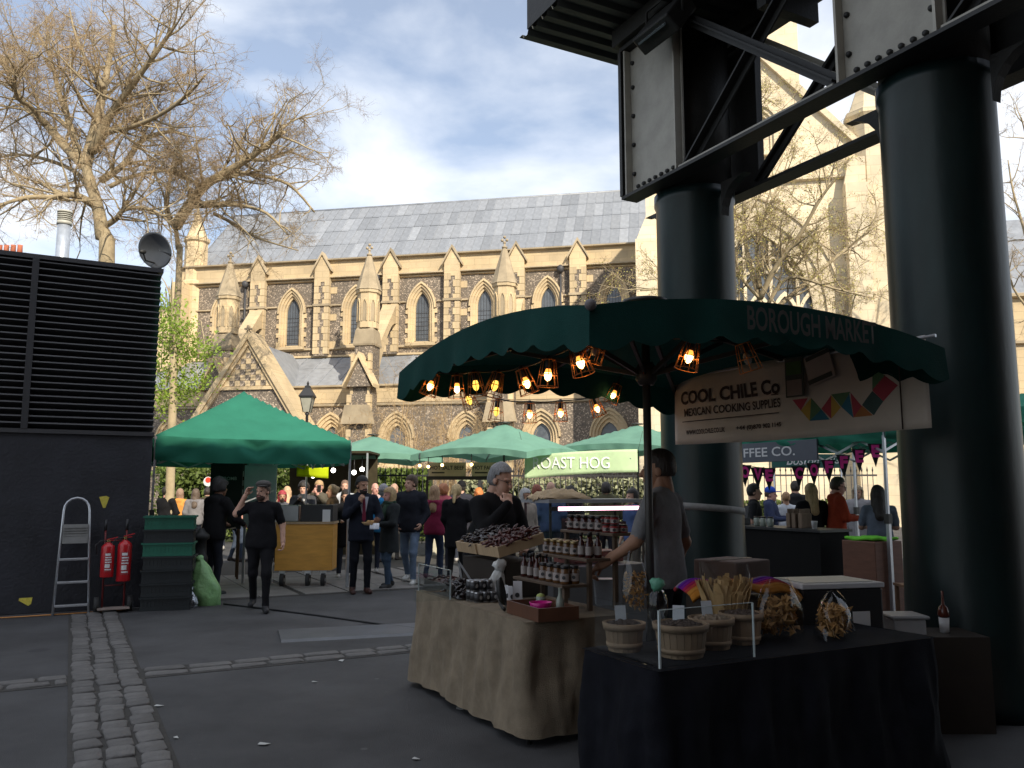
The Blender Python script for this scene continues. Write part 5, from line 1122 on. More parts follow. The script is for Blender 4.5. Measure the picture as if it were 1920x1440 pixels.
def gazebo(name, label, corner, rz, S=3.0, zt=2.42, val=.38, zp=3.32, legs=(1, 1, 1, 1), cm=None, group=None):
    t = thing(name, label, 'gazebo', (corner[0], corner[1], 0), rz, group); h = S / 2; cm = cm or green
    m = MB()
    def roofz(x, y):
        ax_, ay_ = abs(x) / h, abs(y) / h; r_ = max(ax_, ay_); mn = min(ax_, ay_) / (r_ + 1e-6); sag = .10 * math.sin(math.pi * min(1, r_)) * (1 - mn ** 2) * .8 + .05 * (1 - mn) * r_ ** 3 * (0)
        return zp - (zp - zt) * r_ ** .94 - sag - .035 * (1 - mn ** 4) * r_ ** 4
    m.sheet(lambda u, v: Vector((u * S, v * S, roofz((2 * u - 1) * h, (2 * v - 1) * h))), 32, 32); m.build('canopy', cm, t)
    for k in range(4):
        m = MB()
        def f(u, v):
            x = (2 * u - 1) * h; c = abs(2 * u - 1); fold = .045 * math.sin(26 * (1 - c) * (1 - .55 * v) + 9 * v) * (1 - c * .7) * math.sin(math.pi * v * .9) + .014 * math.sin(17 * u + 5 * v)
            out = .012 + .05 * v * (1 - v) * 1.3 - .06 * math.sin(math.pi * v) * (1 - c) ** 2 * (1 - v)
            return Vector((-x, -h - out - fold, roofz(x, h) - val * v + .02 * (1 - c) * math.sin(math.pi * v)))
        m.sheet(f, 64, 16); o = m.build('valance', cm, t, (h, h, 0), k * math.pi / 2)
    i = 0
    for (x, y) in ((0, 0), (S, 0), (S, S), (0, S)):
        if legs[i]:
            m = MB(); m.bx(x - .022, x + .022, y - .022, y + .022, .0, 1.3); m.bx(x - .016, x + .016, y - .016, y + .016, 1.3, zt - .02); m.bx(x - .05, x + .05, y - .05, y + .05, 0, .012); lg = m.build('leg', alu, t)
            m = MB(); m.bx(x - .034, x + .034, y - .034, y + .034, 1.18, 1.30); m.build('clamp', dkmetal, lg)
        i += 1
    for k, (p0, p1) in enumerate((((0, 0), (S, 0)), ((S, 0), (S, S)), ((S, S), (0, S)), ((0, S), (0, 0)))):
        cn = Vector((S / 2, S / 2, 0)); p0, p1 = [cn + (Vector((*q, 0)) - cn) * .95 for q in (p0, p1)]; m = MB()
        for q in range(4):
            a, b = p0.lerp(p1, q / 4), p0.lerp(p1, (q + 1) / 4); z0, z1 = zt - .12, zt - .42
            m.bar((a.x, a.y, z0), (b.x, b.y, z1), .016, .03); m.bar((a.x, a.y, z1), (b.x, b.y, z0), .016, .03)
        m.build('truss', alu, t)
    return t
gazebo('gazebo', 'bright green pop-up gazebo with peaked roof beside the louvred building', (-5.37, 12.6), math.atan2(1.37, 2.68), legs=(1, 1, 1, 1))
gz2 = G(9.02, 7.13); gazebo('coffee_gazebo', 'green gazebo over the coffee stall behind the iron columns', gz2, GA, 3.0, 2.50, .26, 3.2)
# ================================================================== THINGS ALONG THE LOUVRED WALL
wl = lambda s, d: LB + Vector((math.cos(LA) * s + math.sin(LA) * d, math.sin(LA) * s - math.cos(LA) * d, 0))   # s along the wall from its right end, d out from it
lad = thing('stepladder', 'aluminium stepladder leaning folded against the dark wall', 'ladder', wl(-.90, .34), LA)
wdt = lambda z: .205 - .06 * z / 1.5
m = MB(); pts = [Vector((-wdt(0), -.02, 0)), Vector((-wdt(1.3), .19, 1.32))] + [Vector((-wdt(1.4) * math.cos(t), .2 + .02 * math.sin(t), 1.34 + .15 * math.sin(t))) for t in (.3, .7, 1.1, 1.57, 2.0, 2.4, 2.8)] + [Vector((wdt(1.3), .19, 1.32)), Vector((wdt(0), -.02, 0))]
m.tube(pts, .016, 8); m.build('frame', alu, lad)
for k, z in enumerate((.10, .39, .68)):
    m = MB(); y = -.02 + .16 * z; m.bx(-wdt(z) + .01, wdt(z) - .01, y - .035, y + .035, z, z + .03); m.build('step', alu, lad, bevel=.005)
m = MB(); m.box((0, .13, 1.02), (2 * wdt(1) - .03, .03, .25), Matrix.Rotation(R(-8), 3, 'X'))
for k in range(6): m.box((0, .112, .93 + k * .035), (2 * wdt(1) - .05, .012, .012), Matrix.Rotation(R(-8), 3, 'X'))
m.build('platform', mat('ladder_grey', (.22, .22, .21), .6), lad)
red = mat('extinguisher_red', (.48, .012, .018), .28, .05, 8, spec=.6); dred = mat('trolley_red', (.13, .012, .012), .5, .2, 12); white = mat('white_print', (.7, .7, .7), .6, 0)
tro = thing('extinguisher_trolley', 'dark red two wheeled trolley standing by the navy wall', 'trolley', wl(-.41, .36), LA)
m = MB()
for s in (-.13, .13): m.tube([(s, .02, .05), (s, .10, .62), (s, .15, 1.0), (s, .20, 1.06)], .012, 8)
for z in (.34, .62, .92): m.tube([(-.13, .02 + .135 * z, z), (.13, .02 + .135 * z, z)], .009, 6)
m.build('frame', dred, tro)
for s in (-.13, .13):
    m = MB(); m.tube([(s, .198, 1.055), (s, .21, 1.2)], .018, 8); m.build('grip', railm, tro)
m = MB(); m.bx(-.19, .19, -.16, .06, .05, .065); m.build('foot_plate', mat('worn_plate', (.3, .24, .21), .5, .2), tro)
for s in (-.2, .2):
    m = MB(); m.tube([(s - .03, .06, .1), (s + .03, .06, .1)], .1, 18); m.build('wheel', mat('wheel_rubber', (.03, .03, .03), .8), tro)
def extinguisher(lb, s, zb, h, rr):
    o = thing('fire_extinguisher', lb, 'fire extinguisher', wl(s, .40) + Vector((0, 0, zb)), LA, 'fire extinguishers on the trolley')
    m = MB(); m.lathe([(rr * .95, 0), (rr, .012), (rr, h * .76), (rr * .96, h * .80), (rr * .7, h * .85), (.03, h * .88), (.03, h * .9)], 24); m.build('cylinder', red, o)
    m = MB(); m.lathe([(.028, h * .9), (.028, h * .95)], 12); m.bx(-.012, .012, -.05, .03, h * .95, h * .97); m.build('valve', mat('brass', (.4, .3, .12), .4, 0, metal=.8), o)
    m = MB(); m.bar((-.02, 0, h * .97), (.11, -.03, h * 1.03), .02, .012); m.bar((-.02, 0, h * .94), (.08, -.02, h * .96), .02, .01); m.build('lever', red, o)
    m = MB(); m.tube([(-.02, -.02, h * .93), (-.10, -.03, h * .94), (-.15, -.03, h * .84), (-.135, -.03, h * .6)], .009, 6); m.build('hose', railm, o)
    m = MB(); m.sheet(lambda u, v: Vector((math.sin(-.5 + 1.1 * u) * (rr + .002), -math.cos(-.5 + 1.1 * u) * (rr + .002), h * (.14 + .5 * v))), 8, 1)
    lbp = m.build('label_sheet', mat('label_red', (.36, .03, .035), .5, 0), o)
    m = MB()
    for k, (v0, v1, u1) in enumerate(((.56, .62, .75), (.5, .53, .95), (.44, .47, .9), (.38, .41, .95), (.25, .35, .7), (.19, .22, .9))):
        m.sheet(lambda u, v: Vector((math.sin(-.4 + u1 * u) * (rr + .004), -math.cos(-.4 + u1 * u) * (rr + .004), h * (v0 + (v1 - v0) * v))), 6, 1)
    q = m.build('printed_lines', white, lbp); q['kind'] = 'stuff'
extinguisher('fire extinguisher with white label, the smaller of the trolley pair', -.51, .46, .50, .082); extinguisher('tall fire extinguisher with long hose and printed red label on trolley', -.31, .40, .60, .088)
# crates
cg = mat('crate_green', (.012, .12, .075), .5, .12, 8); ck = mat('crate_dark', (.012, .016, .018), .55, .12, 8)
def crate(mm, loc, rz, lb, grp):
    o = thing('crate', lb, 'crate', loc, rz, grp); hh = .175; W, D = .31, .2
    m = MB(); m.bx(-W, W, -D, D, 0, .012)
    for z0, z1 in ((.0, .05), (.125, hh - .02)):
        m.bx(-W, W, -D - .004, -D + .012, z0, z1); m.bx(-W, W, D - .012, D + .004, z0, z1); m.bx(-W - .004, -W + .012, -D, D, z0, z1); m.bx(W - .012, W + .004, -D, D, z0, z1)
    m.bx(-W, W, -D + .002, -D + .012, .05, .125); m.bx(-W, W, D - .012, D - .002, .05, .125); m.bx(-W + .002, -W + .012, -D, D, .05, .125); m.bx(W - .012, W - .002, -D, D, .05, .125)
    for k in range(13):
        x = -W + .02 + k * (2 * W - .04) / 12
        for y in (-D, D - .01): m.bx(x - .012, x + .012, y - .003, y + .013, .05, .125)
    for k in range(9):
        y = -D + .02 + k * (2 * D - .04) / 8
        for x in (-W, W - .01): m.bx(x, x + .01, y - .014, y + .014, .05, .125)
    m.build('tub', mm, o); m = MB(); r_ = [(-W - .012, -D - .012), (W + .012, -D - .012), (W + .012, D + .012), (-W - .012, D + .012)]
    for i in range(4):
        a, b = r_[i], r_[(i + 1) % 4]; m.bar((a[0], a[1], hh - .01), (b[0], b[1], hh - .01), .026, .022)
    m.build('rim', mm, o); return o
names = ['lowest', 'second lowest', 'third from the floor', 'fourth from the floor', 'third from the top', 'second from the top', 'topmost']
cb_ = Vector((gx(329, 11.62), 11.62, 0))
for i in range(7):
    crate(cg if i in (4, 6) else ck, (cb_.x + rng.uniform(-.012, .012), cb_.y + rng.uniform(-.01, .01), i * .178), LA * .55 + rng.uniform(-.03, .03), ('green' if i in (4, 6) else 'dark') + ' plastic crate, ' + names[i] + ' of the stack beside the navy wall', 'plastic crates stacked by the wall')
def sack(name, lb, loc, h, w, mm, seed, lean=.0, cat='sack'):
    r_ = random.Random(seed); m = MB(); nu, nv = 28, 22
    ph = [r_.uniform(0, 6) for _ in range(6)]
    def f(u, v):
        a = u * 2 * math.pi; z = v; pr_ = (w * (1.0 - .12 * (1 - z) ** 3) * (.9 + .14 * math.sin(math.pi * min(1, z * 1.6))) * (1 - .85 * z ** 2.6))
        wr = 1 + .055 * math.sin(5 * a + ph[0] + 6 * z) + .05 * math.sin(9 * a + ph[1] - 9 * z) + .04 * math.sin(3 * a + 14 * z + ph[2]) + .025 * math.sin(15 * a + 11 * z + ph[3])
        return Vector((math.cos(a) * pr_ * wr + lean * z, math.sin(a) * pr_ * wr * .8, h * z))
    m.sheet(f, nu, nv); o = thing(name, lb, cat, loc); m.build('bag', mm, o); k = MB(); k.ball((lean, 0, h * .99), (.05, .05, .05), 10, 6, jit=.3, rng=r_); k.build('knot', mm, o)
sack('refuse_sack', 'full pale green plastic sack slumped beside the crates', (gx(398, 12.0), 12.0, 0), .64, .25, mat('green_plastic', (.24, .46, .19), .35, .15, 10, bump=.5, bscale=25), 4, -.10)
sack('silver_bag', 'small crumpled silver bag at the foot of the green sack', (gx(374, 11.75), 11.75, 0), .24, .095, mat('silver_foil', (.45, .48, .52), .25, .2, 20, metal=.8, bump=.8, bscale=40), 5, -.03, 'bag')
bo = thing('bollard', 'dark cast iron bollard behind the crate stack', 'bollard', (gx(386, 12.6), 12.6, 0)); m = MB(); m.lathe([(.13, 0), (.13, .15), (.10, .2), (.09, .5), (.11, .55), (.11, .6), (.085, .65), (.08, .85), (.12, .88), (.12, .93), (.07, .97), (.03, 1.03)], 16); m.build('post', iron_k, bo)
# ================================================================== UNDER THE GAZEBO
ply = mat('varnished_ply', (.66, .33, .055), .5, .16, 2.5, aniso=(1, 1, 6), bump=.1); wood = mat('brown_wood', (.16, .085, .045), .6, .25, 4, aniso=(6, 1, 1)); pale_wood = mat('pale_wood', (.45, .32, .19), .65, .15, 5, aniso=(6, 1, 1))
cart = thing('food_cart', 'varnished plywood food cart on black castor wheels', 'cart', (gx(576, 14.1), 14.1, 0), R(4))
m = MB(); m.bx(-.47, .47, 0, .55, .27, 1.03); m.build('panel', ply, cart, bevel=.006); m = MB(); m.bx(-.49, .49, -.015, .57, 1.03, 1.065); m.build('worktop', pale_wood, cart)
for x in (.07, .32, -.35):
    m = MB(); m.tube([(x - .03, .08, .115), (x + .03, .08, .115)], .115, 20); w_ = m.build('wheel', mat('wheel_rubber', (.03, .03, .03), .8), cart, rot=None); m = MB(); m.tube([(x - .034, .08, .115), (x + .034, .08, .115)], .03, 10); m.bx(x - .05, x + .05, .04, .12, .2, .27); m.build('fork', alu, w_)
bx_ = thing('black_box', 'black box with white notice standing on the plywood cart', 'box', (gx(598, 14.2), 14.2, 1.066)); m = MB(); m.bx(-.27, .27, 0, .4, 0, .28); m.build('case', mat('black_card', (.02, .02, .022), .6), bx_, bevel=.01); m = MB(); m.bx(.10, .23, -.006, -.002, .0, .2); m.build('notice', white, bx_)
bx_ = thing('steel_tray', 'grey steel container on the plywood cart', 'container', (gx(546, 14.3), 14.3, 1.066)); m = MB(); m.bx(-.17, .17, 0, .3, 0, .27); m.build('pan', mat('brushed_steel', (.3, .31, .32), .4, .1, 6, metal=.6), bx_, bevel=.01)
hd = thing('steel_hood', 'tall brushed steel panel standing behind the flat cap man', 'metal panel', (gx(491, 14.6), 14.6, 0), R(-6)); m = MB(); m.bx(-.29, .29, 0, .03, .95, 2.02); m.bx(-.22, .22, -.01, .04, 2.02, 2.18); m.build('sheet', mat('pale_panel', (.52, .54, .57), .5, .1, 3), hd, bevel=.005)
for s in (-.25, .25):
    m = MB(); m.bx(s - .02, s + .02, 0, .03, 0, .95); m.build('leg', alu, hd)
mb_ = thing('menu_board', 'tall black chalk menu board under the gazebo', 'menu board', (gx(428, 15.2), 15.2, 0), R(8)); m = MB(); m.bx(-.28, .28, 0, .04, .9, 2.12); m.build('board', mat('chalk_black', (.02, .02, .02), .8), mb_)
text('FATBOMB', mat('chalk', (.45, .45, .44), .9, 0), mb_, (0, -.003, 1.80), w=.36, bold=.01)
for s in (-.25, .25):
    m = MB(); m.bx(s - .02, s + .02, .01, .03, 0, .9); m.build('leg', wood, mb_)
pr_ = thing('price_board', 'dark price board with red frame beside the menu board', 'menu board', (gx(452, 15.6), 15.6, 0)); m = MB(); m.bx(-.13, .13, 0, .03, 1.3, 2.1); m.build('board', mat('chalk_red', (.06, .02, .02), .8), pr_)
for k in range(3):
    m = MB(); m.bx(-.08, .08, -.006, 0, 1.5 + k * .17, 1.6 + k * .17); m.build('printed_card', white, pr_)
m = MB(); m.bx(-.012, .012, .002, .025, 0, 1.3); m.build('post', wood, pr_)
rs = thing('round_sign', 'round white sign with red disc on a thin pole', 'sign', (gx(394, 23), 23, 0)); m = MB(); m.tube([(0, .02, 0), (0, .02, 1.9)], .015, 6); m.build('pole', alu, rs); m = MB(); m.tube([(0, 0, 1.82), (0, .012, 1.82)], .13, 20); m.build('disc', white, rs); m = MB(); m.tube([(0, -.008, 1.86), (0, 0, 1.86)], .075, 18); m.build('red_disc', mat('sign_red', (.6, .06, .03), .5, 0), rs)
m = MB(); m.sheet(lambda u, v: Vector((u * .62, .03 * math.sin(u * 7), .22 * v - .04 * u)), 10, 4); o = m.build('yellow_banner', cloth('fluor_yellow', (.62, .72, .02), .05, .4), None, at(556, 893, 16.5), 0, solid=.004); tag(o, 'fluorescent yellow banner hung under the gazebo edge', 'banner')
# dark marquee behind the gazebo
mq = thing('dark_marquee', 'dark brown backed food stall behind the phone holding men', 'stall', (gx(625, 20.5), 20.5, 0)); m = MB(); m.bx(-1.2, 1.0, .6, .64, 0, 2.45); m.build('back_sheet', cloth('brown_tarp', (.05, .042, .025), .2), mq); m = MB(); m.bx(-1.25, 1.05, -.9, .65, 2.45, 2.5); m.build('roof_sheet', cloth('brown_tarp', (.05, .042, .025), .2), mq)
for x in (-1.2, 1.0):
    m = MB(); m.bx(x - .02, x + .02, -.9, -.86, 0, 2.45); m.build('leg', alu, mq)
wbulb = mat('white_bulb', (1, 1, 1), .3, 0, emit=(1, .95, .85), estr=7); ybulb = mat('warm_bulb', (1, .8, .5), .3, 0, emit=(1, .62, .2), estr=9)
for i, (px, py, Y, mm) in enumerate(((587, 892, 19.7, wbulb), (625, 882, 19.8, wbulb), (664, 886, 19.8, wbulb), (679, 880, 20, wbulb), (787, 873, 19.9, ybulb), (803, 875, 19.8, ybulb), (829, 872, 19.9, ybulb), (884, 871, 19.2, ybulb))):
    p_ = at(px, py, Y); o = thing('hanging_bulb', ('white' if mm is wbulb else 'small warm') + ' glowing bulb hung ' + ('inside the dark stall' if mm is wbulb else 'along the salt beef stall'), 'light bulb', p_, 0, ('white bulbs in the dark stall' if mm is wbulb else 'warm bulbs at the salt beef stall')); m = MB(); m.ball((0, 0, 0), .055 if mm is wbulb else .035, 12, 8); m.build('bulb', mm, o); m = MB(); m.tube([(0, 0, .04), (0, 0, .3)], .012, 6); m.build('flex', railm, o)
# ================================================================== salt beef and falafel stall, hog roast banner
st = thing('salt_beef_stall', 'brown wooden stall front with hot salt beef and falafel boards', 'stall', (gx(868, 20.9), 20.9, 0)); brown = mat('stall_brown', (.55, .42, .26), .7, .15, 4)
for (x0, x1, tx) in ((-.85, .08, 'HOT SALT BEEF'), (.22, 1.0, 'HOT FALAFEL')):
    m = MB(); m.bx(x0, x1, 0, .03, 1.93, 2.27); o = m.build('sign_board', brown, st); text(tx, mat('sign_ink', (.045, .03, .02), .8, 0), o, ((x0 + x1) / 2, -.003, 2.14), w=(x1 - x0) * .9, h=.10, bold=.02)
    m = MB(); m.bx(x0 + .08, x0 + .4, -.004, -.002, 2.0, 2.035); m.build('small_print', mat('sign_ink', (.045, .03, .02)), o)
m = MB(); m.bx(-.9, 1.05, -.03, 0.06, 1.84, 1.93); m.build('beam', mat('dark_wood', (.03, .022, .016), .6), st); m = MB(); m.bx(-.9, 1.05, .0, .6, 0, 1.0); m.build('counter', mat('stall_cream', (.5, .47, .36), .7), st)
for x in (-.88, 1.03):
    m = MB(); m.bx(x - .03, x + .03, -.02, .04, 0, 1.84); m.build('post', mat('dark_wood', (.03, .022, .016), .6), st)
hb_ = thing('hog_roast_banner', 'pale green banner reading roast hog strung between parasols', 'banner', at(1089, 870, 19.2), R(-6)); lg_ = cloth('banner_green', (.62, .76, .50), .06, .35)
m = MB(); m.sheet(lambda u, v: Vector(((u - .5) * 2.58, .05 * math.sin(u * 5) * v + .03 * math.sin(u * 13), (.5 - v) * .52 + .09 * (u - .5) * 1.6 + .03 * math.sin(u * math.pi))), 36, 8); m.build('cloth', lg_, hb_, solid=.003)
hog_y = lambda x, z: .05 * math.sin((x / 2.58 + .5) * 5) * (.5 - (z - .144 * x / 2.58) / .52) + .03 * math.sin((x / 2.58 + .5) * 13) - .025
ltx = text('ROAST HOG', mat('banner_white', (.92, .93, .90), .8, 0), hb_, (-.22, -.0, .03), w=1.75, h=.26, bend=hog_y)
pg = MB(); m = pg; m.ball((.92, -.03, .115), (.16, .006, .075), 16, 10); m.ball((1.08, -.03, .10), (.07, .006, .05), 12, 8); m.bx(.82, .86, -.035, -.025, .0, .08); m.bx(.98, 1.02, -.035, -.025, .0, .08); m.build('pig_emblem', mat('pig_grey', (.10, .16, .14), .8, 0), hb_)
m = MB(); 
for s in (-1.29, 1.29): m.tube([(s, 0, .25), (s * 1.1, .1, .75)], .006, 4)
m.build('guy_cord', railm, hb_)
# ================================================================== CHILLI STALL: cage lamps under the umbrella
copper = mat('glow_tinted_copper', (.55, .20, .05), .4, .1, 20, metal=.4); socket = mat('lamp_socket', (.015, .013, .012), .5, 0); hotb = mat('filament_bulb', (1, .7, .35), .3, 0, emit=(1, .55, .17), estr=11); dimb = mat('amber_bulb', (.9, .6, .1), .2, .1, emit=(1, .55, .08), estr=1.6); offb = mat('unlit_bulb', (.4, .35, .3), .1, 0)  # copper wire colour also holds the bulbs' orange glow
def cage_mesh():
    m = MB(); r0, r1, r2, h = .042, .056, .066, .165
    for r_, z in ((r0, 0), (r1, -h * .55), (r2, -h)): m.tube([(r_ * math.cos(t), r_ * math.sin(t), z) for t in [i * math.pi / 10 for i in range(21)]], .0032, 4)
    for k in range(8):
        a_ = k * math.pi / 4; c, s_ = math.cos(a_), math.sin(a_); m.tube([(r0 * c, r0 * s_, 0), (r1 * c, r1 * s_, -h * .55), (r2 * c, r2 * s_, -h)], .003, 4)
    me = m.mesh('cage'); me.materials.append(copper); return me
cage_me = cage_mesh(); sk_ = MB(); sk_.lathe([(.008, .03), (.02, .02), (.022, -.05), (.018, -.055)], 10); sk_me = sk_.mesh('socket'); sk_me.materials.append(socket)
bl = MB(); bl.lathe([(.012, -.05), (.019, -.066), (.0225, -.08)], 12); bl.lathe([(.0225, -.0801), (.024, -.095), (.017, -.118), (.003, -.13)], 12, mi=1); bulbs = []
glowb = mat('bulb_neck', (1, .5, .2), .3, 0, emit=(1, .33, .05), estr=1.6)
for mm in (hotb, dimb, offb):
    me = bl.mesh('bulb'); me.materials.append(glowb if mm is hotb else mm); me.materials.append(mm); bulbs.append(me)
near = [(815, 702, 6.25, 18, 0), (857, 705, 6.2, 0, 0), (889, 700, 6.0, -8, 1), (934, 700, 5.75, 14, 1), (978, 693, 5.4, -18, 0), (1029, 675, 5.05, 3, 0), (1080, 652, 4.8, -15, 0), (1127, 628, 4.75, 20, 2), (1299, 640, 4.65, 14, 0), (1392, 645, 4.8, -16, 2)]
far = [(872, 731, 6.75, -20, 1), (933, 752, 7.0, 6, 1), (993, 757, 7.2, 0, 0), (1051, 755, 7.35, 0, 0), (1112, 748, 7.45, -20, 0), (1158, 722, 7.3, 22, 0)]
ORD = 'first second third fourth fifth sixth seventh eighth ninth tenth'.split()
for row, nm in ((near, 'near'), (far, 'far')):
    pts = []
    for i, (px, py, Y, tl_, b_) in enumerate(row):
        p_ = at(px, py, Y); o = thing('cage_lamp', {0: 'glowing caged bulb', 1: 'dim amber caged bulb', 2: 'unlit caged bulb'}[b_] + (', ' + ORD[i] + (' along the open umbrella edge from its outer corner' if nm == 'near' else ' on the cable below the back valance')), 'lamp', p_, rng.uniform(0, 1), 'caged lamps strung under the market umbrella')
        for me, n2 in ((cage_me, 'cage'), (sk_me, 'socket'), (bulbs[b_], 'bulb')): obj(n2, me, o)
        o.rotation_euler = (R(tl_ * .4), R(tl_), o.rotation_euler[2]); pts.append(p_ + Vector((0, 0, .02)))
    cp = []
    for a, b in zip(pts[:-1], pts[1:]):
        for k in range(6):
            t_ = k / 6; cp.append(a.lerp(b, t_) - Vector((0, 0, .035 * (b - a).length * 4 * t_ * (1 - t_))))
    cp.append(pts[-1]); m = MB(); m.tube([pts[0] + Vector((-.15, .05, .12))] + cp + [pts[-1] + Vector((.1, 0, .15))], .006, 5); tag(m.build('lamp_cable', socket), 'black cable carrying the caged lamps ' + ('along the open umbrella edge' if nm == 'near' else 'below the back valance'), 'cable')
# ---- printed banner along the right-hand side of the umbrella
bnA, bnB = Vector((*G(4.80, 5.98).xy, 0)), Vector((*G(4.95, 3.55).xy, 0)); bd = (bnB - bnA); bL = bd.length; brz = math.atan2(bd.y, bd.x)
bn = thing('stall_banner', 'cream printed banner of the Mexican cooking supplies stall under the umbrella', 'banner', (bnA.x, bnA.y, 2.0), brz)
vinyl = mat('cream_vinyl', (.60, .54, .47), .6, .1, 3, bump=.15, bscale=12)
m = MB(); m.sheet(lambda u, v: Vector((u * bL, .018 * math.sin(u * 19 + 3 * v) * (1 - .3 * v) + .012 * math.sin(u * 7 - 4 * v) - .0, .615 * v - .015 * math.sin(u * math.pi) * (1 - v))), 60, 10); m.build('sheet', vinyl, bn, solid=.003)
ink = mat('banner_ink', (.045, .03, .028), .8, .2, 30)
W_ = lambda px: 0
ban_y = lambda x, z: .018 * math.sin(x / bL * 19 + 3 * z / .615) * (1 - .3 * z / .615) + .012 * math.sin(x / bL * 7 - 4 * z / .615) - .006
def bt(tx, x0, x1, zc, h, **k): text(tx, ink, bn, ((x0 + x1) / 2 * bL, 0, zc), w=(x1 - x0) * bL, h=h, bend=ban_y, **k)
bt('COOL CHILE Co', .040, .50, .405, .12, bold=.035); bt('MEXICAN COOKING SUPPLIES', .055, .50, .275, .07, bold=.02); bt('WWW.COOLCHILE.CO.UK', .055, .255, .10, .042, bold=.03); bt('+44 (0)870 902 1145', .30, .50, .10, .046, bold=.03)
m = MB(); m.bx(.055 * bL, .50 * bL, -.034, -.031, .190, .197); m.bx(.472 * bL, .50 * bL, -.034, -.031, .335, .343); m.build('ruled_line', ink, bn)
tri = [((.545, .285), (.60, .285), (.578, .195), 'r'), ((.578, .195), (.612, .285), (.612, .11), 'y'), ((.612, .285), (.65, .19), (.612, .11), 'g'), ((.612, .11), (.65, .19), (.68, .11), 'b'), ((.65, .195), (.685, .29), (.685, .115), 'r'), ((.685, .29), (.72, .19), (.685, .115), 'y'),
       ((.685, .295), (.76, .295), (.722, .195), 'g'), ((.722, .195), (.755, .285), (.765, .105), 'b'), ((.76, .29), (.80, .18), (.765, .11), 'r'), ((.765, .11), (.80, .185), (.835, .11), 'o'), ((.80, .19), (.838, .28), (.838, .11), 'd'), ((.838, .11), (.838, .28), (.872, .20), 'd'), ((.838, .285), (.875, .38), (.915, .30), 'r'), ((.872, .20), (.838, .285), (.915, .30), 'r'), ((.838, .285), (.838, .43), (.878, .38), 'g'), ((.86, .43), (.915, .48), (.90, .37), 'd')]
tc2 = {'r': (.40, .05, .08), 'y': (.48, .32, .06), 'g': (.09, .20, .10), 'b': (.02, .15, .24), 'o': (.40, .16, .05), 'd': (.04, .09, .09)}
for p0, p1, p2, c in tri:
    m = MB()
    V3 = [Vector((*p0,)), Vector((*p1,)), Vector((*p2,))]; n3 = 5; gp = {}; vv = []
    for i3 in range(n3 + 1):
        for j3 in range(n3 + 1 - i3):
            q3 = (V3[0] * (n3 - i3 - j3) + V3[1] * i3 + V3[2] * j3) / n3; gp[i3, j3] = len(vv); vv.append((q3.x * bL, ban_y(q3.x * bL, q3.y) + .002, q3.y))
    m.add(vv, [(gp[i3, j3], gp[i3 + 1, j3], gp[i3, j3 + 1]) for i3 in range(n3) for j3 in range(n3 - i3)] + [(gp[i3 + 1, j3], gp[i3 + 1, j3 + 1], gp[i3, j3 + 1]) for i3 in range(n3 - 1) for j3 in range(n3 - 1 - i3)]); o = m.build('printed_triangle', mat('print_' + c, tc2[c], .7, .1, 10), bn)
m = MB(); m.bx(.925 * bL, .928 * bL, -.036, -.03, .0, .6); m.build('fold_line', ink, bn)
m = MB(); m.bx(.535 * bL, .605 * bL, -.045, -.038, .30, .60); o = m.build('clipped_card', mat('card_dark', (.05, .06, .05), .7), bn); m = MB(); m.bx(.541 * bL, .599 * bL, -.049, -.046, .31, .43); m.build('card_photo', mat('card_pale', (.25, .2, .18), .7), o); m = MB(); m.bx(.541 * bL, .599 * bL, -.049, -.046, .47, .57); m.build('card_green', mat('card_green', (.05, .12, .03), .7), o)
m = MB(); M3 = Matrix.Rotation(R(-14), 3, 'Y'); m.box((.665 * bL, -.042, .50), (.095 * bL, .006, .22), M3); o = m.build('price_poster', mat('poster_pale', (.42, .36, .33), .7, .1), bn)
m = MB(); m.box((.668 * bL, -.047, .415), (.088 * bL, .004, .035), M3); m.box((.66 * bL, -.047, .59), (.088 * bL, .004, .03), M3); m.build('poster_print', mat('card_dark', (.05, .06, .05)), o)
m = MB(); m.tube([(-.1, 0, .60), (bL * 1.03, 0, .60)], .012, 6); m.build('hanging_rail', alu, bn)
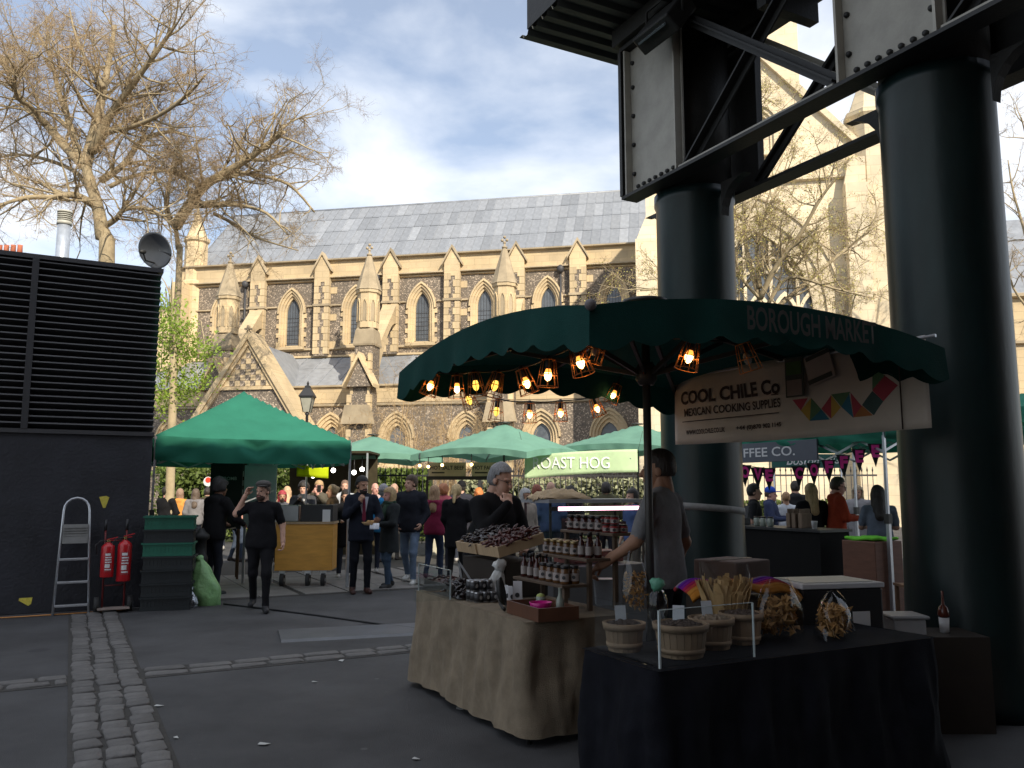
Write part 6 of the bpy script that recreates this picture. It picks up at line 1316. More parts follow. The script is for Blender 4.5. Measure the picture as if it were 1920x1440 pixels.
# ================================================================== burlap table and what stands on it
burlap = mat('burlap', (.225, .178, .122), .95, .22, 7, bump=.6, bscale=220, detail=9)
A0, A1, B0, B1, TZ = 2.62, 3.42, 4.80, 6.74, .76
tb = thing('burlap_table', 'trestle table draped to the ground in brown burlap', 'table', G(A0, B0), GA); w_, d_ = A1 - A0, B1 - B0
m = MB(); m.bx(.02, w_ - .02, .02, d_ - .02, TZ - .03, TZ - .004); m.build('table_top', pale_wood, tb)
def drape(w_, d_, top, bot, ph, name, mm, parent, rc=.055, sag=1.0):
    """one cloth round all four sides of a table, its folds growing towards the hem"""
    seg = []                                   # (start, length, kind, data)
    P = []; n = 40
    for (cx_, cy_, a0, x1, y1) in ((w_ - rc, rc, -90, w_, d_ - rc), (w_ - rc, d_ - rc, 0, rc, d_), (rc, d_ - rc, 90, 0, rc), (rc, rc, 180, w_ - rc, 0)):
        for k in range(5): t = R(a0 + 90 * k / 4); P.append((Vector((cx_ + rc * math.cos(t), cy_ + rc * math.sin(t), 0)), Vector((math.cos(t), math.sin(t), 0))))
        e = P[-1]; q = Vector((x1, y1, 0)); m_ = int((q - e[0]).length / .028)
        for k in range(1, m_): P.append((e[0].lerp(q, k / m_), e[1]))
    P.append(P[0]); N_ = len(P); S_ = [0]
    for i in range(1, N_): S_.append(S_[-1] + (P[i][0] - P[i - 1][0]).length)
    L_ = S_[-1]; w0 = 2 * math.pi / L_
    def f(u, v):
        i = min(int(round(u * (N_ - 1))), N_ - 1); q, nrm = P[i]; s = S_[i] * w0
        fo = .013 * math.sin(6 * s + ph + .9 * v) + .010 * math.sin(13 * s + ph * 2 - 3.2 * v) + .006 * math.sin(29 * s + 5 * v + ph) + .003 * math.sin(61 * s - 7 * v)
        cr = (.017 * math.sin(13 * s + 2.6 * v + ph) + .011 * math.sin(26 * s - 3.4 * v + math.sin(3 * v)) + .005 * math.sin(53 * s + 4.5 * v) + .012 * math.sin(4.2 * v + 5 * s) + .0022 * math.sin(31 * v + 17 * s)) * math.sin(math.pi * min(1, v * 1.05))
        return q + nrm * (.006 + (.045 + fo) * v ** 1.15 + cr * sag) + Vector((0, 0, top - (top - bot - .008 * math.sin(5 * s + ph) - .005 * math.sin(17 * s)) * v))
    m = MB(); m.sheet(f, N_ - 1, 26); m.build(name, mm, parent)
drape(w_, d_, TZ, .055, .4, 'drape', burlap, tb)
m = MB(); m.sheet(lambda u, v: Vector((-.002 + u * (w_ + .004), -.002 + v * (d_ + .004), TZ + .004 * math.sin(u * 11) * math.sin(v * 17))), 16, 32); m.build('top_cloth', burlap, tb)
for x, y in ((.05, .06), (.05, d_ - .06), (w_ - .05, .06), (w_ - .05, d_ - .06)):
    m = MB(); m.tube([(x, y, 0), (x, y, TZ - .03)], .016, 8); m.build('leg', dkmetal, tb)
def tz(px, py, z):
    r_ = ray(px, py); t_ = (z - CAM_H) / r_.z; return Vector((r_.x * t_, r_.y * t_, z))
ZT = TZ + .004
def tray(name, lb, loc, rz, w, d, h, mm, cat='tray', tilt=0, th=.012, group=None):
    o = thing(name, lb, cat, loc, rz, group); m = MB(); m.bx(-w / 2, w / 2, -d / 2, d / 2, 0, th); m.build('bottom', mm, o)
    for x0, x1, y0, y1 in ((-w / 2, w / 2, -d / 2 - th, -d / 2), (-w / 2, w / 2, d / 2, d / 2 + th), (-w / 2 - th, -w / 2, -d / 2 - th, d / 2 + th), (w / 2, w / 2 + th, -d / 2 - th, d / 2 + th)):
        m = MB(); m.bx(x0, x1, y0, y1, 0, h); m.build('side', mm, o)
    if tilt: o.rotation_euler = (tilt, 0, rz)
    return o
def heap(parent_loc, rz, w, d, h, n, mm, seed, lb, cat, size=(.02, .012, .012), tilt=0, bend=.6, name='dried_chillies'):
    r_ = random.Random(seed); m = MB()
    for k in range(n):
        x, y = r_.uniform(-.5, .5) * w, r_.uniform(-.5, .5) * d; z = h * (1 - (2 * x / w) ** 2 * .5) * (1 - (2 * y / d) ** 2 * .5) * r_.uniform(.55, 1); a = r_.uniform(0, 6.28); L = size[0] * r_.uniform(.7, 1.5)
        p0 = Vector((x, y, z)); dv = Vector((math.cos(a), math.sin(a), r_.uniform(-.3, .3))); p1 = p0 + dv * L; p2 = p1 + (dv + rvec(r_) * bend).normalized() * L; m.tube([p0, p1, p2], [size[1] * .6, size[1], size[1] * .35], 5)
    core = []
    m.sheet(lambda u, v: Vector(((u - .5) * w, (v - .5) * d, h * .7 * (1 - (2 * u - 1) ** 4) * (1 - (2 * v - 1) ** 4) + .004)), 10, 10)
    o = m.build(name, mm, None, parent_loc, rz); o.rotation_euler = (tilt, 0, rz); tag(o, lb, cat, kind='stuff'); return o
chk = mat('dried_chilli_black', (.022, .012, .013), .25, .4, 30, spec=.6); chr_ = mat('dried_chilli_red', (.055, .010, .008), .35, .4, 30, spec=.5); grey_w = mat('grey_wood', (.10, .09, .08), .7, .2, 5, aniso=(6, 1, 1))
p_ = tz(820, 1112, ZT) + Vector((.14, .04, 0)); tray('display_tray', 'grey wooden display tray of chillies behind the clear guard', p_, GA, .30, .52, .09, grey_w)
heap(p_ + Vector((0, 0, .04)) + G(0, .14), GA, .26, .24, .09, 90, chr_, 1, 'small dried red chillies at the end of the grey tray', 'chillies', (.018, .008)); heap(p_ + Vector((0, 0, .04)) + G(0, -.12), GA, .26, .26, .08, 60, chk, 2, 'shiny black round chillies in the grey tray', 'chillies', (.014, .017), 0, .2)
heap(G(2.84, 6.14, ZT), GA, .30, .30, .12, 110, chk, 3, 'heap of long black dried chillies beside the tins', 'chillies', (.04, .012))
# clear guard
gl = glass_mat(); edge = mat('acrylic_edge', (.55, .62, .62), .2, 0)
def guard(lb, p, L, h, ret, rz):
    o = thing('clear_guard', lb, 'guard', p, rz); m = MB(); m.bx(0, L, 0, .006, 0, h); m.build('front_pane', gl, o); m = MB(); m.bx(0, .006, .007, ret, 0, h); m.build('side_pane', gl, o)
    m = MB(); m.bx(-.003, .007, -.003, .006, 0, h); m.bx(L - .002, L + .004, -.002, .008, 0, h); m.bx(.007, L - .002, 0, .006, h, h + .003); q = m.build('bright_edge', edge, o); return o
guard('clear acrylic guard at the far end of the burlap table', G(2.63, 6.02, ZT), .66, .22, -.0 + .3, GA + R(90))
# tins
tin = mat('tin_steel', (.35, .35, .36), .3, .1, 20, metal=.8); tlab = mat('tin_label', (.03, .03, .033), .5, .1)
tin_me = MB(); tin_me.lathe([(.03, 0), (.031, .004), (.031, .072), (.03, .076), (.027, .074)], 18, mi=0); t1 = tin_me.mesh('can'); t1.materials.append(tin); tl_ = MB(); tl_.lathe([(.0315, .008), (.0315, .066)], 18); t2 = tl_.mesh('label_band'); t2.materials.append(tlab)
lm = MB(); lm.tube([(0, -.0325, .037), (0, -.0318, .037)], .014, 14); t3 = lm.mesh('emblem'); t3.materials.append(mat('emblem_white', (.5, .5, .5), .6, 0))
for lay in range(2):
    for i in range(3):
        for j in range(3):
            if lay and j == 2: continue
            o = thing('tin_can', 'small black labelled tin, ' + ('upper' if lay else 'lower') + ' layer of the tin stack', 'tin', tz(874, 1128, ZT) + G(.02 + i * .068 * .9, .02 - j * .07) + G(.04, .04) + Vector((0, 0, lay * .077)), GA + R(20), 'stacked tins on the burlap table')
            for me, nm in ((t1, 'can'), (t2, 'label_band'), (t3, 'emblem')): obj(nm, me, o)
# skillet
sk = thing('skillet', 'black cast iron skillet propped on its rim with long handle', 'skillet', G(2.79, 5.52, ZT), GA); m = MB(); m.lathe([(.085, 0), (.105, .035), (.101, .035), (.082, .006)], 24); pan = m.build('pan', iron_k, sk, (0, 0, .10), rot=(R(78), 0, R(55))); m = MB(); m.tube([(-.03, -.08, .03), (-.06, -.17, .02), (-.08, -.25, .012)], .011, 8); m.build('handle', iron_k, sk)
# spice pouches
pouch = mat('white_pouch', (.62, .62, .64), .6, .06)
for i, (px, py) in enumerate(((935, 1098), (951, 1096), (966, 1098), (981, 1097), (996, 1090))):
    h = .12 if i < 4 else .17; o = thing('spice_pouch', 'white spice pouch with dark round emblem on the burlap table' if i < 4 else 'tall white spice pouch beside the jar stand', 'pouch', G(2.95, 5.83 - i * .075, ZT), GA - R(42) + rng.uniform(-.2, .2), 'white spice pouches'); m = MB(); m.add([(-.036, -.02, 0), (.036, -.02, 0), (.036, .02, 0), (-.036, .02, 0), (-.033, -.002, h), (.033, -.002, h), (.033, .002, h), (-.033, .002, h)], [(0, 1, 5, 4), (1, 2, 6, 5), (2, 3, 7, 6), (3, 0, 4, 7), (4, 5, 6, 7), (3, 2, 1, 0)]); m.build('bag', pouch, o, bevel=.004)
    m = MB(); m.tube([(0, -.0175, h * .42), (0, -.0155, h * .42)], .017, 14); m.build('emblem', tlab, o)
# wooden tray with bowl
wt = G(2.835, 4.97, ZT); tray('wooden_tray', 'open brown wooden tray holding a magenta bowl', wt, GA - R(2), .27, .44, .085, mat('tray_wood', (.13, .055, .03), .45, .2, 5, aniso=(1, 6, 1)), th=.014)
o = thing('pink_bowl', 'magenta plastic bowl in the wooden tray', 'bowl', G(2.83, 4.98, ZT + .016)); m = MB(); m.lathe([(.035, 0), (.06, .03), (.078, .075), (.074, .075), (.056, .032), (.03, .008)], 24); m.build('bowl', mat('magenta', (.55, .01, .22), .35, .05), o)
o = thing('salsa_jar', 'open glass jar of green salsa behind the magenta bowl', 'jar', G(2.90, 5.10, ZT + .016)); m = MB(); m.lathe([(.032, 0), (.034, .01), (.034, .08), (.03, .095)], 16); m.build('glass', mat('jar_glass', (.25, .28, .24), .15, 0), o); m = MB(); m.ball((0, 0, .095), (.03, .03, .02), 10, 6); m.build('salsa', mat('salsa_green', (.35, .42, .12), .6, .3, 60), o)
o = thing('oil_bottle', 'clear bottle standing in the wooden tray', 'bottle', G(2.91, 4.86, ZT + .016)); m = MB(); m.lathe([(.028, 0), (.028, .09), (.012, .13), (.012, .17), (.014, .175)], 16); m.build('glass', mat('jar_glass', (.25, .28, .24), .15, 0), o)
# tiered stand with jars
shw = mat('shelf_wood', (.11, .075, .05), .6, .2, 5, aniso=(6, 1, 1)); so = tz(1040, 1170, ZT) ; SB = G(3.02, 5.02)
std = thing('jar_stand', 'three tiered dark wooden stand for jars on the burlap table', 'display stand', (SB.x, SB.y, ZT), GA)
tiers = [(.0, .20, .95), (.20, .42, 1.12), (.42, .64, 1.29)]
for k, (x0, x1, z) in enumerate(tiers):
    m = MB(); m.bx(x0 - .01, x1, -.02, .70, z - ZT - .02, z - ZT); sh_ = m.build('shelf', shw, std, bevel=.003)
    for y in (0.0, .66):
        m = MB(); m.bx(x0 + .02, x0 + .05, y, y + .03, 0, z - ZT - .02); m.build('leg', shw, std)
lid = mat('jar_lid', (.02, .018, .018), .35, .1, metal=.3); gold = mat('gold_lid', (.30, .22, .10), .35, .1, metal=.6); sauce = mat('dark_sauce', (.05, .010, .008), .12, .2, 8, spec=.7); sauce2 = mat('brown_sauce', (.12, .055, .02), .12, .2, 8, spec=.7); paper = mat('jar_label', (.34, .30, .28), .7, .12)
def jar_proto(h, r_, sm, lm_):
    a = MB(); a.lathe([(r_ * .92, 0), (r_, .006), (r_, h * .72), (r_ * .8, h * .8), (r_ * .78, h * .84)], 16); A_ = a.mesh('jar_body'); A_.materials.append(sm)
    b = MB(); b.lathe([(r_ * .86, h * .84), (r_ * .88, h * .86), (r_ * .88, h * .98), (r_ * .8, h)], 16); B_ = b.mesh('lid'); B_.materials.append(lm_)
    c = MB(); c.sheet(lambda u, v: Vector((math.sin(-1.1 + 2.2 * u) * r_ * 1.01, -math.cos(-1.1 + 2.2 * u) * r_ * 1.01, h * (.16 + .42 * v))), 8, 1); C_ = c.mesh('label_paper'); C_.materials.append(paper)
    d = MB(); d.tube([(0, -r_ * 1.04, h * .37), (0, -r_ * 1.0, h * .37)], r_ * .35, 12); D_ = d.mesh('emblem'); D_.materials.append(tlab); return ((A_, 'jar_body'), (B_, 'lid'), (C_, 'label_paper'), (D_, 'emblem'))
def bottle_proto(h, r_, sm):
    a = MB(); a.lathe([(r_ * .92, 0), (r_, .006), (r_, h * .55), (r_ * .45, h * .72), (r_ * .42, h * .86)], 14); A_ = a.mesh('bottle_body'); A_.materials.append(sm); b = MB(); b.lathe([(r_ * .5, h * .86), (r_ * .5, h)], 12); B_ = b.mesh('cap'); B_.materials.append(lid)
    c = MB(); c.sheet(lambda u, v: Vector((math.sin(-1.1 + 2.2 * u) * r_ * 1.01, -math.cos(-1.1 + 2.2 * u) * r_ * 1.01, h * (.12 + .34 * v))), 8, 1); C_ = c.mesh('label_paper'); C_.materials.append(paper); return ((A_, 'bottle_body'), (B_, 'cap'), (C_, 'label_paper'))
jk = jar_proto(.125, .036, sauce2, lid); jg = jar_proto(.105, .034, sauce2, gold); jr = jar_proto(.115, .036, sauce, lid); bo_ = bottle_proto(.175, .027, sauce); sr = jar_proto(.06, .034, mat('red_tub', (.22, .02, .02), .4, .1), lid)
def put(proto, a, b, z, name, lb, cat, grp):
    o = thing(name, lb, cat, G(a, b, z), GA + R(-35) + rng.uniform(-.15, .15), grp)
    for me, nm in proto: obj(nm, me, o)
for tier, (x0, x1, z) in enumerate(tiers):
    nm_ = ('bottom', 'middle', 'top')[tier]; aa = 3.02 + x0 + .055
    for row in range(2):
        for k in range(7):
            b = 5.02 + .05 + k * .098; a = aa + row * .078
            if tier == 0: pr2, nn = ((bo_, 'sauce_bottle') if k >= 4 else (jk, 'chilli_jar'))
            elif tier == 1: pr2, nn = ((bo_, 'sauce_bottle') if k <= 1 else (jg, 'salsa_jar'))
            else: pr2, nn = ((sr, 'red_tub') if k <= 1 else (jr, 'chilli_jar'))
            put(pr2, a, b, z, nn, {'sauce_bottle': 'dark sauce bottle with pale label on the %s tier of the jar stand', 'chilli_jar': 'dark lidded jar with round label on the %s tier of the jar stand', 'salsa_jar': 'gold lidded brown salsa jar on the %s tier of the jar stand', 'red_tub': 'small red tub on the %s tier of the jar stand'}[nn] % nm_, 'bottle' if 'bottle' in nn else 'jar', nn.replace('_', ' ') + 's on the ' + nm_ + ' tier')
for k in range(3): put(sr, 3.52 + .0, 5.10 + k * .0 + k * .075, 1.35, 'red_tub', 'small red tub stacked on another atop the jar stand', 'jar', 'stacked red tubs')
# slanted crates of dried chillies on a riser
rs_ = thing('crate_riser', 'plain wooden riser under the chilli crates', 'riser', G(3.0, 6.0, ZT), GA); m = MB(); m.bx(.04, .42, -.10, .70, .0, .27); m.build('block', mat('dark_wood', (.03, .022, .016), .6), rs_)
for i, (b, mm, lb) in enumerate(((6.52, chk, 'shallow pale wooden crate of glossy black chillies'), (6.10, chr_, 'shallow pale wooden crate of dark red chillies'))):
    p_ = G(3.2, b, ZT + .36 - .0 * i); tray('chilli_crate', lb, p_, GA - R(90), .36, .40, .085, pale_wood, 'crate', R(14)); heap(p_ + Vector((0, 0, .05)), GA - R(90), .34, .38, .10, 150, mm, 10 + i, ('glossy black' if i == 0 else 'dark red') + ' dried chillies heaped in a slanted wooden crate', 'chillies', (.035, .014), R(14))
sack('white_cloth_bag', 'white cotton bag slumped against the chilli crates', G(2.96, 5.95, ZT), .25, .085, fab((.6, .6, .58)), 17, .05, 'bag')
tg = thing('tongs', 'steel serving tongs standing open among the chillies', 'tongs', G(2.86, 6.30, ZT + .06)); m = MB(); m.bar((-.04, 0, .20), (.0, 0, .0), .004, .016); m.bar((-.04, 0, .20), (.07, 0, .04), .004, .016); m.build('arms', alu, tg)
o = thing('plastic_tub', 'pale plastic tub behind the jar stand legs', 'tub', tz(1098, 1140, ZT) + G(.22, .1)); m = MB(); m.lathe([(.08, 0), (.095, .17), (.10, .17), (.10, .185)], 4, sm=False); m.build('tub', mat('pale_plastic', (.33, .36, .40), .4), o)
# crisp bag
def crisp_bag(lb, loc, w, h, seed, mm, rz=0):
    r_ = random.Random(seed); o = thing('crisp_bag', lb, 'bag', loc, rz); m = MB()
    m.sheet(lambda u, v: Vector((math.cos(u * 6.283) * w * (.95 - .55 * v ** 3) * (1 + .06 * math.sin(u * 31 + 9 * v)), math.sin(u * 6.283) * w * .6 * (1 - .85 * v ** 3) * (1 + .07 * math.sin(u * 25 - 7 * v)), h * v)), 28, 14); m.build('film', glass_mat('plastic_film', (.93, .93, .92)), o)
    m = MB()
    for k in range(170):
        z = r_.random() ** .8 * h * .6; a_ = r_.uniform(0, 6.28); q = math.sqrt(r_.random()) * .78; c = Vector((math.cos(a_) * w * q, math.sin(a_) * w * .55 * q, z + .02)); n1, n2 = rvec(r_) * w * .17, rvec(r_) * w * .17; m.add([c - n1, c + n2, c + n1 - n2 * .3], [(0, 1, 2)])
    q = m.build('crisps', mm, o, solid=.004); q['kind'] = 'stuff'
crisp = mat('tortilla', (.36, .20, .07), .6, .25, 20)
crisp_bag('clear bag of golden tortilla chips beside the umbrella pole', G(3.38, 4.62 + .28, ZT) + G(.08, -.12), .10, .42, 1, crisp)
# chilled display case with pink tube
cs = thing('display_case', 'glass fronted chiller case with a pink strip light', 'display case', G(4.12, 7.0), GA); cw, cd = 1.12, .6
m = MB(); m.bx(0, cw, 0, cd, 0, .86); m.build('cabinet', mat('case_grey', (.12, .12, .125), .5, .1), cs, bevel=.01); m = MB(); m.bx(-.03, cw + .02, .02, cd, 1.47, 1.505); m.build('top_shelf', mat('case_top', (.28, .28, .29), .4), cs)
for x, y in ((0, .56), (cw - .02, .56), (0, .06), (cw - .02, .06)):
    m = MB(); m.bx(x, x + .02, y, y + .02, .86, 1.47); m.build('upright', dkmetal, cs)
m = MB(); m.add([(0, -.10, .90), (cw, -.10, .90), (cw, .05, 1.46), (0, .05, 1.46)], [(0, 1, 2, 3)]); m.build('front_pane', gl, cs, solid=.006)
m = MB(); m.add([(-.006, -.10, .90), (-.006, .05, 1.46), (-.006, .56, 1.46), (-.006, .56, .90)], [(0, 1, 2, 3)]); m.build('side_pane', gl, cs)
m = MB(); m.tube([(.07, .04, 1.415), (cw - .01, .04, 1.415)], .019, 10); m.build('strip_light', mat('pink_tube', (1, .7, .75), .3, 0, emit=(1, .50, .62), estr=3.2), cs); m = MB(); m.bx(0, .07, .02, .06, 1.395, 1.435); m.build('light_cap', socket, cs)
for k, (x, z, w, h) in enumerate(((.12, .93, .22, .2), (.16, 1.18, .18, .14), (.72, 1.16, .2, .12))):
    m = MB(); m.bx(x, x + w, -.02 + .12, .0 + .11, z, z + h); q = m.build('price_slate', mat('chalk_black', (.02, .02, .02)), cs, solid=0); m = MB()
    for j in range(3): m.tube([(x + .03 + .01 * j, .092, z + h * .75 - j * h * .24), (x + w * .5, .092, z + h * .8 - j * h * .24), (x + w * .8 - .02 * j, .092, z + h * .72 - j * h * .24)], .004, 4)
    m.build('chalk_writing', mat('chalk', (.45, .45, .44)), q)
m = MB(); m.bx(.3, .95, .2, .5, .87, .98); m.build('tub_row', mat('case_tubs', (.2, .06, .05), .5, .3, 14), cs)
o = thing('paper_parcel', 'crumpled brown paper parcel on top of the display case', 'parcel', G(4.36, 7.3, 1.507), GA); m = MB(); r_ = random.Random(6)
m.sheet(lambda u, v: Vector(((u - .5) * .56, (v - .5) * .38, .085 * (math.sin(math.pi * u) * math.sin(math.pi * v)) ** .5 + .018 * math.sin(u * 23 + v * 9) * math.sin(math.pi * v) + .012 * math.sin(v * 31 + 12 * u))), 30, 16); m.build('wrapping', mat('brown_paper', (.48, .35, .21), .8, .2, 6, bump=.4), o, solid=.006)
m = MB(); m.bx(-.26, .26, -.16, .16, 0, .02); m.build('board', pale_wood, o)
# cardboard box by the stallholder, post shelf
o = thing('cardboard_box', 'tall brown cardboard box behind the stallholder', 'box', G(4.62, 5.1), GA + R(12)); m = MB(); m.bx(-.22, .22, -.2, .2, 0, 1.06); m.build('carton', mat('card_brown', (.16, .105, .085), .8, .1), o, bevel=.012); m = MB(); m.bx(-.225, .225, -.03, .03, 1.06, 1.064); m.build('tape_strip', mat('parcel_tape', (.25, .2, .16), .3), o)
# ================================================================== black table with baskets
blk = cloth('black_tablecloth', (.007, .0075, .011), .3); BA0, BA1, BB0, BB1, BZ = 2.50, 4.5, 3.28, 3.95, .75
bt_ = thing('black_table', 'table under a creased black cloth in front of the stall', 'table', G(BA0, BB0), GA); w_, d_ = BA1 - BA0, BB1 - BB0; TZ = BZ
m = MB(); m.bx(.02, w_ - .02, .02, d_ - .02, BZ - .03, BZ - .004); m.build('table_top', pale_wood, bt_)
drape(w_, d_, BZ, .02, 2.4, 'drape', blk, bt_)
m = MB(); m.sheet(lambda u, v: Vector((-.002 + u * (w_ + .004), -.002 + v * (d_ + .004), BZ + .003 * math.sin(u * 21) * math.sin(v * 9))), 30, 12); m.build('top_cloth', blk, bt_)
for x, y in ((.05, .06), (.05, d_ - .06), (w_ - .05, .06), (w_ - .05, d_ - .06)):
    m = MB(); m.tube([(x, y, 0), (x, y, BZ - .03)], .016, 8); m.build('leg', dkmetal, bt_)
ZB = BZ + .004
slatm = mat('basket_slat', (.29, .195, .12), .7, .2, 6, aniso=(1, 1, .3)); nutm = mat('dark_spice', (.06, .038, .028), .7, .4, 40); mushm = mat('pale_mushroom', (.30, .22, .15), .7, .4, 30)
def basket(lb, loc, rt, rb, h, fill, seed, card=True):
    o = thing('bushel_basket', lb, 'basket', loc, rng.uniform(0, 1), 'wooden bushel baskets on the black table'); n = 22
    for k in range(n):
        a0, a1 = 2 * math.pi * (k + .04) / n, 2 * math.pi * (k + .96) / n; m = MB(); v = []
        for z, r_ in ((0, rb), (h * .5, rb + (rt - rb) * .6), (h, rt)):
            for rr_ in (r_, r_ - .005): v += [(rr_ * math.cos(a0), rr_ * math.sin(a0), z), (rr_ * math.cos(a1), rr_ * math.sin(a1), z)]
        fs = []
        for i in (0, 4): fs += [(i, i + 1, i + 5, i + 4), (i + 2, i + 6, i + 7, i + 3), (i, i + 4, i + 6, i + 2), (i + 1, i + 3, i + 7, i + 5)]
        m.add(v, fs + [(8, 9, 11, 10)]); m.build('stave', slatm, o)
    for z, r_, hh in ((h - .035, rt + .003, .035), (.02, rb + .006, .025)):
        m = MB(); m.sheet(lambda u, v: Vector((math.cos(u * 6.2832) * (r_ + (rt - rb) / h * hh * v), math.sin(u * 6.2832) * (r_ + (rt - rb) / h * hh * v), z + hh * v)), 40, 1); m.build('hoop', slatm, o, solid=.006)
    r2 = random.Random(seed); m = MB()
    m.lathe([(rt * .95, h * .8), (rt * .8, h * .93), (rt * .4, h * 1.02), (.01, h * 1.06)], 20)
    for k in range(130):
        a_ = r2.uniform(0, 6.28); q = math.sqrt(r2.random()) * rt * .9; c = Vector((q * math.cos(a_), q * math.sin(a_), h * (1.04 - .2 * (q / rt) ** 2))); m.ball(c, (.014 * r2.uniform(.6, 1.5), .012, .009 * r2.uniform(.6, 1.4)), 6, 4, jit=.2, rng=r2)
    q = m.build('contents', fill, o); q['kind'] = 'stuff'
    if card:
        m = MB(); m.bx(-.03, .03, -.001, .001, h, h + .09); m.build('price_card', mat('card_white', (.5, .52, .55), .5), o, (-.02, -.02, 0), rng.uniform(-.3, .3), rot=(R(-15), 0, R(-20)))
bs_ = G(2.66, 3.78, ZB); basket('small slatted basket of dark spice at the table corner', bs_, .105, .085, .145, nutm, 1); basket('wide slatted basket of black mushrooms beside the clear guard', G(2.83, 3.52, ZB), .135, .11, .165, nutm, 2); basket('slatted basket of pale dried mushrooms', G(3.12, 3.62, ZB), .115, .095, .16, mushm, 3); basket('slatted basket hidden half behind the bagged corn husks', G(3.37, 3.66, ZB), .115, .095, .165, nutm, 4, False)
guard('clear acrylic guard at the corner of the black table', G(2.535, 3.315, ZB), .60, .27, .56, GA)
husk = mat('corn_husk', (.46, .30, .13), .7, .25, 10, aniso=(1, 1, .2)); o = thing('husk_bag', 'clear bag stuffed with upright corn husks', 'bag', G(3.42, 3.9 - .06, ZB + .13)); m = MB(); r_ = random.Random(9)
for k in range(170):
    a_ = r_.uniform(0, 6.28); q = .145 * math.sqrt(r_.random()); p0 = Vector((q * math.cos(a_) * .8, q * .6 * math.sin(a_), 0)); p1 = Vector((q * math.cos(a_), q * .7 * math.sin(a_), r_.uniform(.09, .13))); p2 = p1 + Vector((r_.uniform(-.03, .03), r_.uniform(-.02, .02), r_.uniform(.03, .10)))
    s_ = Vector((math.cos(a_ + 1.6), math.sin(a_ + 1.6), 0)) * r_.uniform(.014, .03); m.add([p0 - s_, p0 + s_, p1 + s_ * 1.2, p1 - s_ * 1.2, p2 + s_ * .5, p2 - s_ * .5], [(0, 1, 2, 3), (3, 2, 4, 5)])
q = m.build('husks', husk, o, solid=.003); q['kind'] = 'stuff'; m = MB(); m.sheet(lambda u, v: Vector((math.cos(u * 6.283) * .14 * (1 + .05 * math.sin(u * 28 + 8 * v)), math.sin(u * 6.283) * .10 * (1 + .06 * math.sin(u * 22)), .29 * v)), 26, 6); m.build('film', glass_mat('plastic_film'), o)
m = MB(); m.lathe([(.115, -.13), (.125, 0)], 20); m.build('tub', slatm, o)
crisp_bag('big clear bag of tortilla chips lying beyond the husks', G(3.72, 3.72, ZB), .17, .33, 2, crisp, .4); crisp_bag('low clear bag of chips next to the black cool box', G(3.98, 3.55, ZB), .18, .26, 3, crisp, 1.0)
o = thing('green_ribbon_bag', 'small clear bag tied with a pale green ribbon', 'bag', G(2.93, 3.84, ZB + .1)); m = MB(); m.ball((0, 0, .1), (.06, .05, .10), 14, 10, jit=.08, rng=rng); m.build('film', glass_mat('plastic_film'), o); m = MB(); m.ball((0, 0, .22), (.04, .03, .035), 10, 6, jit=.35, rng=rng); m.build('ribbon', mat('ribbon_green', (.12, .36, .24), .5), o)
# folded bright textile, cool box
tx_ = thing('striped_textile', 'folded orange and purple striped textile on a stool', 'textile', G(3.95, 4.32, 0), GA + R(-20)); cols = [(.50, .20, .03), (.52, .22, .04), (.48, .06, .05), (.40, .02, .10), (.22, .02, .30), (.14, .02, .34), (.30, .28, .40), (.45, .05, .06)]
for k in range(8):
    m = MB(); y0, y1 = -.18 + k * .045, -.18 + (k + 1) * .045
    m.sheet(lambda u, v: Vector((-.37 + .74 * u, y0 + (y1 - y0) * v - .012 * math.sin(u * 5), .945 + .05 * (1 - abs((y0 + .045 * v) / .19) ** 4) + .014 * math.sin(u * 8 + 9 * y0) + .01 * math.sin(u * 17) - .05 * abs(2 * u - 1) ** 5)), 24, 3); m.build('stripe', cloth('stripe_%d' % k, cols[k], .1), tx_, solid=.022)
m = MB(); m.bx(-.30, .30, -.16, .16, 0, .90); m.build('stool', mat('dark_wood', (.03, .022, .016)), tx_, bevel=.01)
cbx = thing('cool_box', 'black cool box with white framed lid and small white notice', 'cool box', G(4.62, 4.20, 0), GA - R(14)); m = MB(); m.bx(-.30, .30, -.22, .22, .62, .95); m.build('body', mat('coolbox_black', (.012, .012, .014), .5, .1), cbx, bevel=.015)
m = MB(); m.bx(-.31, .31, -.23, .23, .951, .985); ld = m.build('lid_frame', mat('lid_white', (.60, .60, .62), .5, .05), cbx, bevel=.006); m = MB(); m.bx(-.26, .26, -.18, .18, .986, .990); m.build('lid_panel', mat('lid_panel', (.42, .44, .44), .35, .1), ld); m = MB(); m.bx(.06, .19, -.225, -.222, .70, .80); m.build('notice', white, cbx); m = MB(); m.bx(-.28, .28, -.2, .2, 0, .62); m.build('plinth', mat('dark_wood', (.03, .022, .016)), cbx)
o = thing('white_bin', 'white plastic tub standing beyond the cool box', 'tub', G(5.18, 4.02, 0)); m = MB(); m.bx(-.11, .11, -.11, .11, .5, .72); m.bx(-.13, .13, -.13, .13, .721, .745); m.build('tub', mat('tub_white', (.42, .42, .42), .5), o, bevel=.012); m = MB(); m.bx(-.15, .2, -.2, .2, 0, .5); m.build('crate_stand', mat('dark_wood', (.03, .022, .016)), o)
o = thing('sauce_squeezer', 'small pump bottle on a white cup by the near column', 'bottle', G(5.42, 3.88, 0)); m = MB(); m.lathe([(.03, .62), (.035, .72)], 14); m.build('cup', white, o); m = MB(); m.lathe([(.032, .721), (.04, .74), (.03, .79), (.01, .81), (.008, .9)], 12); m.build('pump', mat('amber_dark', (.09, .02, .01), .2), o); m = MB(); m.bx(-.2, .2, -.2, .2, 0, .62); m.build('stand', mat('dark_wood', (.03, .022, .016)), o)
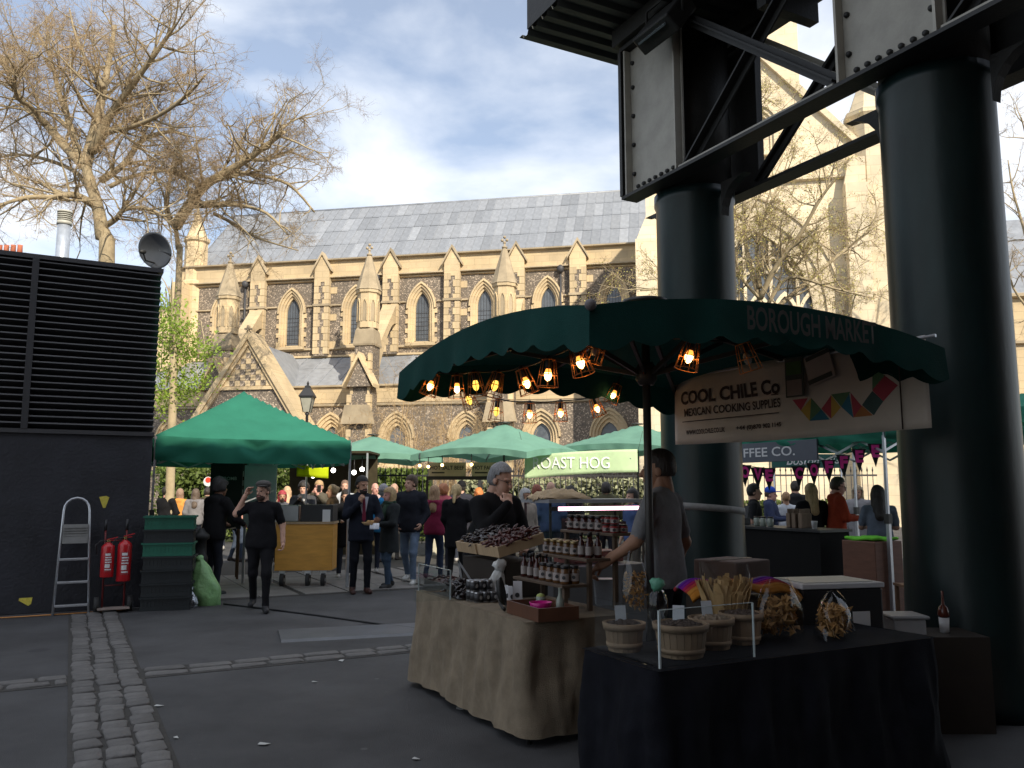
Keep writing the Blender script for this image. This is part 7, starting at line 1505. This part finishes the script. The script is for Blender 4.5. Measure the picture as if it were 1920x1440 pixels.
# ================================================================== COFFEE STALL
cf = thing('coffee_counter', 'long black coffee stall counter behind the iron column', 'counter', G(8.72, 7.95), GA); m = MB(); m.bx(0, .55, 0, 2.2, 0, 1.04); m.build('front', mat('counter_black', (.005, .005, .005), .8, .2, spec=.2), cf); m = MB(); m.bx(-.03, .58, -.03, 2.23, 1.041, 1.075); m.build('worktop', mat('counter_top', (.03, .03, .032), .4), cf)
sg_ = thing('coffee_sign', 'slate grey hanging sign with white coffee lettering', 'sign', G(8.98, 9.25, 2.0), GA - R(90)); m = MB(); m.bx(-1.22, 1.08, 0, .03, 0, .285); m.build('panel', mat('slate_sign', (.085, .095, .12), .6, .05), sg_, bevel=.004)
text('COFFEE CO.', mat('sign_white', (.62, .62, .63), .7, 0), sg_, (-.02, -.004, .145), w=1.42, h=.135, bold=.012)
b2 = thing('green_sign', 'dark green sign with white script beyond the coffee stall', 'sign', at(1520, 862, 17.5), R(8)); m = MB(); m.bx(-.85, .75, 0, .03, -.17, .12); m.build('panel', mat('sign_green', (.012, .09, .075), .6, .05), b2); text('Boston', mat('sign_white', (.62, .62, .63)), b2, (-.18, -.004, -.02), w=.72, h=.18, shear=.35, bold=.01); text('5G', mat('sign_white', (.62, .62, .63)), b2, (.52, -.004, .0), w=.2, h=.16, bold=.01)
for s in (-.8, .7):
    m = MB(); m.tube([(s, .05, -2.0), (s, .05, .12)], .015, 6); m.build('post', alu, b2)
# bunting
bu = [('L', 1372, 866), ('O', 1396, 872), ('V', 1420, 876), ('E', 1441, 878), ('C', 1497, 874), ('O', 1525, 868), ('F', 1553, 862), ('F', 1581, 853), ('E', 1610, 842), ('E', 1640, 832)]
pk = mat('hot_pink', (.9, .05, .38), .7, .1, 20); bkc = cloth('bunting_black', (.03, .032, .034), .2); line = []
bnt = thing('bunting', 'black pennant bunting with pink letters across the coffee stall', 'bunting', at(1500, 874, 10.9))
for i, (ch_, px, py) in enumerate(bu):
    Y = 11.6 - .9 * i / 9; p_ = at(px, py, Y) - bnt.location; line.append(p_ + Vector((0, .005, .0))); s_ = .105
    m = MB(); m.add([(-s_, 0, 0), (s_, 0, 0), (.0, .0, -.30)], [(0, 2, 1)]); o = m.build('pennant', bkc, bnt, p_, R(12), solid=.003); text(ch_, pk, o, (0, -.008, -.095), h=.16, w=.115, bold=.05)
m = MB(); m.tube(line, .005, 4); m.build('string', socket, bnt)
# things on the coffee counter
kr = mat('kraft_bag', (.17, .12, .08), .8, .15)
for i, (b, a_) in enumerate(((8.62, 8.9), (8.52, 8.9), (8.42, 8.92), (8.50, 9.1))):
    o = thing('coffee_bag', 'brown paper coffee bag standing in a row on the counter', 'bag', G(a_, b, 1.076), GA, 'brown coffee bags on the counter'); m = MB(); m.bx(-.05, .05, -.035, .035, 0, .2); m.bx(-.05, .05, -.012, .012, .2, .26); m.build('bag', kr, o, bevel=.008)
o = thing('paper_cup', 'white takeaway cup on the coffee counter', 'cup', G(8.86, 8.16, 1.076)); m = MB(); m.lathe([(.03, 0), (.042, .1), (.045, .105)], 16); m.build('cup', white, o)
o = thing('till', 'small black card till on the coffee counter', 'till', G(8.9, 9.75, 1.076), GA - R(80)); m = MB(); m.bx(-.16, .16, 0, .2, 0, .1); m.build('base', mat('black_card', (.02, .02, .022)), o, bevel=.01); m = MB(); m.bx(-.15, .15, .1, .12, .11, .32); m.build('screen', mat('black_card', (.02, .02, .022)), o, rot=(R(-15), 0, 0))
for i, b in enumerate((9.25, 9.12, 8.98)):
    o = thing('glass_jar', 'small lidded jar on the coffee counter', 'jar', G(8.88, b, 1.076), 0, 'small jars on the coffee counter'); m = MB(); m.lathe([(.04, 0), (.045, .01), (.045, .1), (.035, .12)], 14); m.build('jar_body', mat('jar_glass', (.25, .28, .24)), o); m = MB(); m.lathe([(.04, .121), (.04, .14)], 14); m.build('lid', lid, o)
o = thing('wooden_bin', 'brown wooden crate with a bright green folded cloth on top', 'crate', G(9.05, 7.42), GA); m = MB(); m.bx(-.25, .25, -.25, .25, 0, .96); m.build('box', mat('red_brown_wood', (.14, .06, .035), .6, .2, 4, aniso=(1, 1, 5)), o, bevel=.01); m = MB(); m.sheet(lambda u, v: Vector((-.23 + .46 * u, -.22 + .44 * v, .985 + .012 * math.sin(u * 9 + v * 7))), 10, 10); m.build('cloth', cloth('lime_cloth', (.16, .55, .05), .08), o, solid=.03)
o = thing('wood_chair', 'low dark wooden chair tucked by the tent pole', 'chair', G(9.0, 6.75), GA + R(150))
for x in (-.18, .18):
    m = MB(); m.bx(x - .02, x + .02, -.2, -.16, 0, .45); m.build('leg', wood, o); m = MB(); m.bx(x - .02, x + .02, .16, .2, 0, .85); m.build('leg', wood, o)
m = MB(); m.bx(-.21, .21, -.21, .21, .451, .48); m.build('seat', wood, o)
for z in (.6, .75):
    m = MB(); m.bx(-.16, .16, .165, .19, z, z + .07); m.build('back_rail', wood, o)
